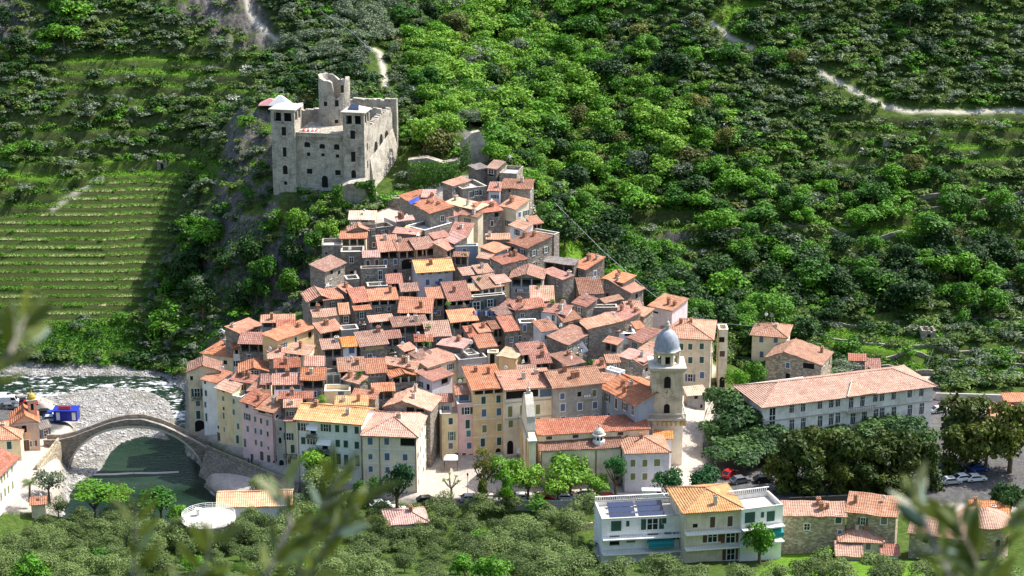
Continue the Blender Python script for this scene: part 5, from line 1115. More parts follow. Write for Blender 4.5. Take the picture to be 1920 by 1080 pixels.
# ---- old bridge
bp = [(108, 825), (135, 819), (170, 806), (205, 793), (235, 787), (265, 786), (300, 796), (330, 809), (360, 825), (386, 840)]
BYY = 380.0; top = [PY(x, y, BYY) for x, y in bp]
ix0, ix1 = PY(127, 880, BYY)[0], PY(383, 885, BYY)[0]; cxm = PY(242, 803, BYY); zs = -7.6; hgt = cxm[2]-zs
def topz(x): return float(np.interp(x, [p[0] for p in top], [p[2] for p in top]))
br = thing('stone_bridge', 'old humpback stone bridge with one wide arch across the river', 'bridge', (top[0][0], BYY, -7.6))
ox = top[0][0]; b = MB(); xs = np.linspace(top[0][0]-3, top[-1][0]+.5, 46); bm_ = WALL['bridge']
def archz(x):
    t = (x-(ix0+ix1)/2)/((ix1-ix0)/2)
    return None if abs(t) >= .995 else zs+hgt*(1-abs(t)**2.3)**.62
Wd = 3.3
for xa, xb in zip(xs[:-1], xs[1:]):
    za, zb_ = archz(xa), archz(xb); za = -9 if za is None else min(za, topz(xa)-1.2); zb_ = -9 if zb_ is None else min(zb_, topz(xb)-1.2)
    ta, tb_ = topz(xa)-.95, topz(xb)-.95
    b.hexa([(xa-ox, 0, za+7.6), (xb-ox, 0, zb_+7.6), (xb-ox, Wd, zb_+7.6), (xa-ox, Wd, za+7.6)], [(xa-ox, 0, ta+7.6), (xb-ox, 0, tb_+7.6), (xb-ox, Wd, tb_+7.6), (xa-ox, Wd, ta+7.6)], bm_)
b.build('arch', br)
for y0, y1 in ((-.12, .42), (Wd-.42, Wd+.12)):
    b = MB()
    for xa, xb in zip(xs[:-1], xs[1:]):
        ta, tb_ = topz(xa)+7.6, topz(xb)+7.6
        b.hexa([(xa-ox, y0, ta-.95), (xb-ox, y0, tb_-.95), (xb-ox, y1, tb_-.95), (xa-ox, y1, ta-.95)], [(xa-ox, y0, ta), (xb-ox, y0, tb_), (xb-ox, y1, tb_), (xa-ox, y1, ta)], bm_)
    b.build('parapet', br)
b = MB()
for xa, xb in zip(xs[:-1], xs[1:]):
    ta, tb_ = topz(xa)+7.6-.93, topz(xb)+7.6-.93
    b.poly([(xa-ox, .42, ta), (xb-ox, .42, tb_), (xb-ox, Wd-.42, tb_), (xa-ox, Wd-.42, ta)], M['coping'])
b.build('deck', br)
b = MB()                                                   # arch ring of dressed voussoirs
aa = [(ix0+(ix1-ix0)*(1-cos(pi*i/40))/2) for i in range(1, 40)]
for xa, xb in zip(aa[:-1], aa[1:]):
    za, zb_ = archz(xa) or zs, archz(xb) or zs
    b.hexa([(xa-ox, -.06, za+7.6), (xb-ox, -.06, zb_+7.6), (xb-ox, .0, zb_+7.6), (xa-ox, .0, za+7.6)], [(xa-ox, -.06, za+8.15), (xb-ox, -.06, zb_+8.15), (xb-ox, 0, zb_+8.15), (xa-ox, 0, za+8.15)], M['coping'])
b.build('arch_ring', br)
# rampart of the ramp street, leaning out to the river
def strip(name, tops, off, zbot, m, par_h, lab, cat='wall', grp=None):
    P3 = [Vector(p) for p in tops]; b0 = P3[0].copy(); s = MB()
    Q = []
    for a, c in zip(P3[:-1], P3[1:]):
        n = max(1, int((c-a).length/3)); Q += [a.lerp(c, i/n) for i in range(n)]
    Q.append(P3[-1])
    for a, c in zip(Q[:-1], Q[1:]):
        a, c = a-b0, c-b0; n = Vector((-(c-a).y, (c-a).x, 0)).normalized(); lo_a, lo_c = a-n*off, c-n*off; lo_a.z = lo_c.z = zbot-b0.z
        s.hexa([lo_a, lo_c, c+n*.8+Vector((0, 0, zbot-b0.z-c.z)), a+n*.8+Vector((0, 0, zbot-b0.z-a.z))], [a, c, c+n*.8, a+n*.8], m)
        if par_h: s.hexa([a+n*.05, c+n*.05, c+n*.45, a+n*.45], [p+Vector((0, 0, par_h)) for p in (a+n*.05, c+n*.05, c+n*.45, a+n*.45)], m)
    o = s.build(name, label=lab, cat=cat, group=grp); o.location = b0; return o
strip('rampart_wall', [G(386, 843, -1.6), G(420, 858, -1.2), G(450, 870, -1.1), (G(490, 887, -1)), G(530, 903, -1), G(560, 914, -1)], 2.6, -8.2, WALL['bridge'], .9, 'leaning stone rampart carrying the ramp street beside the river')
strip('quay_wall', [G(384, 906, -6.2), G(410, 925, -6.0), G(440, 945, -6.0)], .8, -9, WALL['bridge'], 0, 'low curved quay wall at the water below the rampart')
strip('bridgehead_wall', [G(66, 880, -1), G(84, 858, -1), G(100, 838, -.4), G(108, 828, .2)][::-1], .5, -8, WALL['cobble'], .9, 'pale retaining wall curving from the left bridgehead to the river')
strip('weir', [G(170, 891, -6.98), G(215, 890, -6.9), G(250, 888, -6.98), G(290, 888, -6.9), G(335, 886, -6.98)], .3, -8.2, M['coping'], 0, 'low concrete weir across the river below the bridge', 'weir')
strip('road_wall', [G(960, 946, -1), G(1040, 946, -1), G(1110, 945, -1)], .2, -6, WALL['grey'], .8, 'grey parapet wall under the parked cars of the square')
strip('ramp_wall', [G(1318, 850, -.8), G(1322, 800, -.3), G(1332, 770, 0), G(1345, 748, .5)], .3, -3, WALL['castle'], .9, 'pale curved parapet along the road beside the pines')
strip('garden_terrace_wall', [G(1060, 990, -2), G(1112, 985, -2)], .3, -8, WALL['cobble'], .5, 'brown stone retaining wall left of the modern white block')
strip('hedge_fence', [G(1480, 942, -1), G(1570, 938, -1), G(1690, 932, -1)], .1, -4, M['iron'], .9, 'long dark fence behind the stone roofed houses at lower right', 'fence')
strip('road_parapet', [G(1755, 742, 0), G(1830, 744, 0), G(1885, 746, 0)][::1], .1, -2, M['coping'], .6, 'bright low wall along the road above the right car park')
# ---- left bank
TR = (0, 700, 4.153)
H('yellow house at the left edge with big orange and brown hipped roof', -150, 525, 158, 508, 235, 'H', 'pale', 'yellow', b=690, D=11, ch=1, rows=1, rw=1, wins=[(72, 560, 'G', .95, 1.7)])
H('white house with red roof and green shutters at the left edge below the yellow one', -60, 840, 132, 652, 130, 'F', 'red', 'white', b=1000, D=6, ch=0, wins=[(12, 830, 'O', .8, 1.4), (34, 808, 'O', .8, 1.4), (58, 790, 'O', .8, 1.3), (92, 745, 'O', .8, 1.3), (8, 960, 'O', .8, 1.8), (38, 925, 'O', .8, 1.8), (65, 905, 'O', .8, 1.7), (98, 870, 'O', .8, 1.7)])
chp = H('small salmon pink chapel with pediment front beside the bridge', 90, 395, 300, 375, 62, 'E', 'orange', 'salmon', b=600, D=6.5, ch=0, cat='chapel', name='chapel', wins=[(197, 570, 'D', 1.7, 2.9), (250, 548, 'n', .9, 1.2), (188, 432, 'a', 1.0, 1.6)])
cW, cD, cze = HOUSES[-1][1:4]
s = MB(); s.box(-cW/2-.15, cW/2+.15, -.25, 0, cze-.5, cze-.1, M['coping'])
for x in (-cW/2+.25, -1.2, 1.2, cW/2-.25): s.box(x-.2, x+.2, -.14, 0, 0, cze-.5, M['coping'])
s.build('pilasters', chp)
s = MB(); l = local(chp, PY(65, 760, chp.location.y+4)); zz = cze
s.box(cW/2-1.9, cW/2-.1, 3, 4.8, zz-2, zz+3.6, WALL['salmon']); s.box(cW/2-2.1, cW/2+.1, 2.8, 5, zz+3.6, zz+3.85, M['coping']); s.ring([(.95, zz+3.85), (.9, zz+4.4), (.6, zz+4.9), (.15, zz+5.2), (.08, zz+5.8)], M['gold'], 12, (cW/2-1, 3.9))
s.box(cW/2-1.3, cW/2-.7, 2.97, 3.0, zz+1.6, zz+3.0, M['dark']); s.build('bell_turret', chp)
H('low grey stone annexe between chapel and bridge', 318, 430, 392, 415, 50, 'F', 'grey', 'stone', b=495, ch=0)
def gbox(name, px, py, w_, d_, h_, m, lab, cat, z=None, top=None, rz=0):
    p = G(px, py, z if z is not None else -3.4); s = MB(); s.box(-w_/2, w_/2, 0, d_, 0, h_, m)
    if top: s.box(-w_/2-.2, w_/2+.2, -.2, d_+.2, h_, h_+.15, top)
    o = s.build(name, label=lab, cat=cat); o.location = p; o.rotation_euler.z = rz; return o
kb = thing('kiosk', 'cobalt blue market kiosk with white posters beyond the chapel', 'kiosk', G(123, 790, -3.4))
s = MB(); s.box(-2.6, 2.6, 0, 3, 0, 2.5, M['cobalt']); s.build('body', kb)
s = MB(); s.box(-2.8, 2.8, -.6, 3.1, 2.5, 2.65, M['cobalt']); s.build('awning', kb)
s = MB(); s.box(-1.5, 1.2, .3, .45, 2.65, 3.5, M['tarpr']); s.build('sign', kb)
for x in (-2.0, 1.5): s = MB(); s.box(x, x+.8, -.05, 0, .3, 2.1, M['white']); s.build('poster', kb)
# ---- foreground buildings
TR = (1080, 860, 2.2857)
ma = H('modern white apartment block with solar panels, orange hipped centre and long balconies', 112, 258, 467, 240, 78, 'T', 'cream', 'white', b=440, zb=-1, cat='apartment block', name='apartment_block', D=9,
  wins=[(172, 288, 'G', 1.9, 2.0), (222, 278, 'G', .6, 1.1), (328, 280, 'g', 1.9, 2.1), (378, 266, 'G', .8, 1.1), (165, 350, 'd', 1.8, 1.8), (235, 345, 'Y', 1.6, 1.3), (330, 338, 'd', 2.0, 1.8), (400, 333, 'd', 1.9, 1.8), (430, 330, 'g', 1.4, 1.5), (462, 330, 'N', .01, .01)])
mW, mD, mze = HOUSES[-1][1:4]
mc = H('centre', 468, 224, 706, 208, 95, 'H', 'yellow', 'cream', b=462, zb=-1, D=11, ch=0, wins=[(585, 272, 'N', .95, 2.1), (660, 268, 'N', .95, 2.0), (511, 287, 'd', .9, .7), (585, 335, 'n', 1.6, 2.0), (662, 335, 'n', 1.6, 2.4), (663, 410, 'n', 1.4, 2.1)], ov=.8)
cW2, cD2, cze2 = HOUSES[-1][1:4]; chimney([c for c in mc.children][0], .7, 1.2, cze2+.6, R, 1.4)
mr = H('right', 710, 218, 888, 196, 60, 'T', 'cream', 'white', b=452, zb=-1, D=8, wins=[(745, 252, 'G', 2.0, 2.1), (799, 240, 'G', .6, 1.1), (834, 246, 'G', 1.6, 2.0), (745, 310, 'd', 1.4, 1.8), (800, 318, 'd', 1.8, 1.8), (850, 318, 'd', 1.4, 1.8)])
rW, rD, rze = HOUSES[-1][1:4]
def balc(root, W, ze, drops, name='balcony', x0=None, x1=None):
    x0 = -W/2 if x0 is None else x0; x1 = W/2 if x1 is None else x1
    for d in drops:
        s = MB(); s.box(x0, x1, -1.35, -.02, ze-d, ze-d+.22, M['white']); 
        for i in range(int((x1-x0)/.28)): s.box(x0+i*.28, x0+i*.28+.04, -1.32, -1.28, ze-d+.22, ze-d+1.1, M['metal'])
        s.box(x0, x1, -1.34, -1.27, ze-d+1.1, ze-d+1.16, M['metal']); s.build(name, root)
balc(ma, mW, mze, (3.9, 6.8)); balc(mc, cW2, cze2, (4.4, 7.4)); balc(mr, rW, rze, (3.9, 6.9))
for root, x0, x1, ze in ((ma, mW*.05, mW*.36, mze), (mr, -rW*.15, rW/2-.2, rze)):
    s = MB(); s.hexa([(x0, -1.3, ze-5.0), (x1, -1.3, ze-5.0), (x1, 0, ze-4.1), (x0, 0, ze-4.1)], [(x0, -1.3, ze-4.94), (x1, -1.3, ze-4.94), (x1, 0, ze-4.04), (x0, 0, ze-4.04)], M['teala']); s.box(x0, x1, -1.32, -1.3, ze-5.9, ze-4.95, M['teala']); s.build('awning', root)
for i in range(3):
    for j in range(2):
        x = -mW/2+1.6+j*5.4+i*.25; y = 1.3+i*2.5; s = MB(); s.hexa([(x, y, mze-.6), (x+4.9, y, mze-.6), (x+4.9, y+1.1, mze-.1), (x, y+1.1, mze-.1)], [(x, y-.05, mze-.54), (x+4.9, y-.05, mze-.54), (x+4.9, y+1.05, mze-.04), (x, y+1.05, mze-.04)], M['panel'])
        for q_ in range(5): s.box(x+q_*1.2, x+q_*1.2+.04, y, y+.04, mze-.9, mze-.5, M['metal'])
        s.build('solar_panel', ma)
for root, W, D, ze in ((ma, mW, mD, mze), (mr, rW, rD, rze)):
    s = MB()
    for i in range(int(W/.4)): s.box(-W/2+i*.4, -W/2+i*.4+.16, D-.2, D-.04, ze, ze+.75, M['white'])
    s.box(-W/2, W/2, D-.25, D, ze+.75, ze+.88, M['white']); s.build('balustrade', root)
absorb(ma, mc, mr)
H('long brown rubble stone building with lichened roof right of the apartment block', 890, 240, 1155, 244, 58, 'F', 'mottled', 'cobble', b=400, zb=-1, ch=3, wins=[(990, 292, 'w', 1.0, 1.2), (1125, 260, 'G', 1.1, 1.6), (1130, 320, 'B', .7, 1.3)])
H('rubble stone house with striped red and grey lichened roof at lower right', 1162, 224, 1372, 248, 82, 'F', 'mottled', 'cobble', b=405, zb=-1, ch=1, wins=[(1230, 268, 'g', .8, 1.4), (1320, 265, 'Y', 1.1, 1.5)])
H('small cream cottage with pinkish hipped roof in front of the rubble stone houses', 1128, 352, 1316, 358, 75, 'H', 'pale', 'cream', b=418, zb=-.3, D=7, ch=2, wins=[(1252, 375, 'Y', .9, 1.4)])
H('lean-to with brown tiles at the left of the small cream cottage', 1118, 412, 1226, 416, 58, 'F', 'mottled', 'cream', b=440, zb=0, ch=0, wins=[])
H('tiny red lean-to at the right of the small cream cottage', 1312, 408, 1382, 410, 40, 'F', 'red', 'white', b=435, zb=0, ch=0, wins=[])
H('stone farmhouse wing with faded roof beside the round apse building', 1430, 315, 1665, 345, 78, 'F', 'mottled', 'cobble', b=440, zb=0, ch=0, wins=[(1497, 345, 'a', .9, 1.3)])
H('orange roofed house behind the round apse building at the right edge', 1690, 240, 1855, 250, 62, 'F', 'vivid', 'cobble', b=330, zb=-1, ch=2)
ap = PZ(1080+1765/2.2857, 860+430/2.2857, -.5); rap = 4.7; at_ = thing('apse_house', 'round ended stone building with conical tiled roof at lower right', 'building', (ap[0], ap[1]+rap, -1.5))
s = MB(); s.ring([(rap, 0), (rap, 7.2)], WALL['cobble'], 28); s.build('wall', at_)
s = MB(); s.ring([(rap+.45, 7.0), (rap+.45, 7.15), (.1, 9.3)], TILE['mottled'], 28); s.build('roof', at_)
for a in (-1.9, -1.2, -.6): window(at_, (rap+.02)*cos(a), 3.4, 'a', .9, 1.3, (rap+.02)*sin(a), a+pi/2)
TR = (0, 0, 1.0)
H('long house roof of fresh orange tiles among the olive trees', 408, 950, 545, 946, 26, 'G', 'yellow', 'white', Y=343, ch=0, wins=[])
H('pinkish hipped roof with chimneys half hidden by the olive trees', 727, 984, 803, 978, 38, 'H', 'pink', 'cream', Y=336, D=7, ch=2, wins=[])
H('small garden roof among plants at the far lower left', 150-92, 945, 85, 943, 12, 'F', 'orange', 'cream', Y=348, ch=0, wins=[])
H('low red roof at the right edge beside the car park', 1885, 752, 1960, 750, 14, 'F', 'orange', 'grey', Y=396, ch=0)
H('small house with pale red hipped roof behind the right car park', 1850, 778, 1915, 784, 24, 'H', 'pale', 'cream', b=802, ch=0, D=8)
# water tank
tk_ = thing('water_tank', 'round white water tank roof with railing among the olive trees', 'water tank', (PY(391, 972, 336)[0], 336, -4.5)); ztk = PY(391, 972, 336)[2]+4.5
s = MB(); s.ring([(5.0, 0), (5.0, ztk-.15)], WALL['grey'], 36); s.build('wall', tk_)
s = MB(); s.ring([(5.15, ztk-.15), (5.15, ztk+.1), (.1, ztk+.35)], M['coping'], 36); s.build('roof', tk_)
s = MB()
for i in range(24):
    a = 2*pi*i/24; s.tube([(5*cos(a), 5*sin(a), ztk), (5*cos(a), 5*sin(a), ztk+1.1)], .05, M['white'], 4)
for h_ in (.4, .75, 1.1):
    s.tube([(5*cos(2*pi*i/36), 5*sin(2*pi*i/36), ztk+h_) for i in range(37)], .04, M['white'], 4)
s.build('railing', tk_)
s = MB(); s.box(-2.4, -1.8, .8, 1.4, ztk+.2, ztk+1.4, M['white']); s.box(-2.7, -1.5, .6, 1.6, ztk+1.4, ztk+1.55, M['white']); s.build('hatch', tk_)
# ---- cars
def carmesh(c, van=False):
    m = CARC[c]; b = MB(); h = 1.25 if van else .8
    prof = [(-2.1, .28), (2.05, .28), (2.12, .55), (2.05, .75), (1.2, .88), (.55, 1.42), (-1.1, 1.46), (-1.9, .95), (-2.12, .85)] if not van else [(-2.4, .3), (2.3, .3), (2.4, .9), (1.9, 1.15), (1.45, 1.95), (-2.35, 2.0), (-2.45, 1.0)]
    b.hexa([(x, -.82, z) for x, z in prof], [(x, .82, z) for x, z in prof], m)
    n = len(prof); me = b.mesh('car_body')
    bm = bmesh.new(); bm.from_mesh(me); bmesh.ops.recalc_face_normals(bm, faces=bm.faces); bmesh.ops.bevel(bm, geom=list(bm.edges), offset=.07, segments=2, affect='EDGES', profile=.6)
    bm.to_mesh(me); bm.free(); me.polygons.foreach_set('use_smooth', [False]*len(me.polygons))
    g = MB()
    if van: q = [(.6, 1.15), (1.78, 1.2), (1.4, 1.85), (.6, 1.85)]
    else: q = [(-1.62, .98), (1.02, .95), (.5, 1.33), (-1.05, 1.37)]
    for s_ in (-1, 1):
        y = s_*.83; P_ = [(x, y, z) for x, z in q]; g.poly(P_ if s_ < 0 else P_[::-1], M['glass'])
    f = [(1.24, .9), (.58, 1.4)] if not van else [(1.93, 1.2), (1.5, 1.9)]; g.poly([(f[0][0]+.03, -.7, f[0][1]+.02), (f[0][0]+.03, .7, f[0][1]+.02), (f[1][0]+.03, .66, f[1][1]), (f[1][0]+.03, -.66, f[1][1])], M['glass'])
    if not van: g.poly([(-1.93, .7, .97), (-1.93, -.7, .97), (-1.16, -.66, 1.44), (-1.16, .66, 1.44)], M['glass'])
    return me, g.mesh('window')
wh = MB(); wh.ring([(.1, -.11), (.31, -.11), (.33, 0), (.31, .11), (.1, .11)], M['rubber'], 14); wh.ring([(.0, -.115), (.2, -.12)], M['metal'], 10, cap=True); wh.ring([(.2, .12), (.0, .115)], M['metal'], 10); whm = wh.mesh('wheel')
hl = MB(); hl.box(-.03, .03, -.14, .14, -.06, .06, M['white']); hlm = hl.mesh('headlight')
CM = {}
NCOL = dict(white='white', silver='silver', black='black', red='red', blue='blue', grey='dark grey')
def car(px, py, c, rz=0.0, van=False, z=-1.0, lab='', grp=None):
    if (c, van) not in CM: CM[(c, van)] = carmesh(c, van)
    me, gl = CM[(c, van)]; p = PZ(px, py, z); zz = float(hfun(p[0], p[1]))
    t = thing('parked_van' if van else 'parked_car', lab, 'van' if van else 'car', (p[0], p[1], zz+.02), rz, grp)
    inst('car_body', me, t); inst('window', gl, t)
    for x in (-1.3, 1.35):
        for y in (-.74, .74): o = inst('wheel', whm, t, (x, y, .33)); o.rotation_euler = (pi/2, 0, 0)
    for y in (-.6, .6): inst('headlight', hlm, t, (2.1, y, .66))
G1 = 'cars parked along the square'; G2 = 'cars in the right car park'; G3 = 'cars in the riverside car park'
for a in ((882, 936, 'silver', .1, False, 'silver car half hidden behind the olive trees near the street lamp', G1), (978, 934, 'white', .05, False, 'white car left of the red one under the plane trees', G1), (1020, 934, 'red', .05, False, 'bright red car parked between two white cars', G1), (1062, 934, 'white', .0, False, 'white car between the red and the blue car', G1),
          (1100, 934, 'blue', .0, False, 'blue car parked on the square wall', G1), (1132, 933, 'red', 3.1, False, 'dark red car at the right end of the row on the square', G1), (1190, 917, 'black', .1, False, 'black car in front of the lilac sacristy', G1), (1168, 905, 'grey', .8, False, 'grey car under the small round tree', G1), (1225, 933, 'white', .0, True, 'white van left of the round green trees', G1),
          (712, 938, 'white', .4, False, 'white car beside the dark round tree, left side', G1), (742, 946, 'white', .3, False, 'white car below the dark round tree', G1), (800, 938, 'black', .2, False, 'black car right of the dark round tree', G1),
          (1368, 893, 'red', .9, False, 'dark red car under the stone pines', G2), (1388, 905, 'grey', .4, False, 'grey car on the road under the stone pines', G2), (1432, 903, 'black', .2, False, 'black car at the left edge of the evergreen trees', G2),
          (1756, 893, 'white', 1.1, False, 'white car leftmost in the right car park', G2), (1783, 905, 'silver', .2, False, 'silver car in front row of the right car park', G2), (1806, 900, 'white', .3, False, 'white car between silver and blue in the right car park', G2), (1835, 882, 'blue', .2, False, 'blue car in the right car park', G2), (1830, 900, 'white', .2, False, 'white car in front of the blue one in the right car park', G2), (1795, 884, 'black', .2, False, 'black car behind the silver one in the right car park', G2),
          (1762, 772, 'silver', .3, False, 'silver car beside the right end of the school', G2), (1775, 764, 'red', .3, False, 'red car behind the silver one beside the school', G2)):
    car(a[0], a[1], a[2], a[3], a[4], -1.0, a[5], a[6])
for a in ((42, 747, 'black', .2, False, 'black car right of the white camper in the riverside car park'), (54, 749, 'red', .2, False, 'maroon car next to the black one in the riverside car park'), (17, 764, 'grey', .2, False, 'dark grey car below the white camper'), (84, 768, 'black', .1, False, 'small dark car in the middle of the riverside car park'), (98, 770, 'blue', .2, False, 'blue car in the riverside car park'), (108, 776, 'white', .2, False, 'white car left of the blue kiosk'), (95, 786, 'silver', .1, False, 'silver car nearest to the bridge in the riverside car park')):
    car(a[0], a[1], a[2], a[3], a[4], -3.4, a[5], G3)
car(16, 750, 'white', .1, True, -3.4, 'large white camper van at the riverside', G3); car(0, 742, 'white', .1, True, -3.4, 'white van at the left edge of the riverside car park', G3)
# ---- square furniture
def canopy(px, py, w_, lab, z=-1.0, h=2.6):
    t = thing('canopy', lab, 'canopy', G(px, py, z)); s = MB(); s.hexa([(-w_/2, 0, h), (w_/2, 0, h), (w_/2, 2.6, h), (-w_/2, 2.6, h)], [(-w_/3, .8, h+.5), (w_/3, .8, h+.5), (w_/3, 1.8, h+.5), (-w_/3, 1.8, h+.5)], M['cloth']); s.build('canvas', t)
    for x in (-w_/2+.1, w_/2-.1):
        for y in (.1, 2.5): s = MB(); s.tube([(x, y, 0), (x, y, h)], .04, M['iron'], 5); s.build('pole', t)
canopy(845, 885, 2.9, 'white canvas canopy of a cafe at the yellow front house'); canopy(978, 872, 2.0, 'small white canopy under the pale grey front house')
def lamp(px, py, lab, z=-1.0, h=4.2):
    t = thing('street_lamp', lab, 'street lamp', G(px, py, z)); s = MB(); s.ring([(.12, 0), (.09, .4), (.05, .5), (.04, h)], M['iron'], 8); s.build('post', t); s = MB(); s.ring([(.08, h), (.2, h+.45), (.24, h+.5), (.05, h+.75)], M['iron'], 8); s.build('lantern', t)
lamp(877, 930, 'black street lamp right of the pollard tree on the square'); lamp(1335, 870, 'thin street lamp by the pale road parapet')
for i, (px, py, c, lab) in enumerate(((353, 800, 'tarpb', 'person in blue walking onto the bridge beside the gate tower'), (466, 866, 'iron', 'person in black standing by the pink row house, left'), (472, 866, 'iron', 'person in black standing by the pink row house, right'))):
    p = PZ(px, py, -1.0); me = bpy.data.meshes.new('person'); 
    vs = [(0, 0, .92), (0, 0, 1.15), (0, 0, 1.42), (0, -.01, 1.55), (0, -.02, 1.68), (.19, 0, 1.4), (.26, .03, 1.12), (.25, -.08, .88), (-.19, 0, 1.4), (-.26, .0, 1.12), (-.27, -.05, .86), (.1, 0, .86), (.12, .06+.04*i, .48), (.13, .1, .06), (.14, -.06, .03), (-.1, 0, .86), (-.11, -.08, .48), (-.12, -.05, .06), (-.12, -.2, .03)]
    es = [(0, 1), (1, 2), (2, 3), (3, 4), (2, 5), (5, 6), (6, 7), (2, 8), (8, 9), (9, 10), (0, 11), (11, 12), (12, 13), (13, 14), (0, 15), (15, 16), (16, 17), (17, 18)]
    me.from_pydata(vs, es, []); o = bpy.data.objects.new('person', me); COL.objects.link(o); o.location = (p[0], p[1], float(hfun(p[0], p[1]))+.02); o.rotation_euler.z = i*2.1
    md = o.modifiers.new('skin', 'SKIN'); rad = [.15, .13, .16, .06, .11, .07, .05, .04, .07, .05, .04, .1, .075, .05, .045, .1, .075, .05, .045]
    for v, r in zip(me.skin_vertices[0].data, rad): v.radius = (r, r*.8)
    me.skin_vertices[0].data[0].use_root = True; sm = o.modifiers.new('sub', 'SUBSURF'); sm.levels = 1; sm.render_levels = 1; me.materials.append(M[c]); tag(o, lab, 'person')
    s = MB(); s.ring([(.02, 1.56), (.1, 1.6), (.115, 1.7), (.08, 1.8), (.02, 1.83)], M['wood'], 10); s.build('hair', o)
ld = thing('laundry_line', 'washing line of blue and white clothes across the centre of the village', 'laundry', tuple(PY(907, 583, roofY(907, 583)-1.5)))
for i in range(10):
    s = MB(); x = -2.4+i*.55; s.hexa([(x, -.02, -.75-.2*(i % 3)), (x+.42, .0, -.75-.2*(i % 3)), (x+.42, .03, -.75-.2*(i % 3)), (x, .02, -.75-.2*(i % 3))], [(x, 0, 0), (x+.42, 0, 0), (x+.42, .03, 0), (x, .03, 0)], M[['tarpb', 'white', 'tarpb', 'blue'][i % 4]]); s.build('garment', ld)
s = MB(); s.tube([(-2.8, .015, .02), (0, .015, -.05), (3.3, .015, .03)], .02, M['white'], 4); s.build('line', ld)
def cloth(name, P3, m, lab, cat='tarpaulin'):
    b = Vector(P3[0]); s = MB(); q = [Vector(p)-b for p in P3]; s.hexa(q, [p+Vector((0, 0, .05)) for p in q], m); o = s.build(name, label=lab, cat=cat); o.location = b
yy = roofY(780, 434); a = [PY(760, 424, yy+2.5), PY(795, 437, yy+.5), PY(790, 441, yy-.4), PY(757, 431, yy+1)]; cloth('tarpaulin', a, M['tarpy'], 'yellow tarpaulin drying on the white terrace below the castle')
yy = roofY(1103, 632)-.8; cloth('awning_panel', [PY(1079, 641, yy+.6), PY(1090, 638, yy+.6), PY(1104, 658, yy-1.2), PY(1093, 662, yy-1.2)], M['tar'], 'grey panel leaning from a balcony under the slanting brown roof', 'panel')
yy = roofY(775, 382)-1; cloth('tarpaulin', [PY(765, 378, yy+1.5), PY(785, 368, yy+2.4), PY(788, 374, yy+1.8), PY(771, 384, yy)], M['tarpb'], 'blue tarpaulin on the roof of the slanting stone house', 'tarpaulin')
for i, (pts, lab) in enumerate((([(1040, 380, 470), (1130, 470, 452), (1215, 545, 440), (1265, 582, 432), (1340, 605, 425), (1420, 612, 420)], 'power cable running down from the valley behind the big hipped house'), ([(600, 20, 552), (660, 60, 540), (712, 110, 525)], 'power cable over the grey olives above the castle'))):
    P3 = [Vector(PY(*p)) for p in pts]; b = P3[0].copy(); s = MB(); s.tube([p-b for p in P3], .07, M['metal'], 5); o = s.build('power_cable', label=lab, cat='cable'); o.location = b
pl_ = MB(); a, c = Vector(PY(1724, 712, 425)), Vector(PY(1750, 655, 425)); pl_.tube([(0, 0, -1), tuple(c-a)], .12, M['metal'], 6); o = pl_.build('leaning_pole', label='leaning grey pole on the terraces behind the right end of the school', cat='pole'); o.location = a
for nm, px, py, Yq in (('rooftop antenna of the yellow house', 1455, 590, 0),):
    t = [h for h in HOUSES if h[0].get('label', '').startswith('square yellow')][0]; s = MB(); z = t[3]+2.0; s.tube([(0, 4, z-1), (0, 4, z+2.4)], .04, M['metal'], 5)
    for k_ in range(5): s.tube([(-.6+.05*k_, 4, z+1.4+.22*k_), (.6-.05*k_, 4, z+1.4+.22*k_)], .025, M['metal'], 4)
    s.build('antenna', t[0])

# satellite dishes and aerials on some roofs
dm = MB(); dm.tube([(0, 0, -.4), (0, 0, .7)], .03, M['metal'], 4); dm.hexa([(.1+.42*cos(i*pi/5), -.25+.08, .75+.42*sin(i*pi/5)) for i in range(10)], [(.1+.38*cos(i*pi/5), -.25, .78+.38*sin(i*pi/5)) for i in range(10)], M['white']); dme = dm.mesh('satellite_dish')
am = MB(); am.tube([(0, 0, -.5), (0, 0, 2.1)], .03, M['metal'], 4)
for k_ in range(4): am.tube([(-.5+.08*k_, 0, 1.3+.22*k_), (.5-.08*k_, 0, 1.3+.22*k_)], .02, M['metal'], 4)
ame = am.mesh('antenna')
rr = random.Random(99)
for hh in list(HOUSES):
    root, W, D, ze, mx, my = hh
    if W < 2.5 or rr.random() > .42 or root.get('category') != 'house': continue
    top_ = ze+(.25*D if 'terrace' not in root['label'] and 'flat' not in root['label'] else -.9)
    kind_ = rr.random() < .5
    o = inst('satellite_dish' if kind_ else 'antenna', dme if kind_ else ame, root, (rr.uniform(-W*.4, W*.4), D*.75, top_), rr.uniform(-1, 1))
# kerb between square and road, parking bay lines
strip('kerb', [G(860, 928, -.93), G(960, 928, -.93), G(1120, 927, -.93), G(1235, 928, -.93)], 0, -1.3, M['coping'], 0, 'long low kerb between the square and the row of parked cars', 'kerb')

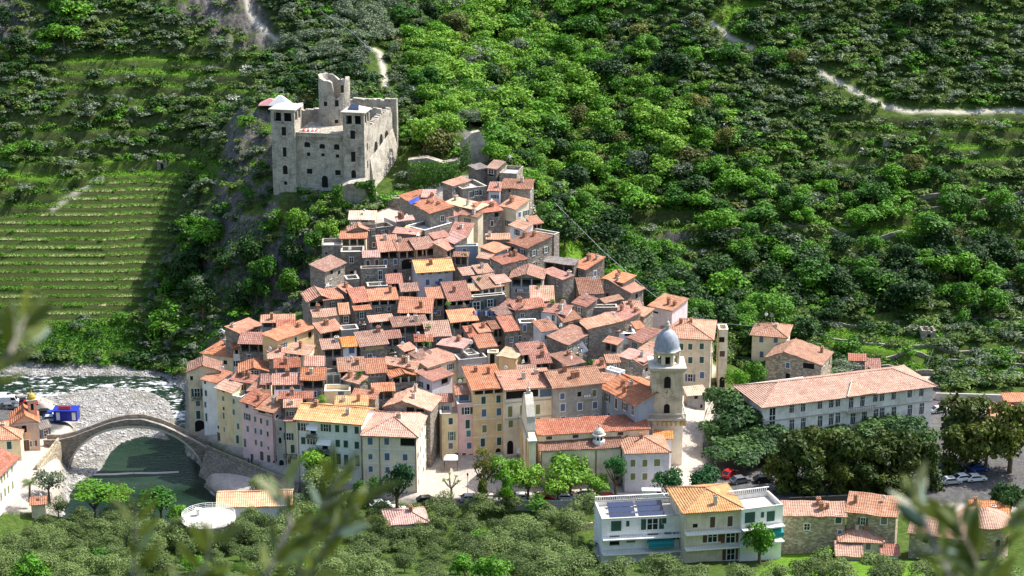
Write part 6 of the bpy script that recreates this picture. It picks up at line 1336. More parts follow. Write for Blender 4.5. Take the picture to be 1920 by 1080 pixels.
# facade details of the front houses
def find(t): return [h for h in HOUSES if h[0]['label'].startswith(t)][0]
def uv(h, px, py):
    root = h[0]; th = root.rotation_euler.z; n = np.array((-sin(th), cos(th), 0)); p0 = np.array(root.location); d = ray(px, py); t = ((p0-CAM)@n)/(d@n); p = CAM+d*t
    return (p[0]-p0[0])*cos(th)+(p[1]-p0[1])*sin(th), p[2]-p0[2]
def bands(h, ys, xm, m, hgt=.16, dep=.09):
    s = MB(); W = h[1]
    for y in ys: z = uv(h, xm, y)[1]; s.box(-W/2-.04, W/2+.04, -dep, .0, z-hgt/2, z+hgt/2, m)
    s.build('string_course', h[0])
def pipe(h, px, m=None):
    u = uv(h, px, 800)[0]; s = MB(); s.tube([(u, -.14, .5), (u, -.14, h[3]-.2)], .07, m or M['wood'], 6); s.build('downpipe', h[0])
def gutter(h):
    s = MB(); s.tube([(-h[1]/2-.4, -.62, h[3]-.13), (h[1]/2+.4, -.62, h[3]-.13)], .08, M['wood'], 6); s.build('gutter', h[0])
def balcony(h, px, py, w, flowers=True, awn=False):
    u, z = uv(h, px, py); s = MB(); s.box(u-w/2, u+w/2, -1.0, -.01, z-.95, z-.8, M['coping'])
    for i in range(int(w/.16)): s.box(u-w/2+i*.16, u-w/2+i*.16+.03, -.98, -.95, z-.8, z+.1, M['iron'])
    s.box(u-w/2, u+w/2, -1.0, -.94, z+.1, z+.15, M['iron']); s.build('balcony', h[0])
    if flowers:
        rs_ = np.random.RandomState(int(px)); n = 90; C = np.stack([rs_.uniform(u-w/2, u+w/2, n), rs_.uniform(-1.25, -.9, n), rs_.uniform(z-.8, z+.35, n)], 1); inst('balcony_plants', qmesh_('balcony_plants', C, rs_), h[0])
    if awn: s = MB(); s.hexa([(u-w/2, -1.1, z+.95), (u+w/2, -1.1, z+.95), (u+w/2, -.02, z+1.75), (u-w/2, -.02, z+1.75)], [(u-w/2, -1.1, z+1.0), (u+w/2, -1.1, z+1.0), (u+w/2, -.02, z+1.8), (u-w/2, -.02, z+1.8)], M['cloth']); s.build('awning', h[0])
def qmesh_(nm, C, rs_):
    Nn = rs_.normal(size=C.shape); r = rs_.normal(size=C.shape); Nn /= np.linalg.norm(Nn, axis=1)[:, None]; u = np.cross(Nn, r); u /= np.linalg.norm(u, axis=1)[:, None]; v = np.cross(Nn, u); Q = np.stack([C-u*.12, C-v*.1, C+u*.12, C+v*.1], 1)
    return np_mesh(nm, Q.reshape(-1, 3), np.arange(len(C)*4).reshape(-1, 4), [LEAF['ivy']])
wh_ = find('long white four'); bands(wh_, (818, 846), 620, M['white']); gutter(wh_); balcony(wh_, 587, 812, 2.4, True, True); balcony(wh_, 609, 840, 3.0, True, True); pipe(wh_, 559); pipe(wh_, 677)
be = find('beige corner'); bands(be, (842, 870), 730, M['white'], .2, .05); gutter(be); pipe(be, 711); pipe(be, 779)
pk = find('pink row house with loggia'); bands(pk, (778,), 495, M['coping'], .12, .15); gutter(pk); pipe(pk, 513)
oc_h = find('tall ochre'); bands(oc_h, (757, 785, 818), 916, M['frame'], .16, .12); gutter(oc_h); pipe(oc_h, 946)
gh = find('long pale grey'); bands(gh, (751, 782), 1000, M['coping'], .2, .2); gutter(gh); pipe(gh, 1037)
mg = find('mottled grey stone'); gutter(mg)
gt = find('tall pale gate'); balcony(gt, 369, 741, 2.3, True, False)
ye = find('small pale yellow house'); balcony(ye, 546, 850, 3.0, True, False)
for t_ in ('narrow rose', 'narrow yellow front', 'big four storey', 'square yellow', 'white house with red roof'): gutter(find(t_)) if 'narrow' not in t_ else pipe(find(t_), 857 if 'rose' in t_ else 827)
# balconies, planters and laundry scattered through the inner village
rr = random.Random(31)
for h in list(HOUSES):
    root, W, D, ze, mx, my = h
    if root.get('category') != 'house' or not (400 < mx < 1230 and 400 < my < 740) or W < 3.2 or rr.random() > .3: continue
    u = rr.uniform(-W*.25, W*.25); w_ = min(W*.5, rr.uniform(1.6, 3.0)); z = ze-rr.uniform(2.9, 3.4)
    s = MB(); s.box(u-w_/2, u+w_/2, -.9, -.01, z-.15, z, M['coping'])
    for i in range(int(w_/.18)): s.box(u-w_/2+i*.18, u-w_/2+i*.18+.03, -.88, -.85, z, z+.85, M['iron'])
    s.box(u-w_/2, u+w_/2, -.9, -.84, z+.85, z+.9, M['iron'])
    if rr.random() < .4:
        for i in range(3): s.box(u-w_/2+.15+i*.5, u-w_/2+.5+i*.5, -.93, -.91, z+.3, z+.86, M[rr.choice(['white', 'cloth', 'tarpb', 'tarpr'])])
    s.build('balcony', root)
    if rr.random() < .6:
        rs_ = np.random.RandomState(int(mx)); n = 60; C = np.stack([rs_.uniform(u-w_/2, u+w_/2, n), rs_.uniform(-.95, -.6, n), rs_.uniform(z+.1, z+1.0, n)], 1); inst('balcony_plants', qmesh_('balcony_plants', C, rs_), root)
# ------------------------------------------------------------------ foliage
def quads(C, Nn, sz, rs, asp=.62):
    """leaf-sized faces at centres C facing Nn"""
    n = len(C); r = rs.normal(size=(n, 3)); Nn = Nn/np.maximum(1e-6, np.linalg.norm(Nn, axis=1))[:, None]
    u = np.cross(Nn, r); u /= np.maximum(1e-6, np.linalg.norm(u, axis=1))[:, None]; v = np.cross(Nn, u)
    s = (sz*rs.uniform(.6, 1.35, n))[:, None]; u = u*s; v = v*s*asp
    return np.stack([C-u*.5, C-v*.5+u*.1, C+u*.55, C+v*.5], 1)
def crown(kind, n, seed, leaf=.3):
    """unit crown: radius ~1 across, centre at 0; returns (n,4,3)"""
    rs = np.random.RandomState(seed); out_c = []; out_n = []
    nl = dict(broad=11, olive=9, pine=12, ever=13, bush=6, maquis=7, plane=12)[kind]
    lobes = []
    for i in range(nl):
        d = rs.normal(size=3); d /= np.linalg.norm(d)
        if kind == 'pine': d[2] = abs(d[2])*.35; c = d*np.array((.62, .62, .4))*rs.uniform(.4, 1.1); r = rs.uniform(.26, .42)
        elif kind == 'ever': c = d*np.array((.5, .5, .8))*rs.uniform(.4, 1.05); r = rs.uniform(.25, .42)
        elif kind == 'olive': c = d*np.array((.6, .6, .42))*rs.uniform(.5, 1.05); r = rs.uniform(.28, .46)
        elif kind == 'maquis': d[2] = abs(d[2]); c = d*np.array((.7, .7, .5))*rs.uniform(.3, 1.05); r = rs.uniform(.26, .42)
        else: c = d*np.array((.58, .58, .5))*rs.uniform(.45, 1.05); r = rs.uniform(.28, .48)
        lobes.append((c, r))
    w = np.array([r**2 for _, r in lobes]); w /= w.sum()
    for (c, r), k in zip(lobes, rs.multinomial(n, w)):
        d = rs.normal(size=(k, 3)); d /= np.linalg.norm(d, axis=1)[:, None]; d[:, 2] = np.where(d[:, 2] < -.35, -d[:, 2], d[:, 2])
        rad = r*rs.uniform(.55, 1.08, k)**.7*(1+.25*np.sin(d[:, 0]*9+seed)*np.sin(d[:, 1]*8)*np.cos(d[:, 2]*7))
        sq = np.array((1, 1, .78 if kind != 'pine' else .6)); p = c+d*rad[:, None]*sq
        out_c.append(p); out_n.append(d*1.0+rs.normal(size=(k, 3))*.55+np.array((0, 0, .35)))
    C = np.concatenate(out_c); Nn = np.concatenate(out_n)
    return quads(C, Nn, leaf, rs)
def qmesh(name, Q, mat):
    V = Q.reshape(-1, 3); Fq = np.arange(len(V)).reshape(-1, 4); return np_mesh(name, V, Fq, [mat])
CR = {}
SPEC = dict(broad=('broad', 1500, .135, 'broad'), lime=('plane', 2000, .11, 'lime'), deep=('broad', 2200, .11, 'deep'), olive=('olive', 2800, .078, 'olive'), pine=('pine', 2300, .12, 'pine'), ever=('ever', 2300, .13, 'ever'),
            dark=('broad', 1500, .135, 'dark'), brown=('broad', 1100, .125, 'brown'), grey=('olive', 1200, .11, 'grey'), bush=('bush', 260, .22, 'ivy'), limeh=('broad', 1500, .13, 'lime'), blossom=('bush', 160, .2, 'blossom'), brownt=('plane', 1800, .11, 'brown'))
def cmesh(kind, v):
    if (kind, v) not in CR:
        k, n, l, m = SPEC[kind]; CR[(kind, v)] = qmesh('crown', crown(k, n, hash_(kind)+v*13, l), LEAF[m])
    return CR[(kind, v)]
def hash_(s): return sum(ord(c)*(i+3) for i, c in enumerate(s)) % 9999
TRK = {}
def trunkmesh(v, m='bark', fork=3):
    if (v, m, fork) in TRK: return TRK[(v, m, fork)]
    rr = random.Random(v*7+fork); t = MB(); t.tube([(0, 0, -.06), (rr.uniform(-.02, .02), .0, .25), (rr.uniform(-.05, .05), rr.uniform(-.03, .03), .55)], [.05, .038, .03], M[m], 7)
    for i in range(fork+2):
        a = 2*pi*i/(fork+2)+rr.uniform(-.4, .4); t.tube([(0, 0, .42), (cos(a)*.14, sin(a)*.14, .6), (cos(a)*.3, sin(a)*.3, .8+rr.uniform(-.05, .12))], [.026, .018, .006], M[m], 5)
    TRK[(v, m, fork)] = t.mesh('trunk'); return TRK[(v, m, fork)]
def tree(kind, p, w, h, label, grp=None, v=None, crown_h=None, name=None, cat='tree', bark='bark'):
    """p: foot on the ground; w crown width; h total height; crown_h height of the crown"""
    rr = random.Random(int(abs(p[0]*31+p[1]*17))); v = rr.randrange(4) if v is None else v; ch_ = crown_h or h*.84
    NM = dict(olive='olive_tree', pine='pine_tree', ever='evergreen_tree', lime='plane_tree', grey='olive_tree', bush='shrub')
    t = thing(name or NM.get(kind, 'broadleaf_tree'), label, cat, tuple(p), rr.uniform(0, 6.28), grp)
    inst('trunk', trunkmesh(v, bark), t, (0, 0, 0), 0, (h*.8, h*.8, h*.8))
    inst('crown', cmesh(kind, v), t, (0, 0, h-ch_*.5), 0, (w*.6, w*.6, ch_*.66))
    return t
def tree_px(kind, px, py, wp, hp, Y, label, grp=None, **kw):
    """crown centre and size in photo pixels, at depth Y, standing on the ground"""
    c = PY(px, py, Y); k = ppm(c); w = wp/k*1.1; chh = hp/k*1.15; g_ = float(hfun(c[0], c[1])); h = max(c[2]+chh/2-g_, chh*.9)
    return tree(kind, (c[0], c[1], c[2]+chh/2-h), w, h, label, grp, crown_h=chh, **kw)
GP = 'plane trees along the square'
for a in (('brownt', 908, 876, 46, 62, 352, 'plane tree with brownish foliage at the left of the row on the square'), ('lime', 948, 884, 66, 66, 351, 'bright green plane tree in front of the pale grey house, second of its row'), ('lime', 990, 897, 66, 58, 350.5, 'bright green plane tree touching the church facade'),
          ('lime', 1070, 880, 92, 70, 354, 'largest light green plane tree, before the church wall'), ('lime', 1045, 910, 62, 52, 350, 'low plane tree behind the white and red cars'), ('lime', 1120, 909, 58, 44, 350, 'low round plane tree behind the blue car'), ('deep', 1155, 875, 50, 40, 352.5, 'small dark umbrella shaped tree at the church corner'),
          ('deep', 1257, 905, 60, 54, 345, 'round green tree left behind the apartment block roof'), ('deep', 1320, 894, 74, 64, 346, 'larger round green tree right behind the apartment block roof'), ('deep', 744, 900, 64, 72, 347, 'round dark green tree before the beige corner house'), ('broad', 688, 915, 48, 50, 347, 'mid green tree left of the round dark tree'),
          ('lime', 592, 868, 70, 62, 356, 'fresh green tree before the long white house'), ('olive', 612, 895, 90, 60, 350, 'grey green olive before the long white house'), ('olive', 487, 905, 46, 44, 352, 'single round olive by the ramp street'), ('broad', 1410, 695, 50, 52, 409, 'bushy green tree below the square yellow house'),
          ('broad', 1384, 712, 44, 44, 406, 'small green tree between the big hipped house and the square yellow house'), ('grey', 1590, 690, 60, 36, 410, 'silvery tree between the rubble house and the red sheds')):
    tree_px(*a)
GPI = 'stone pines beside the road'
for i, a in enumerate(((1358, 750, 80, 70, 386), (1382, 782, 104, 80, 380), (1348, 806, 66, 56, 376), (1425, 812, 104, 74, 377), (1372, 836, 108, 76, 372), (1440, 838, 80, 56, 371), (1345, 852, 60, 44, 366), (1400, 858, 84, 46, 366), (1490, 830, 100, 50, 377), (1560, 818, 100, 52, 380), (1612, 828, 96, 52, 379), (1655, 806, 96, 56, 381), (1702, 806, 100, 70, 381), (1735, 825, 70, 70, 378), (1460, 850, 80, 50, 371))):
    tree_px('pine', *a, 'stone pine with flat blue green crown between the road and the school', GPI)
for i, a in enumerate(((1492, 876, 100, 96, 357), (1545, 868, 104, 116, 360), (1592, 876, 100, 112, 357), (1645, 868, 110, 120, 360), (1700, 872, 100, 112, 359), (1462, 886, 66, 74, 356), (1738, 885, 70, 84, 358), (1520, 905, 70, 50, 354), (1620, 905, 76, 50, 354), (1680, 908, 76, 50, 354), (1572, 905, 70, 50, 354))):
    tree_px('ever', *a, 'tall olive brown evergreen oak in the row before the school', 'evergreen oaks before the school')
for a in ((1812, 785, 104, 96, 372, 'open crowned dark green tree in the right car park, upper'), (1850, 842, 116, 100, 366, 'open crowned dark green tree in the right car park, lower'), (1790, 855, 76, 80, 365, 'small evergreen left of the two open crowned trees'), (1898, 822, 90, 120, 365, 'evergreen tree cut by the right edge')):
    tree_px('ever', *a)
tree_px('pine', 1893, 935, 70, 130, 340, 'dark conifer at the right edge behind the apse building')
# palm
pm = thing('palm_tree', 'date palm on the left bank before the bridgehead', 'palm tree', G(56, 938, -1.0)); pm.location.z -= .2
s = MB(); s.tube([(0, 0, -.3), (.1, 0, 2), (.25, 0, 3.9)], [.3, .22, .2], M['bark'], 9); s.build('trunk', pm)
rs = np.random.RandomState(4); L_ = []
for i in range(46):
    a = rs.uniform(0, 2*pi); up = rs.uniform(.1, 1.3); n = 13; ln = rs.uniform(2.0, 2.7); pr = None
    for j in range(n):
        t_ = j/(n-1); r_ = ln*t_*cos(up*.6*(1-.2*t_)); z_ = ln*(sin(up)*t_-.75*t_*t_)
        c0 = np.array((.25+r_*cos(a), r_*sin(a), 3.9+z_))
        if pr is not None:
            d = c0-pr; sd = np.array((-sin(a), cos(a), -.25)); sd2 = np.array((-sin(a), cos(a), .25)); q_ = .42*sin(pi*min(1, t_+.12))
            L_.append([pr, pr+d*.4, pr+d*1.2+sd*q_, pr+d*.9+sd*q_]); L_.append([pr, pr+d*.4, pr+d*1.2-sd2*q_, pr+d*.9-sd2*q_])
        pr = c0
o = inst('crown', qmesh('crown', np.array(L_), LEAF['olive']), pm)
# pollard plane with knobbly fists
po = thing('pollard_tree', 'pollarded plane tree with tufted stubs on the square', 'tree', G(846, 936, -1.0)); s = MB(); s.tube([(0, 0, -.2), (.05, 0, 2.6)], [.28, .2], M['barkg'], 8); tips = []
for i in range(7):
    a = 2*pi*i/7; e = (1.6*cos(a), 1.6*sin(a), 3.9+.5*(i % 3)); s.tube([(.05, 0, 2.3), (.8*cos(a), .8*sin(a), 3.1), e], [.15, .11, .1], M['barkg'], 6); tips.append(e)
s.build('trunk', po); Qs = [crown('bush', 90, 60+i, .34)*np.array((.6, .6, .5))+np.array(e) for i, e in enumerate(tips)]; inst('crown', qmesh('crown', np.concatenate(Qs), LEAF['lime']), po)
# potted and terrace greenery in the village
for i, (px, py, w_, k_, lab) in enumerate(((840, 570, 5, 'limeh', 'bright green bush on a terrace left of the tall red roof'), (898, 523, 4, 'bush', 'shrub beside white seats on a mid village terrace'), (1037, 566, 5, 'limeh', 'yellow green bush in the centre right of the village'), (1055, 562, 6, 'bush', 'dark hedge right of the yellow green bush'), (1106, 680, 7, 'bush', 'dark climbing plant above the mottled grey front house'),
        (804, 613, 5, 'bush', 'plant on the balcony under the broad brown roof'), (800, 645, 6, 'bush', 'greenery of the small altana above the narrow alley'), (863, 712, 6, 'bush', 'roof garden plants beside the red gable roof'), (605, 750, 8, 'limeh', 'green bush on the roof of the long white house'), (685, 718, 5, 'bush', 'creeper beside the white parasol under the pergola'), (672, 703, 6, 'bush', 'vine on the pergola'),
        (1000, 700, 4, 'bush', 'small bush beside the ruined brick gable'), (870, 478, 4, 'bush', 'creeper on the blue grey terrace wall'), (1010, 535, 4, 'bush', 'creeper beside the large open loft'), (790, 350, 4, 'bush', 'small bush on the pale pink roof below the castle'))):
    yy = roofY(px, py)-1.5; c = PY(px, py, yy); t = thing('shrub', lab, 'shrub', tuple(c)); inst('foliage', cmesh(k_, i % 3), t, (0, 0, 0), 0, (w_*.2, w_*.2, w_*.17))
# ivy sheets: leaves hugging walls
def ivy(pts, Y, n, lab, ry=0.0, thick=.5, kind='ivy', sz=.5):
    rs = np.random.RandomState(len(lab)); xs_ = [p[0] for p in pts]; ys_ = [p[1] for p in pts]; C = []
    nrm = np.array((sin(ry), cos(ry), 0)); q0 = PY(pts[0][0], pts[0][1], Y)
    while len(C) < n:
        x, y = rs.uniform(min(xs_), max(xs_)), rs.uniform(min(ys_), max(ys_))
        if polymask(np.array([x]), np.array([y]), pts)[0]:
            d = ray(x, y); t_ = ((q0-CAM)@nrm)/(d@nrm); p = CAM+d*t_; bulge = .5+.5*sin(x*.31)*cos(y*.27)
            C.append(p-nrm*rs.uniform(0, thick*(1+bulge)))
    C = np.array(C); Nn = rs.normal(size=(n, 3))*.6+np.array((.2, -1, .5)); b = C.mean(0)
    o = inst('ivy', qmesh('ivy', quads(C-b, Nn, sz, rs), LEAF[kind]), None, tuple(b)); tag(o, lab, 'ivy', kind=None)
ivy([(664, 342), (702, 336), (708, 384), (696, 378), (684, 352), (668, 350)], 462, 1300, 'dense ivy cap over the top of the castle bastion', thick=1.0)
ivy([(624, 346), (642, 344), (644, 372), (658, 380), (652, 402), (622, 402)], 462, 1300, 'dark ivy column left of the castle bastion', thick=1.2)
ivy([(706, 374), (724, 374), (726, 398), (710, 402)], 464.5, 500, 'ivy on the garden wall below the bright castle wall')
ivy([(765, 302), (860, 302), (868, 345), (850, 362), (790, 364), (770, 340)], 476.8, 3200, 'curtain of ivy hanging on the retaining wall right of the castle', thick=1.4)
ivy([(862, 280), (880, 262), (888, 330), (866, 335)], 480, 500, 'ivy on the left edge of the pale fortress wall fragment')
# ------------------------------------------------------------------ woods on the hillsides
rs = np.random.RandomState(21)
EXCL = PAVE+[VINE, [(1035, 472), (1112, 476), (1118, 525), (1040, 525)], [(505, 195), (560, 205), (575, 140), (635, 140), (665, 178), (752, 178), (758, 335), (690, 352), (562, 358), (562, 408), (515, 408)], [(860, 240), (925, 240), (925, 345), (860, 345)], [(755, 290), (865, 290), (865, 372), (755, 372)]]
def scat(x0, x1, y0, y1, st_):
    xs_, ys_ = np.meshgrid(np.arange(x0, x1, st_), np.arange(y0, y1, st_)); n = xs_.size
    X = xs_.ravel()+rs.uniform(-.9, .9, n)*st_; Y = ys_.ravel()+rs.uniform(-.9, .9, n)*st_; return X, Y, hfun(X, Y)
X, Y, Zs = scat(-172, 172, 401, 598, 2.0)
QX_, QY_ = proj(X, Y, Zs); vis = (QX_ > -60) & (QX_ < 1980) & (QY_ > -60) & (QY_ < 800)
ex = np.zeros(len(X), bool)
for i, w in enumerate(EXCL):
    m_ = polymask(QX_, QY_, w); ex |= (m_ & (Y < 505)) if i >= 3 and i != 3 else m_ & (Y < 480 if i < 3 else True)
ex |= polymask(QX_, QY_, RIV) & (Y < 458)
bi = lambda A: A[np.clip(np.searchsorted(gy, Y), 0, len(gy)-1), np.clip(np.searchsorted(gx, X), 0, len(gx)-1)]
gr, pa, rkv, pv, rv = bi(grass.astype(float)), bi(path), bi(rk), bi(pave.astype(float)), bi(river.astype(float))
# castle footprint
ex |= (X > -72) & (X < -25) & (Y > 462) & (Y < 500) & (QX_ > 515) & (QX_ < 750) & (QY_ > 130) & (QY_ < 362)
ex |= (Y < 426) & ((QX_ < 1570) | (QY_ > 730))
u = rs.rand(len(X))
ex |= (gr > 0) & (u > .10); ex |= (bi(blur(path, 5)) > .02); ex |= (rkv > .3) & (u > .26); ex |= (pv > 0) | (rv > 0)
ter_ = bi(tb); ex |= (ter_ > .5) & (u > .5)
# soft front edge before school, road etc.
ok = vis & ~ex
X, Y, Zs, QX_, QY_, gr, rkv = [a[ok] for a in (X, Y, Zs, QX_, QY_, gr, rkv)]
n = len(X); big = fbm(X, Y, 201, 26, 3); big2 = fbm(X, Y, 222, 12, 2)
gul = np.exp(-(((QX_-905)/120)**2+((QY_-130)/190)**2))+.8*np.exp(-(((QX_-1120)/190)**2+((QY_-260)/150)**2))+.45*np.exp(-(((QX_-1270)/130)**2+((QY_-220)/120)**2))
low = np.exp(-(((QY_-520)/90)**2))*(QX_ > 1000)*.75+.5*np.exp(-(((QX_-400)/110)**2+((QY_-500)/130)**2))
QXj = QX_+rs.normal(size=n)*70+big*160; QX0 = QX_; QX_ = QXj; drk = ((QX_ > 1270) & (QY_ < 260)) | (QX_ < 760) | ((QX_ > 1000) & (QY_ > 430))
QX_ = QX0; treey = np.clip(gul+low+big*1.6-.12*drk, 0, 1.5)
kinds = np.empty(n, object); hs = np.empty(n); u = rs.rand(n); u2 = rs.rand(n)
for i in range(n):
    t = treey[i]
    if u2[i] < t*.6:
        hs[i] = rs.uniform(3.8, 7.4) if rs.rand() < .88 else rs.uniform(7.4, 10); b_ = gul[i]+big2[i]*.9
        kinds[i] = 'limeh' if (b_ > .35 and u[i] < .5) else ('broad' if u[i] < .78 else ('dark' if u[i] < .92 else ('grey' if u[i] < .96 else 'brown')))
        if drk[i] and kinds[i] == 'broad' and rs.rand() < .45: kinds[i] = 'dark'
        if low[i] > .35 and QX_[i] > 1000: kinds[i] = 'broad' if u[i] < .38 else ('dark' if u[i] < .94 else 'brown')  # mostly dark leaf colours here, painting in the shade of the lower slope
    else:
        hs[i] = rs.uniform(1.7, 3.9)*(1.15 if QX_[i] > 1250 else 1); g_ = (QX_[i] < 760)*.12
        q_ = .14*drk[i]; kinds[i] = 'maquis' if u[i] < .50-g_ else ('greys' if u[i] < .56+q_ else ('darks' if u[i] < .72+q_ else ('bushes' if u[i] < .985 else ('browns' if u[i] < .994 else 'blossoms'))))
        if t > .8: hs[i] *= 1.4
olv = (QX_ > 520) & (QX_ < 740) & (QY_ < 130) & (rs.rand(n) < .28); kinds[olv] = 'grey'; hs[olv] = rs.uniform(4, 6.5, olv.sum())
# individual trees: the ones that show largest
tall = np.array([k in ('limeh', 'broad', 'dark', 'grey', 'brown') for k in kinds]); size = hs*3600/(Y*.956+(150-Zs)*.29)
order = np.argsort(-np.where(tall, size, 0)); pick = set()
placed = []
for i in order:
    if not tall[i] or len(pick) >= 285: break
    if all((X[i]-a)**2+(Y[i]-b)**2 > 16 for a, b in placed): pick.add(i); placed.append((X[i], Y[i]))
KN = dict(limeh='yellow green broadleaf tree', broad='mid green broadleaf tree', dark='dark green broadleaf tree', grey='silver grey olive', brown='brownish crowned tree')
def region(px, py):
    if px < 400: return 'left hillside above and below the vineyard terraces'
    if px < 600 and py > 200: return 'cliff side left of the castle'
    if px < 760: return 'slope above the castle'
    if px < 1050 and py < 330: return 'valley behind the castle'
    if px < 1350: return 'wooded slope behind the village' if py > 330 else 'upper slope right of the valley'
    return 'right hillside above the school' if py > 330 else 'upper right hillside by the track'
for i in sorted(pick):
    k_ = kinds[i]; w_ = hs[i]*rs.uniform(.95, 1.3); rg = region(QX_[i], QY_[i])
    tree(k_, (X[i], Y[i], Zs[i]-.3), w_, hs[i], KN[k_]+' on the '+rg, 'hillside trees: '+KN[k_]+', '+rg, name='olive_tree' if k_ == 'grey' else 'broadleaf_tree')
# the rest of the cover, grown as one mass
KM = dict(maquis=('maquis', 'maquis', 190, .235), greys=('maquis', 'grey', 180, .22), darks=('maquis', 'dark', 190, .235), bushes=('bush', 'broad', 190, .235), browns=('bush', 'brown', 130, .22), blossoms=('bush', 'blossom', 60, .20),
          limeh=('broad', 'lime', 480, .155), broad=('broad', 'broad', 480, .155), dark=('broad', 'dark', 440, .16), grey=('olive', 'grey', 420, .15), brown=('broad', 'brown', 420, .15))
TPL = {k: [crown(v[0], v[2], hash_(k)+j*7, v[3]) for j in range(4)] for k, v in KM.items()}
parts = []; mi = []; mats = [LEAF[k] for k in ('maquis', 'grey', 'dark', 'broad', 'brown', 'blossom', 'lime')]; mix_ = {k: [LEAF[v[1]] == m for m in mats].index(True) for k, v in KM.items()}
for i in range(n):
    if i in pick: continue
    k_ = kinds[i]; q_ = TPL[k_][rs.randint(4)]; a = rs.uniform(0, 6.28); w_ = hs[i]*rs.uniform(.55, .82) if hs[i] > 4 else hs[i]*rs.uniform(.7, 1.15)
    c_, s_ = cos(a), sin(a); Q = np.empty_like(q_); Q[..., 0] = (q_[..., 0]*c_-q_[..., 1]*s_)*w_+X[i]; Q[..., 1] = (q_[..., 0]*s_+q_[..., 1]*c_)*w_+Y[i]
    hh = hs[i]*(.55 if hs[i] > 4 else .68); Q[..., 2] = q_[..., 2]*hh*.95+Zs[i]+hs[i]*(.42 if hs[i] > 4 else .28)
    parts.append(Q); mi.append(np.full(len(Q), mix_[k_]))
Q = np.concatenate(parts); mi = np.concatenate(mi); V = Q.reshape(-1, 3)
o = inst('hillside_scrub', np_mesh('hillside_scrub', V, np.arange(len(V)).reshape(-1, 4), mats, False, mi)); tag(o, kind='stuff')
print('scrub quads', len(Q), 'plants', n)
# grass tufts and weeds on terraces, vine rows
def tufts(mask, num, sz, mat, name, zoff=.25, hgt=.5, frf=None):
    jj, ii_ = np.nonzero(mask); k_ = rs.randint(len(jj), size=num); x = gx[ii_[k_]]+rs.uniform(-.33, .33, num); y = gy[jj[k_]]+rs.uniform(-.33, .33, num); z = hfun(x, y)
    C = np.stack([x, y, z+rs.uniform(0, hgt, num)], 1); Nn = rs.normal(size=(num, 3))+np.array((0, -.3, .6))
    o = inst(name, qmesh(name, quads(C, Nn, sz, rs), mat)); tag(o, kind='stuff')
vm = vine & (fr < .45) & (fr > .12); tufts(vm, 34000, .42, LEAF['broad'], 'vineyard_growth', hgt=.8)
tm_ = (terr | grass) & (GY > 420) & ~pave; tufts(tm_ & (f2 < .75), 60000, .5, LEAF['limeh'] if 'limeh' in LEAF else LEAF['lime'], 'terrace_grass', hgt=.35)
bk_ = natural > .5; bk_ &= (GY > 440) & (GY < 466) & (GX < -60) & ~vine; tufts(bk_, 26000, .6, LEAF['broad'], 'bank_weeds', hgt=1.3)
# river stones
jj, ii_ = np.nonzero(river & ~water); num = 9000; k_ = rs.randint(len(jj), size=num); x = gx[ii_[k_]]+rs.uniform(-.33, .33, num); y = gy[jj[k_]]+rs.uniform(-.33, .33, num)
x2 = rs.uniform(-150, -78, 1500); y2 = rs.uniform(418, 446, 1500); x = np.append(x, x2); y = np.append(y, y2); z = np.maximum(hfun(x, y), -7.3); num = len(x)
r_ = rs.uniform(.07, .24, num)**1.0; r_[rs.rand(num) < .04] *= 2.4
oc_ = np.array([(1, 0, 0), (-1, 0, 0), (0, 1, 0), (0, -1, 0), (0, 0, 1), (0, 0, -1)], float); tri = np.array([(0, 2, 4), (2, 1, 4), (1, 3, 4), (3, 0, 4), (2, 0, 5), (1, 2, 5), (3, 1, 5), (0, 3, 5)])
sh = rs.uniform(.6, 1.3, (num, 6, 1))*oc_[None]*np.array((1.2, 1, .62)); V = sh*r_[:, None, None]+np.stack([x, y, z+.05], 1)[:, None, :]
stm = flat('river_stone', (.36, .35, .33), .9, 0, .4, .8)
o = inst('river_stones', np_mesh('river_stones', V.reshape(-1, 3), (tri[None]+6*np.arange(num)[:, None, None]).reshape(-1, 3), [stm])); tag(o, kind='stuff')
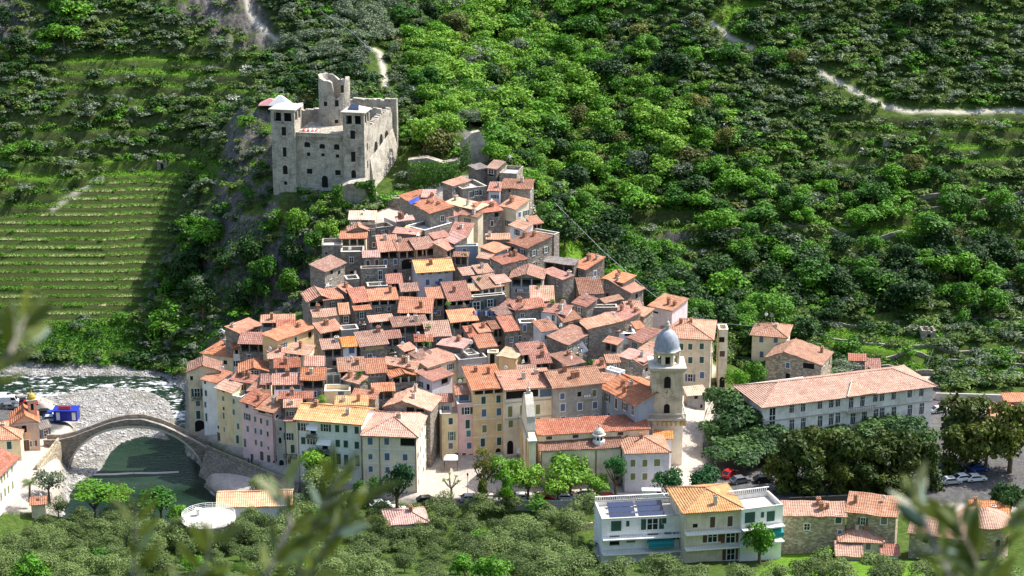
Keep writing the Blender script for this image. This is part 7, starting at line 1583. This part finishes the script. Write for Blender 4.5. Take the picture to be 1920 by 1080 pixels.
# ------------------------------------------------------------------ olive grove in front
KEEP = [[(1100, 935), (1480, 920), (1480, 1062), (1100, 1062)], [(1470, 930), (1910, 930), (1910, 1060), (1470, 1060)], [(0, 850), (60, 850), (115, 900), (100, 965), (0, 965)], [(335, 950), (448, 950), (448, 1000), (335, 1000)]]
cnt = 0; pts_ = []
for _ in range(6000):
    x, y = rs.uniform(-92, 92), rs.uniform(288, 352)
    if y > 349 and x > -60: continue
    if any((x-a)**2+(y-b)**2 < (4.6 if y > 330 else 5.2)**2 for a, b in pts_): continue
    z = float(hfun(x, y)); qx, qy = proj(x, y, z+2.5)
    if not (-40 < qx < 1960 and 905 < qy < 1125): continue
    if qx > 660 and qy < 942: continue
    if any(polymask(np.array([qx]), np.array([qy]), [(a, b+(0 if i > 2 else 0)) for a, b in K])[0] for i, K in enumerate(KEEP)): continue
    if 1100 < qx < 1480 and y < 331 and qy < 1075: continue
    if qx > 1480 and qy < 1072: continue
    if ((x-PY(391, 972, 336)[0])**2+(y-336)**2) < 44: continue
    pts_.append((x, y)); big_ = rs.uniform(4.4, 6.6)
    if 320 < qx < 460 and y < 334: big_ = 3.6
    if 700 < qx < 830 and y < 340: big_ = min(big_, 4.0)
    if 400 < qx < 560 and 336 < y < 344: big_ = 3.4
    side = 'far left of the grove' if qx < 320 else ('left half of the grove, near the water tank' if qx < 640 else ('middle of the grove below the square' if qx < 1100 else 'right part of the grove below the apartment block'))
    dp = 'front row' if qy > 1040 else ('second row' if qy > 990 else 'rear row')
    k_ = 'olive' if rs.rand() < .95 else 'broad'
    tree(k_, (x, y, z), big_*rs.uniform(1.05, 1.3), big_, ('silvery olive tree, ' if k_ == 'olive' else 'greener broadleaf tree, ')+dp+', '+side, 'grove trees: '+k_+', '+dp+', '+side, bark='barkg'); cnt += 1
print('grove', cnt)
for a in (('lime', 175, 922, 90, 36, 352, 'yellow green shrubs at the river edge by the left bank'), ('broad', 300, 930, 80, 40, 350, 'green shrubs on the river edge before the weir'), ('lime', 218, 925, 60, 30, 351, 'second yellow green shrub at the river edge'), ('broad', 1425, 1015, 56, 80, 318, 'tall bright tree before the right end of the apartment block'), ('ever', 905, 935, 30, 70, 347, 'slender climbing tree left of the plane trees'),
          ('broad', 950, 925, 30, 60, 347, 'slim ivy clad tree below the plane trees'), ('grey', 90, 905, 60, 60, 356, 'feathery grey tree right of the palm'), ('broad', 1560, 1050, 60, 40, 322, 'green shrub below the small cream cottage'), ('bush', 1005, 940, 60, 26, 346, 'low hedge under the square wall'), ('olive', 1660, 1062, 90, 50, 316, 'olive tree right of the small cream cottage'), ('olive', 1750, 1065, 90, 50, 315, 'olive tree below the round apse building'), ('olive', 1240, 1055, 90, 46, 312, 'olive tree masking the left foot of the apartment block')):
    tree_px(*a)
for i, a in enumerate(((560, 415, 50, 60, 459), (612, 432, 46, 50, 453), (590, 455, 40, 40, 450), (545, 470, 60, 60, 453), (500, 500, 60, 60, 452), (470, 470, 60, 70, 458), (545, 530, 50, 50, 446), (450, 560, 60, 60, 449), (520, 420, 40, 50, 464), (600, 395, 40, 36, 461), (480, 540, 50, 50, 449), (560, 575, 40, 30, 441), (320, 590, 70, 60, 456), (350, 500, 70, 70, 468), (300, 620, 60, 50, 455), (380, 560, 50, 60, 450))):
    tree_px('limeh' if i in (0, 1, 9) else ('dark' if i % 2 else 'broad'), *a, 'tree clinging to the crag between castle and lower village', 'trees on the crag')
for i, a in enumerate(((352, 1008, 76, 50, 331), (392, 1014, 80, 50, 330), (432, 1008, 70, 50, 331), (330, 985, 44, 44, 334), (458, 985, 60, 44, 336), (500, 978, 60, 42, 337), (540, 975, 60, 46, 337), (470, 960, 40, 30, 339), (735, 1006, 60, 40, 331), (785, 1004, 64, 44, 331), (815, 985, 44, 44, 335), (715, 985, 40, 44, 335))):
    tree_px('olive', *a, 'silvery olive in front of the tank and the hidden garden roofs', 'olives hiding the tank and garden roofs', bark='barkg')
for a in ((795, 245, 70, 60, 487, 'bushy yellow green tree beside the castle east wall'), (830, 262, 66, 56, 485, 'brownish bushy tree above the ivy wall'), (840, 235, 60, 46, 490, 'light green tree above the ivy wall')):
    tree_px('limeh' if 'light' in a[5] or 'yellow' in a[5] else 'brown', *a)
# agaves at the riverbank? reed clumps
# ------------------------------------------------------------------ blurred olive sprays close to the lens
lm, nt, b, N, L = newmat('leaf_near')
g_ = N('ShaderNodeNewGeometry'); cA = mixc(nt, g_.outputs['Random Per Island'], (.03, .05, .006), (.11, .135, .014)); cB = mixc(nt, g_.outputs['Random Per Island'], (.20, .28, .23), (.30, .38, .33))
L(mixc(nt, math_(nt, 'GREATER_THAN', math_(nt, 'FRACT', math_(nt, 'MULTIPLY', g_.outputs['Random Per Island'], 7.7)), .86), cA, cB), b.inputs['Base Color']); b.inputs['Roughness'].default_value = .45
tr = N('ShaderNodeBsdfTranslucent'); tr.inputs[0].default_value = (.25, .32, .05, 1); mx = N('ShaderNodeMixShader'); mx.inputs[0].default_value = .12; L(b.outputs[0], mx.inputs[1]); L(tr.outputs[0], mx.inputs[2]); L(mx.outputs[0], nt.nodes['Material Output'].inputs[0])
def spray(pts, n, lab, ln=.062, seed=1):
    rr = random.Random(seed); P3 = [Vector(PY(*p)) for p in pts]; b0 = P3[0].copy(); P3 = [p-b0 for p in P3]; s = MB(); s.tube(P3, [.004]*(len(P3)-1)+[.0015], M['barkg'], 5)
    root = thing('olive_branch', lab, 'branch', tuple(b0)); s.build('twig', root)
    lv = MB(); tot = len(P3)-1
    n = int(n*2.1)
    for i in range(n):
        t = (i+.5)/n*tot; k_ = min(int(t), tot-1); p = P3[k_].lerp(P3[k_+1], t-k_); ax = (P3[k_+1]-P3[k_]).normalized()
        for sd in (-1, 1):
            side = Vector((rr.uniform(-1, 1), rr.uniform(-.6, .6), rr.uniform(-1, 1))); side = (side-ax*side.dot(ax)).normalized()*sd
            d = (ax*rr.uniform(.55, 1.1)+side*rr.uniform(.4, .9)).normalized(); nn = d.cross(Vector((rr.uniform(-1, 1), rr.uniform(-1, 1), rr.uniform(-1, 1)))).normalized(); w = d.cross(nn); l_ = ln*rr.uniform(.7, 1.15); ww = l_*.13
            a = p+d*.004; lv.poly([a, a+d*l_*.3+w*ww, a+d*l_*.65+w*ww*.9, a+d*l_, a+d*l_*.65-w*ww*.9+nn*.002, a+d*l_*.3-w*ww+nn*.002], lm)
    lv.build('leaves', root)
spray([(575, 1180, 2.9), (560, 1060, 2.85), (600, 960, 2.8), (640, 880, 2.8)], 9, 'blurred olive spray rising before the long white house', seed=3)
spray([(520, 1180, 2.7), (500, 1080, 2.7), (545, 985, 2.75), (530, 900, 2.8)], 8, 'blurred olive spray left of the tallest one', seed=5)
spray([(560, 1120, 2.8), (620, 1010, 2.75), (680, 930, 2.75)], 6, 'blurred olive spray bending right over the grove', seed=8)
spray([(360, 1200, 2.6), (370, 1100, 2.6), (400, 1010, 2.6)], 5, 'blurred silvery leaves at the bottom below the water tank', seed=11)
spray([(240, 1190, 2.7), (250, 1090, 2.7), (255, 935, 2.7)], 5, 'thin blurred olive shoot at lower left', seed=12)
spray([(-40, 730, 2.3), (20, 660, 2.3), (50, 590, 2.35)], 5, 'blurred olive leaves at the left edge by the river', seed=15)
spray([(1790, 1180, 2.6), (1780, 1080, 2.6), (1740, 990, 2.65), (1715, 920, 2.7)], 9, 'blurred olive spray at lower right, left stem', seed=21)
spray([(1830, 1180, 2.5), (1830, 1060, 2.5), (1790, 965, 2.5)], 8, 'blurred olive spray at lower right, middle stem', seed=23)
spray([(1890, 1180, 2.7), (1850, 1070, 2.7), (1900, 960, 2.7)], 6, 'blurred olive spray at lower right, right stem', seed=27)
# ------------------------------------------------------------------ light, sky, camera
w = bpy.data.worlds.new('World'); S.world = w; w.use_nodes = True; nt = w.node_tree; bg = nt.nodes['Background']
EL, AZ = radians(54), radians(26)                          # sun height; turned back from +X
sk = nt.nodes.new('ShaderNodeTexSky'); sk.sky_type = 'NISHITA'; sk.sun_disc = False; sk.sun_elevation = EL; sk.sun_rotation = pi/2-AZ
sk.air_density = .8; sk.dust_density = 2.0; sk.ozone_density = .3; nt.links.new(sk.outputs[0], bg.inputs[0]); bg.inputs[1].default_value = .15
sl = bpy.data.lights.new('sun', 'SUN'); sl.energy = 3.6; sl.angle = radians(.55); sl.color = (1, .95, .87); so = bpy.data.objects.new('sun', sl); COL.objects.link(so)
ts = Vector((cos(EL)*cos(AZ), cos(EL)*sin(AZ), sin(EL))); so.rotation_euler = ts.to_track_quat('Z', 'Y').to_euler(); so.location = (150, 100, 300)
cd = bpy.data.cameras.new('camera'); co = bpy.data.objects.new('camera', cd); COL.objects.link(co); co.location = (0, 0, 150); co.rotation_euler = (pi/2-PITCH, 0, 0)
cd.sensor_width = 36; cd.lens = F*36/1920; cd.clip_end = 5000; cd.clip_start = .05; cd.dof.use_dof = True; cd.dof.focus_distance = 400; cd.dof.aperture_fstop = 5.6
S.camera = co
S.view_settings.view_transform = 'Standard'; S.view_settings.look = 'None'; S.view_settings.gamma = 1; S.view_settings.exposure = 1.2; S.view_settings.use_curve_mapping = False
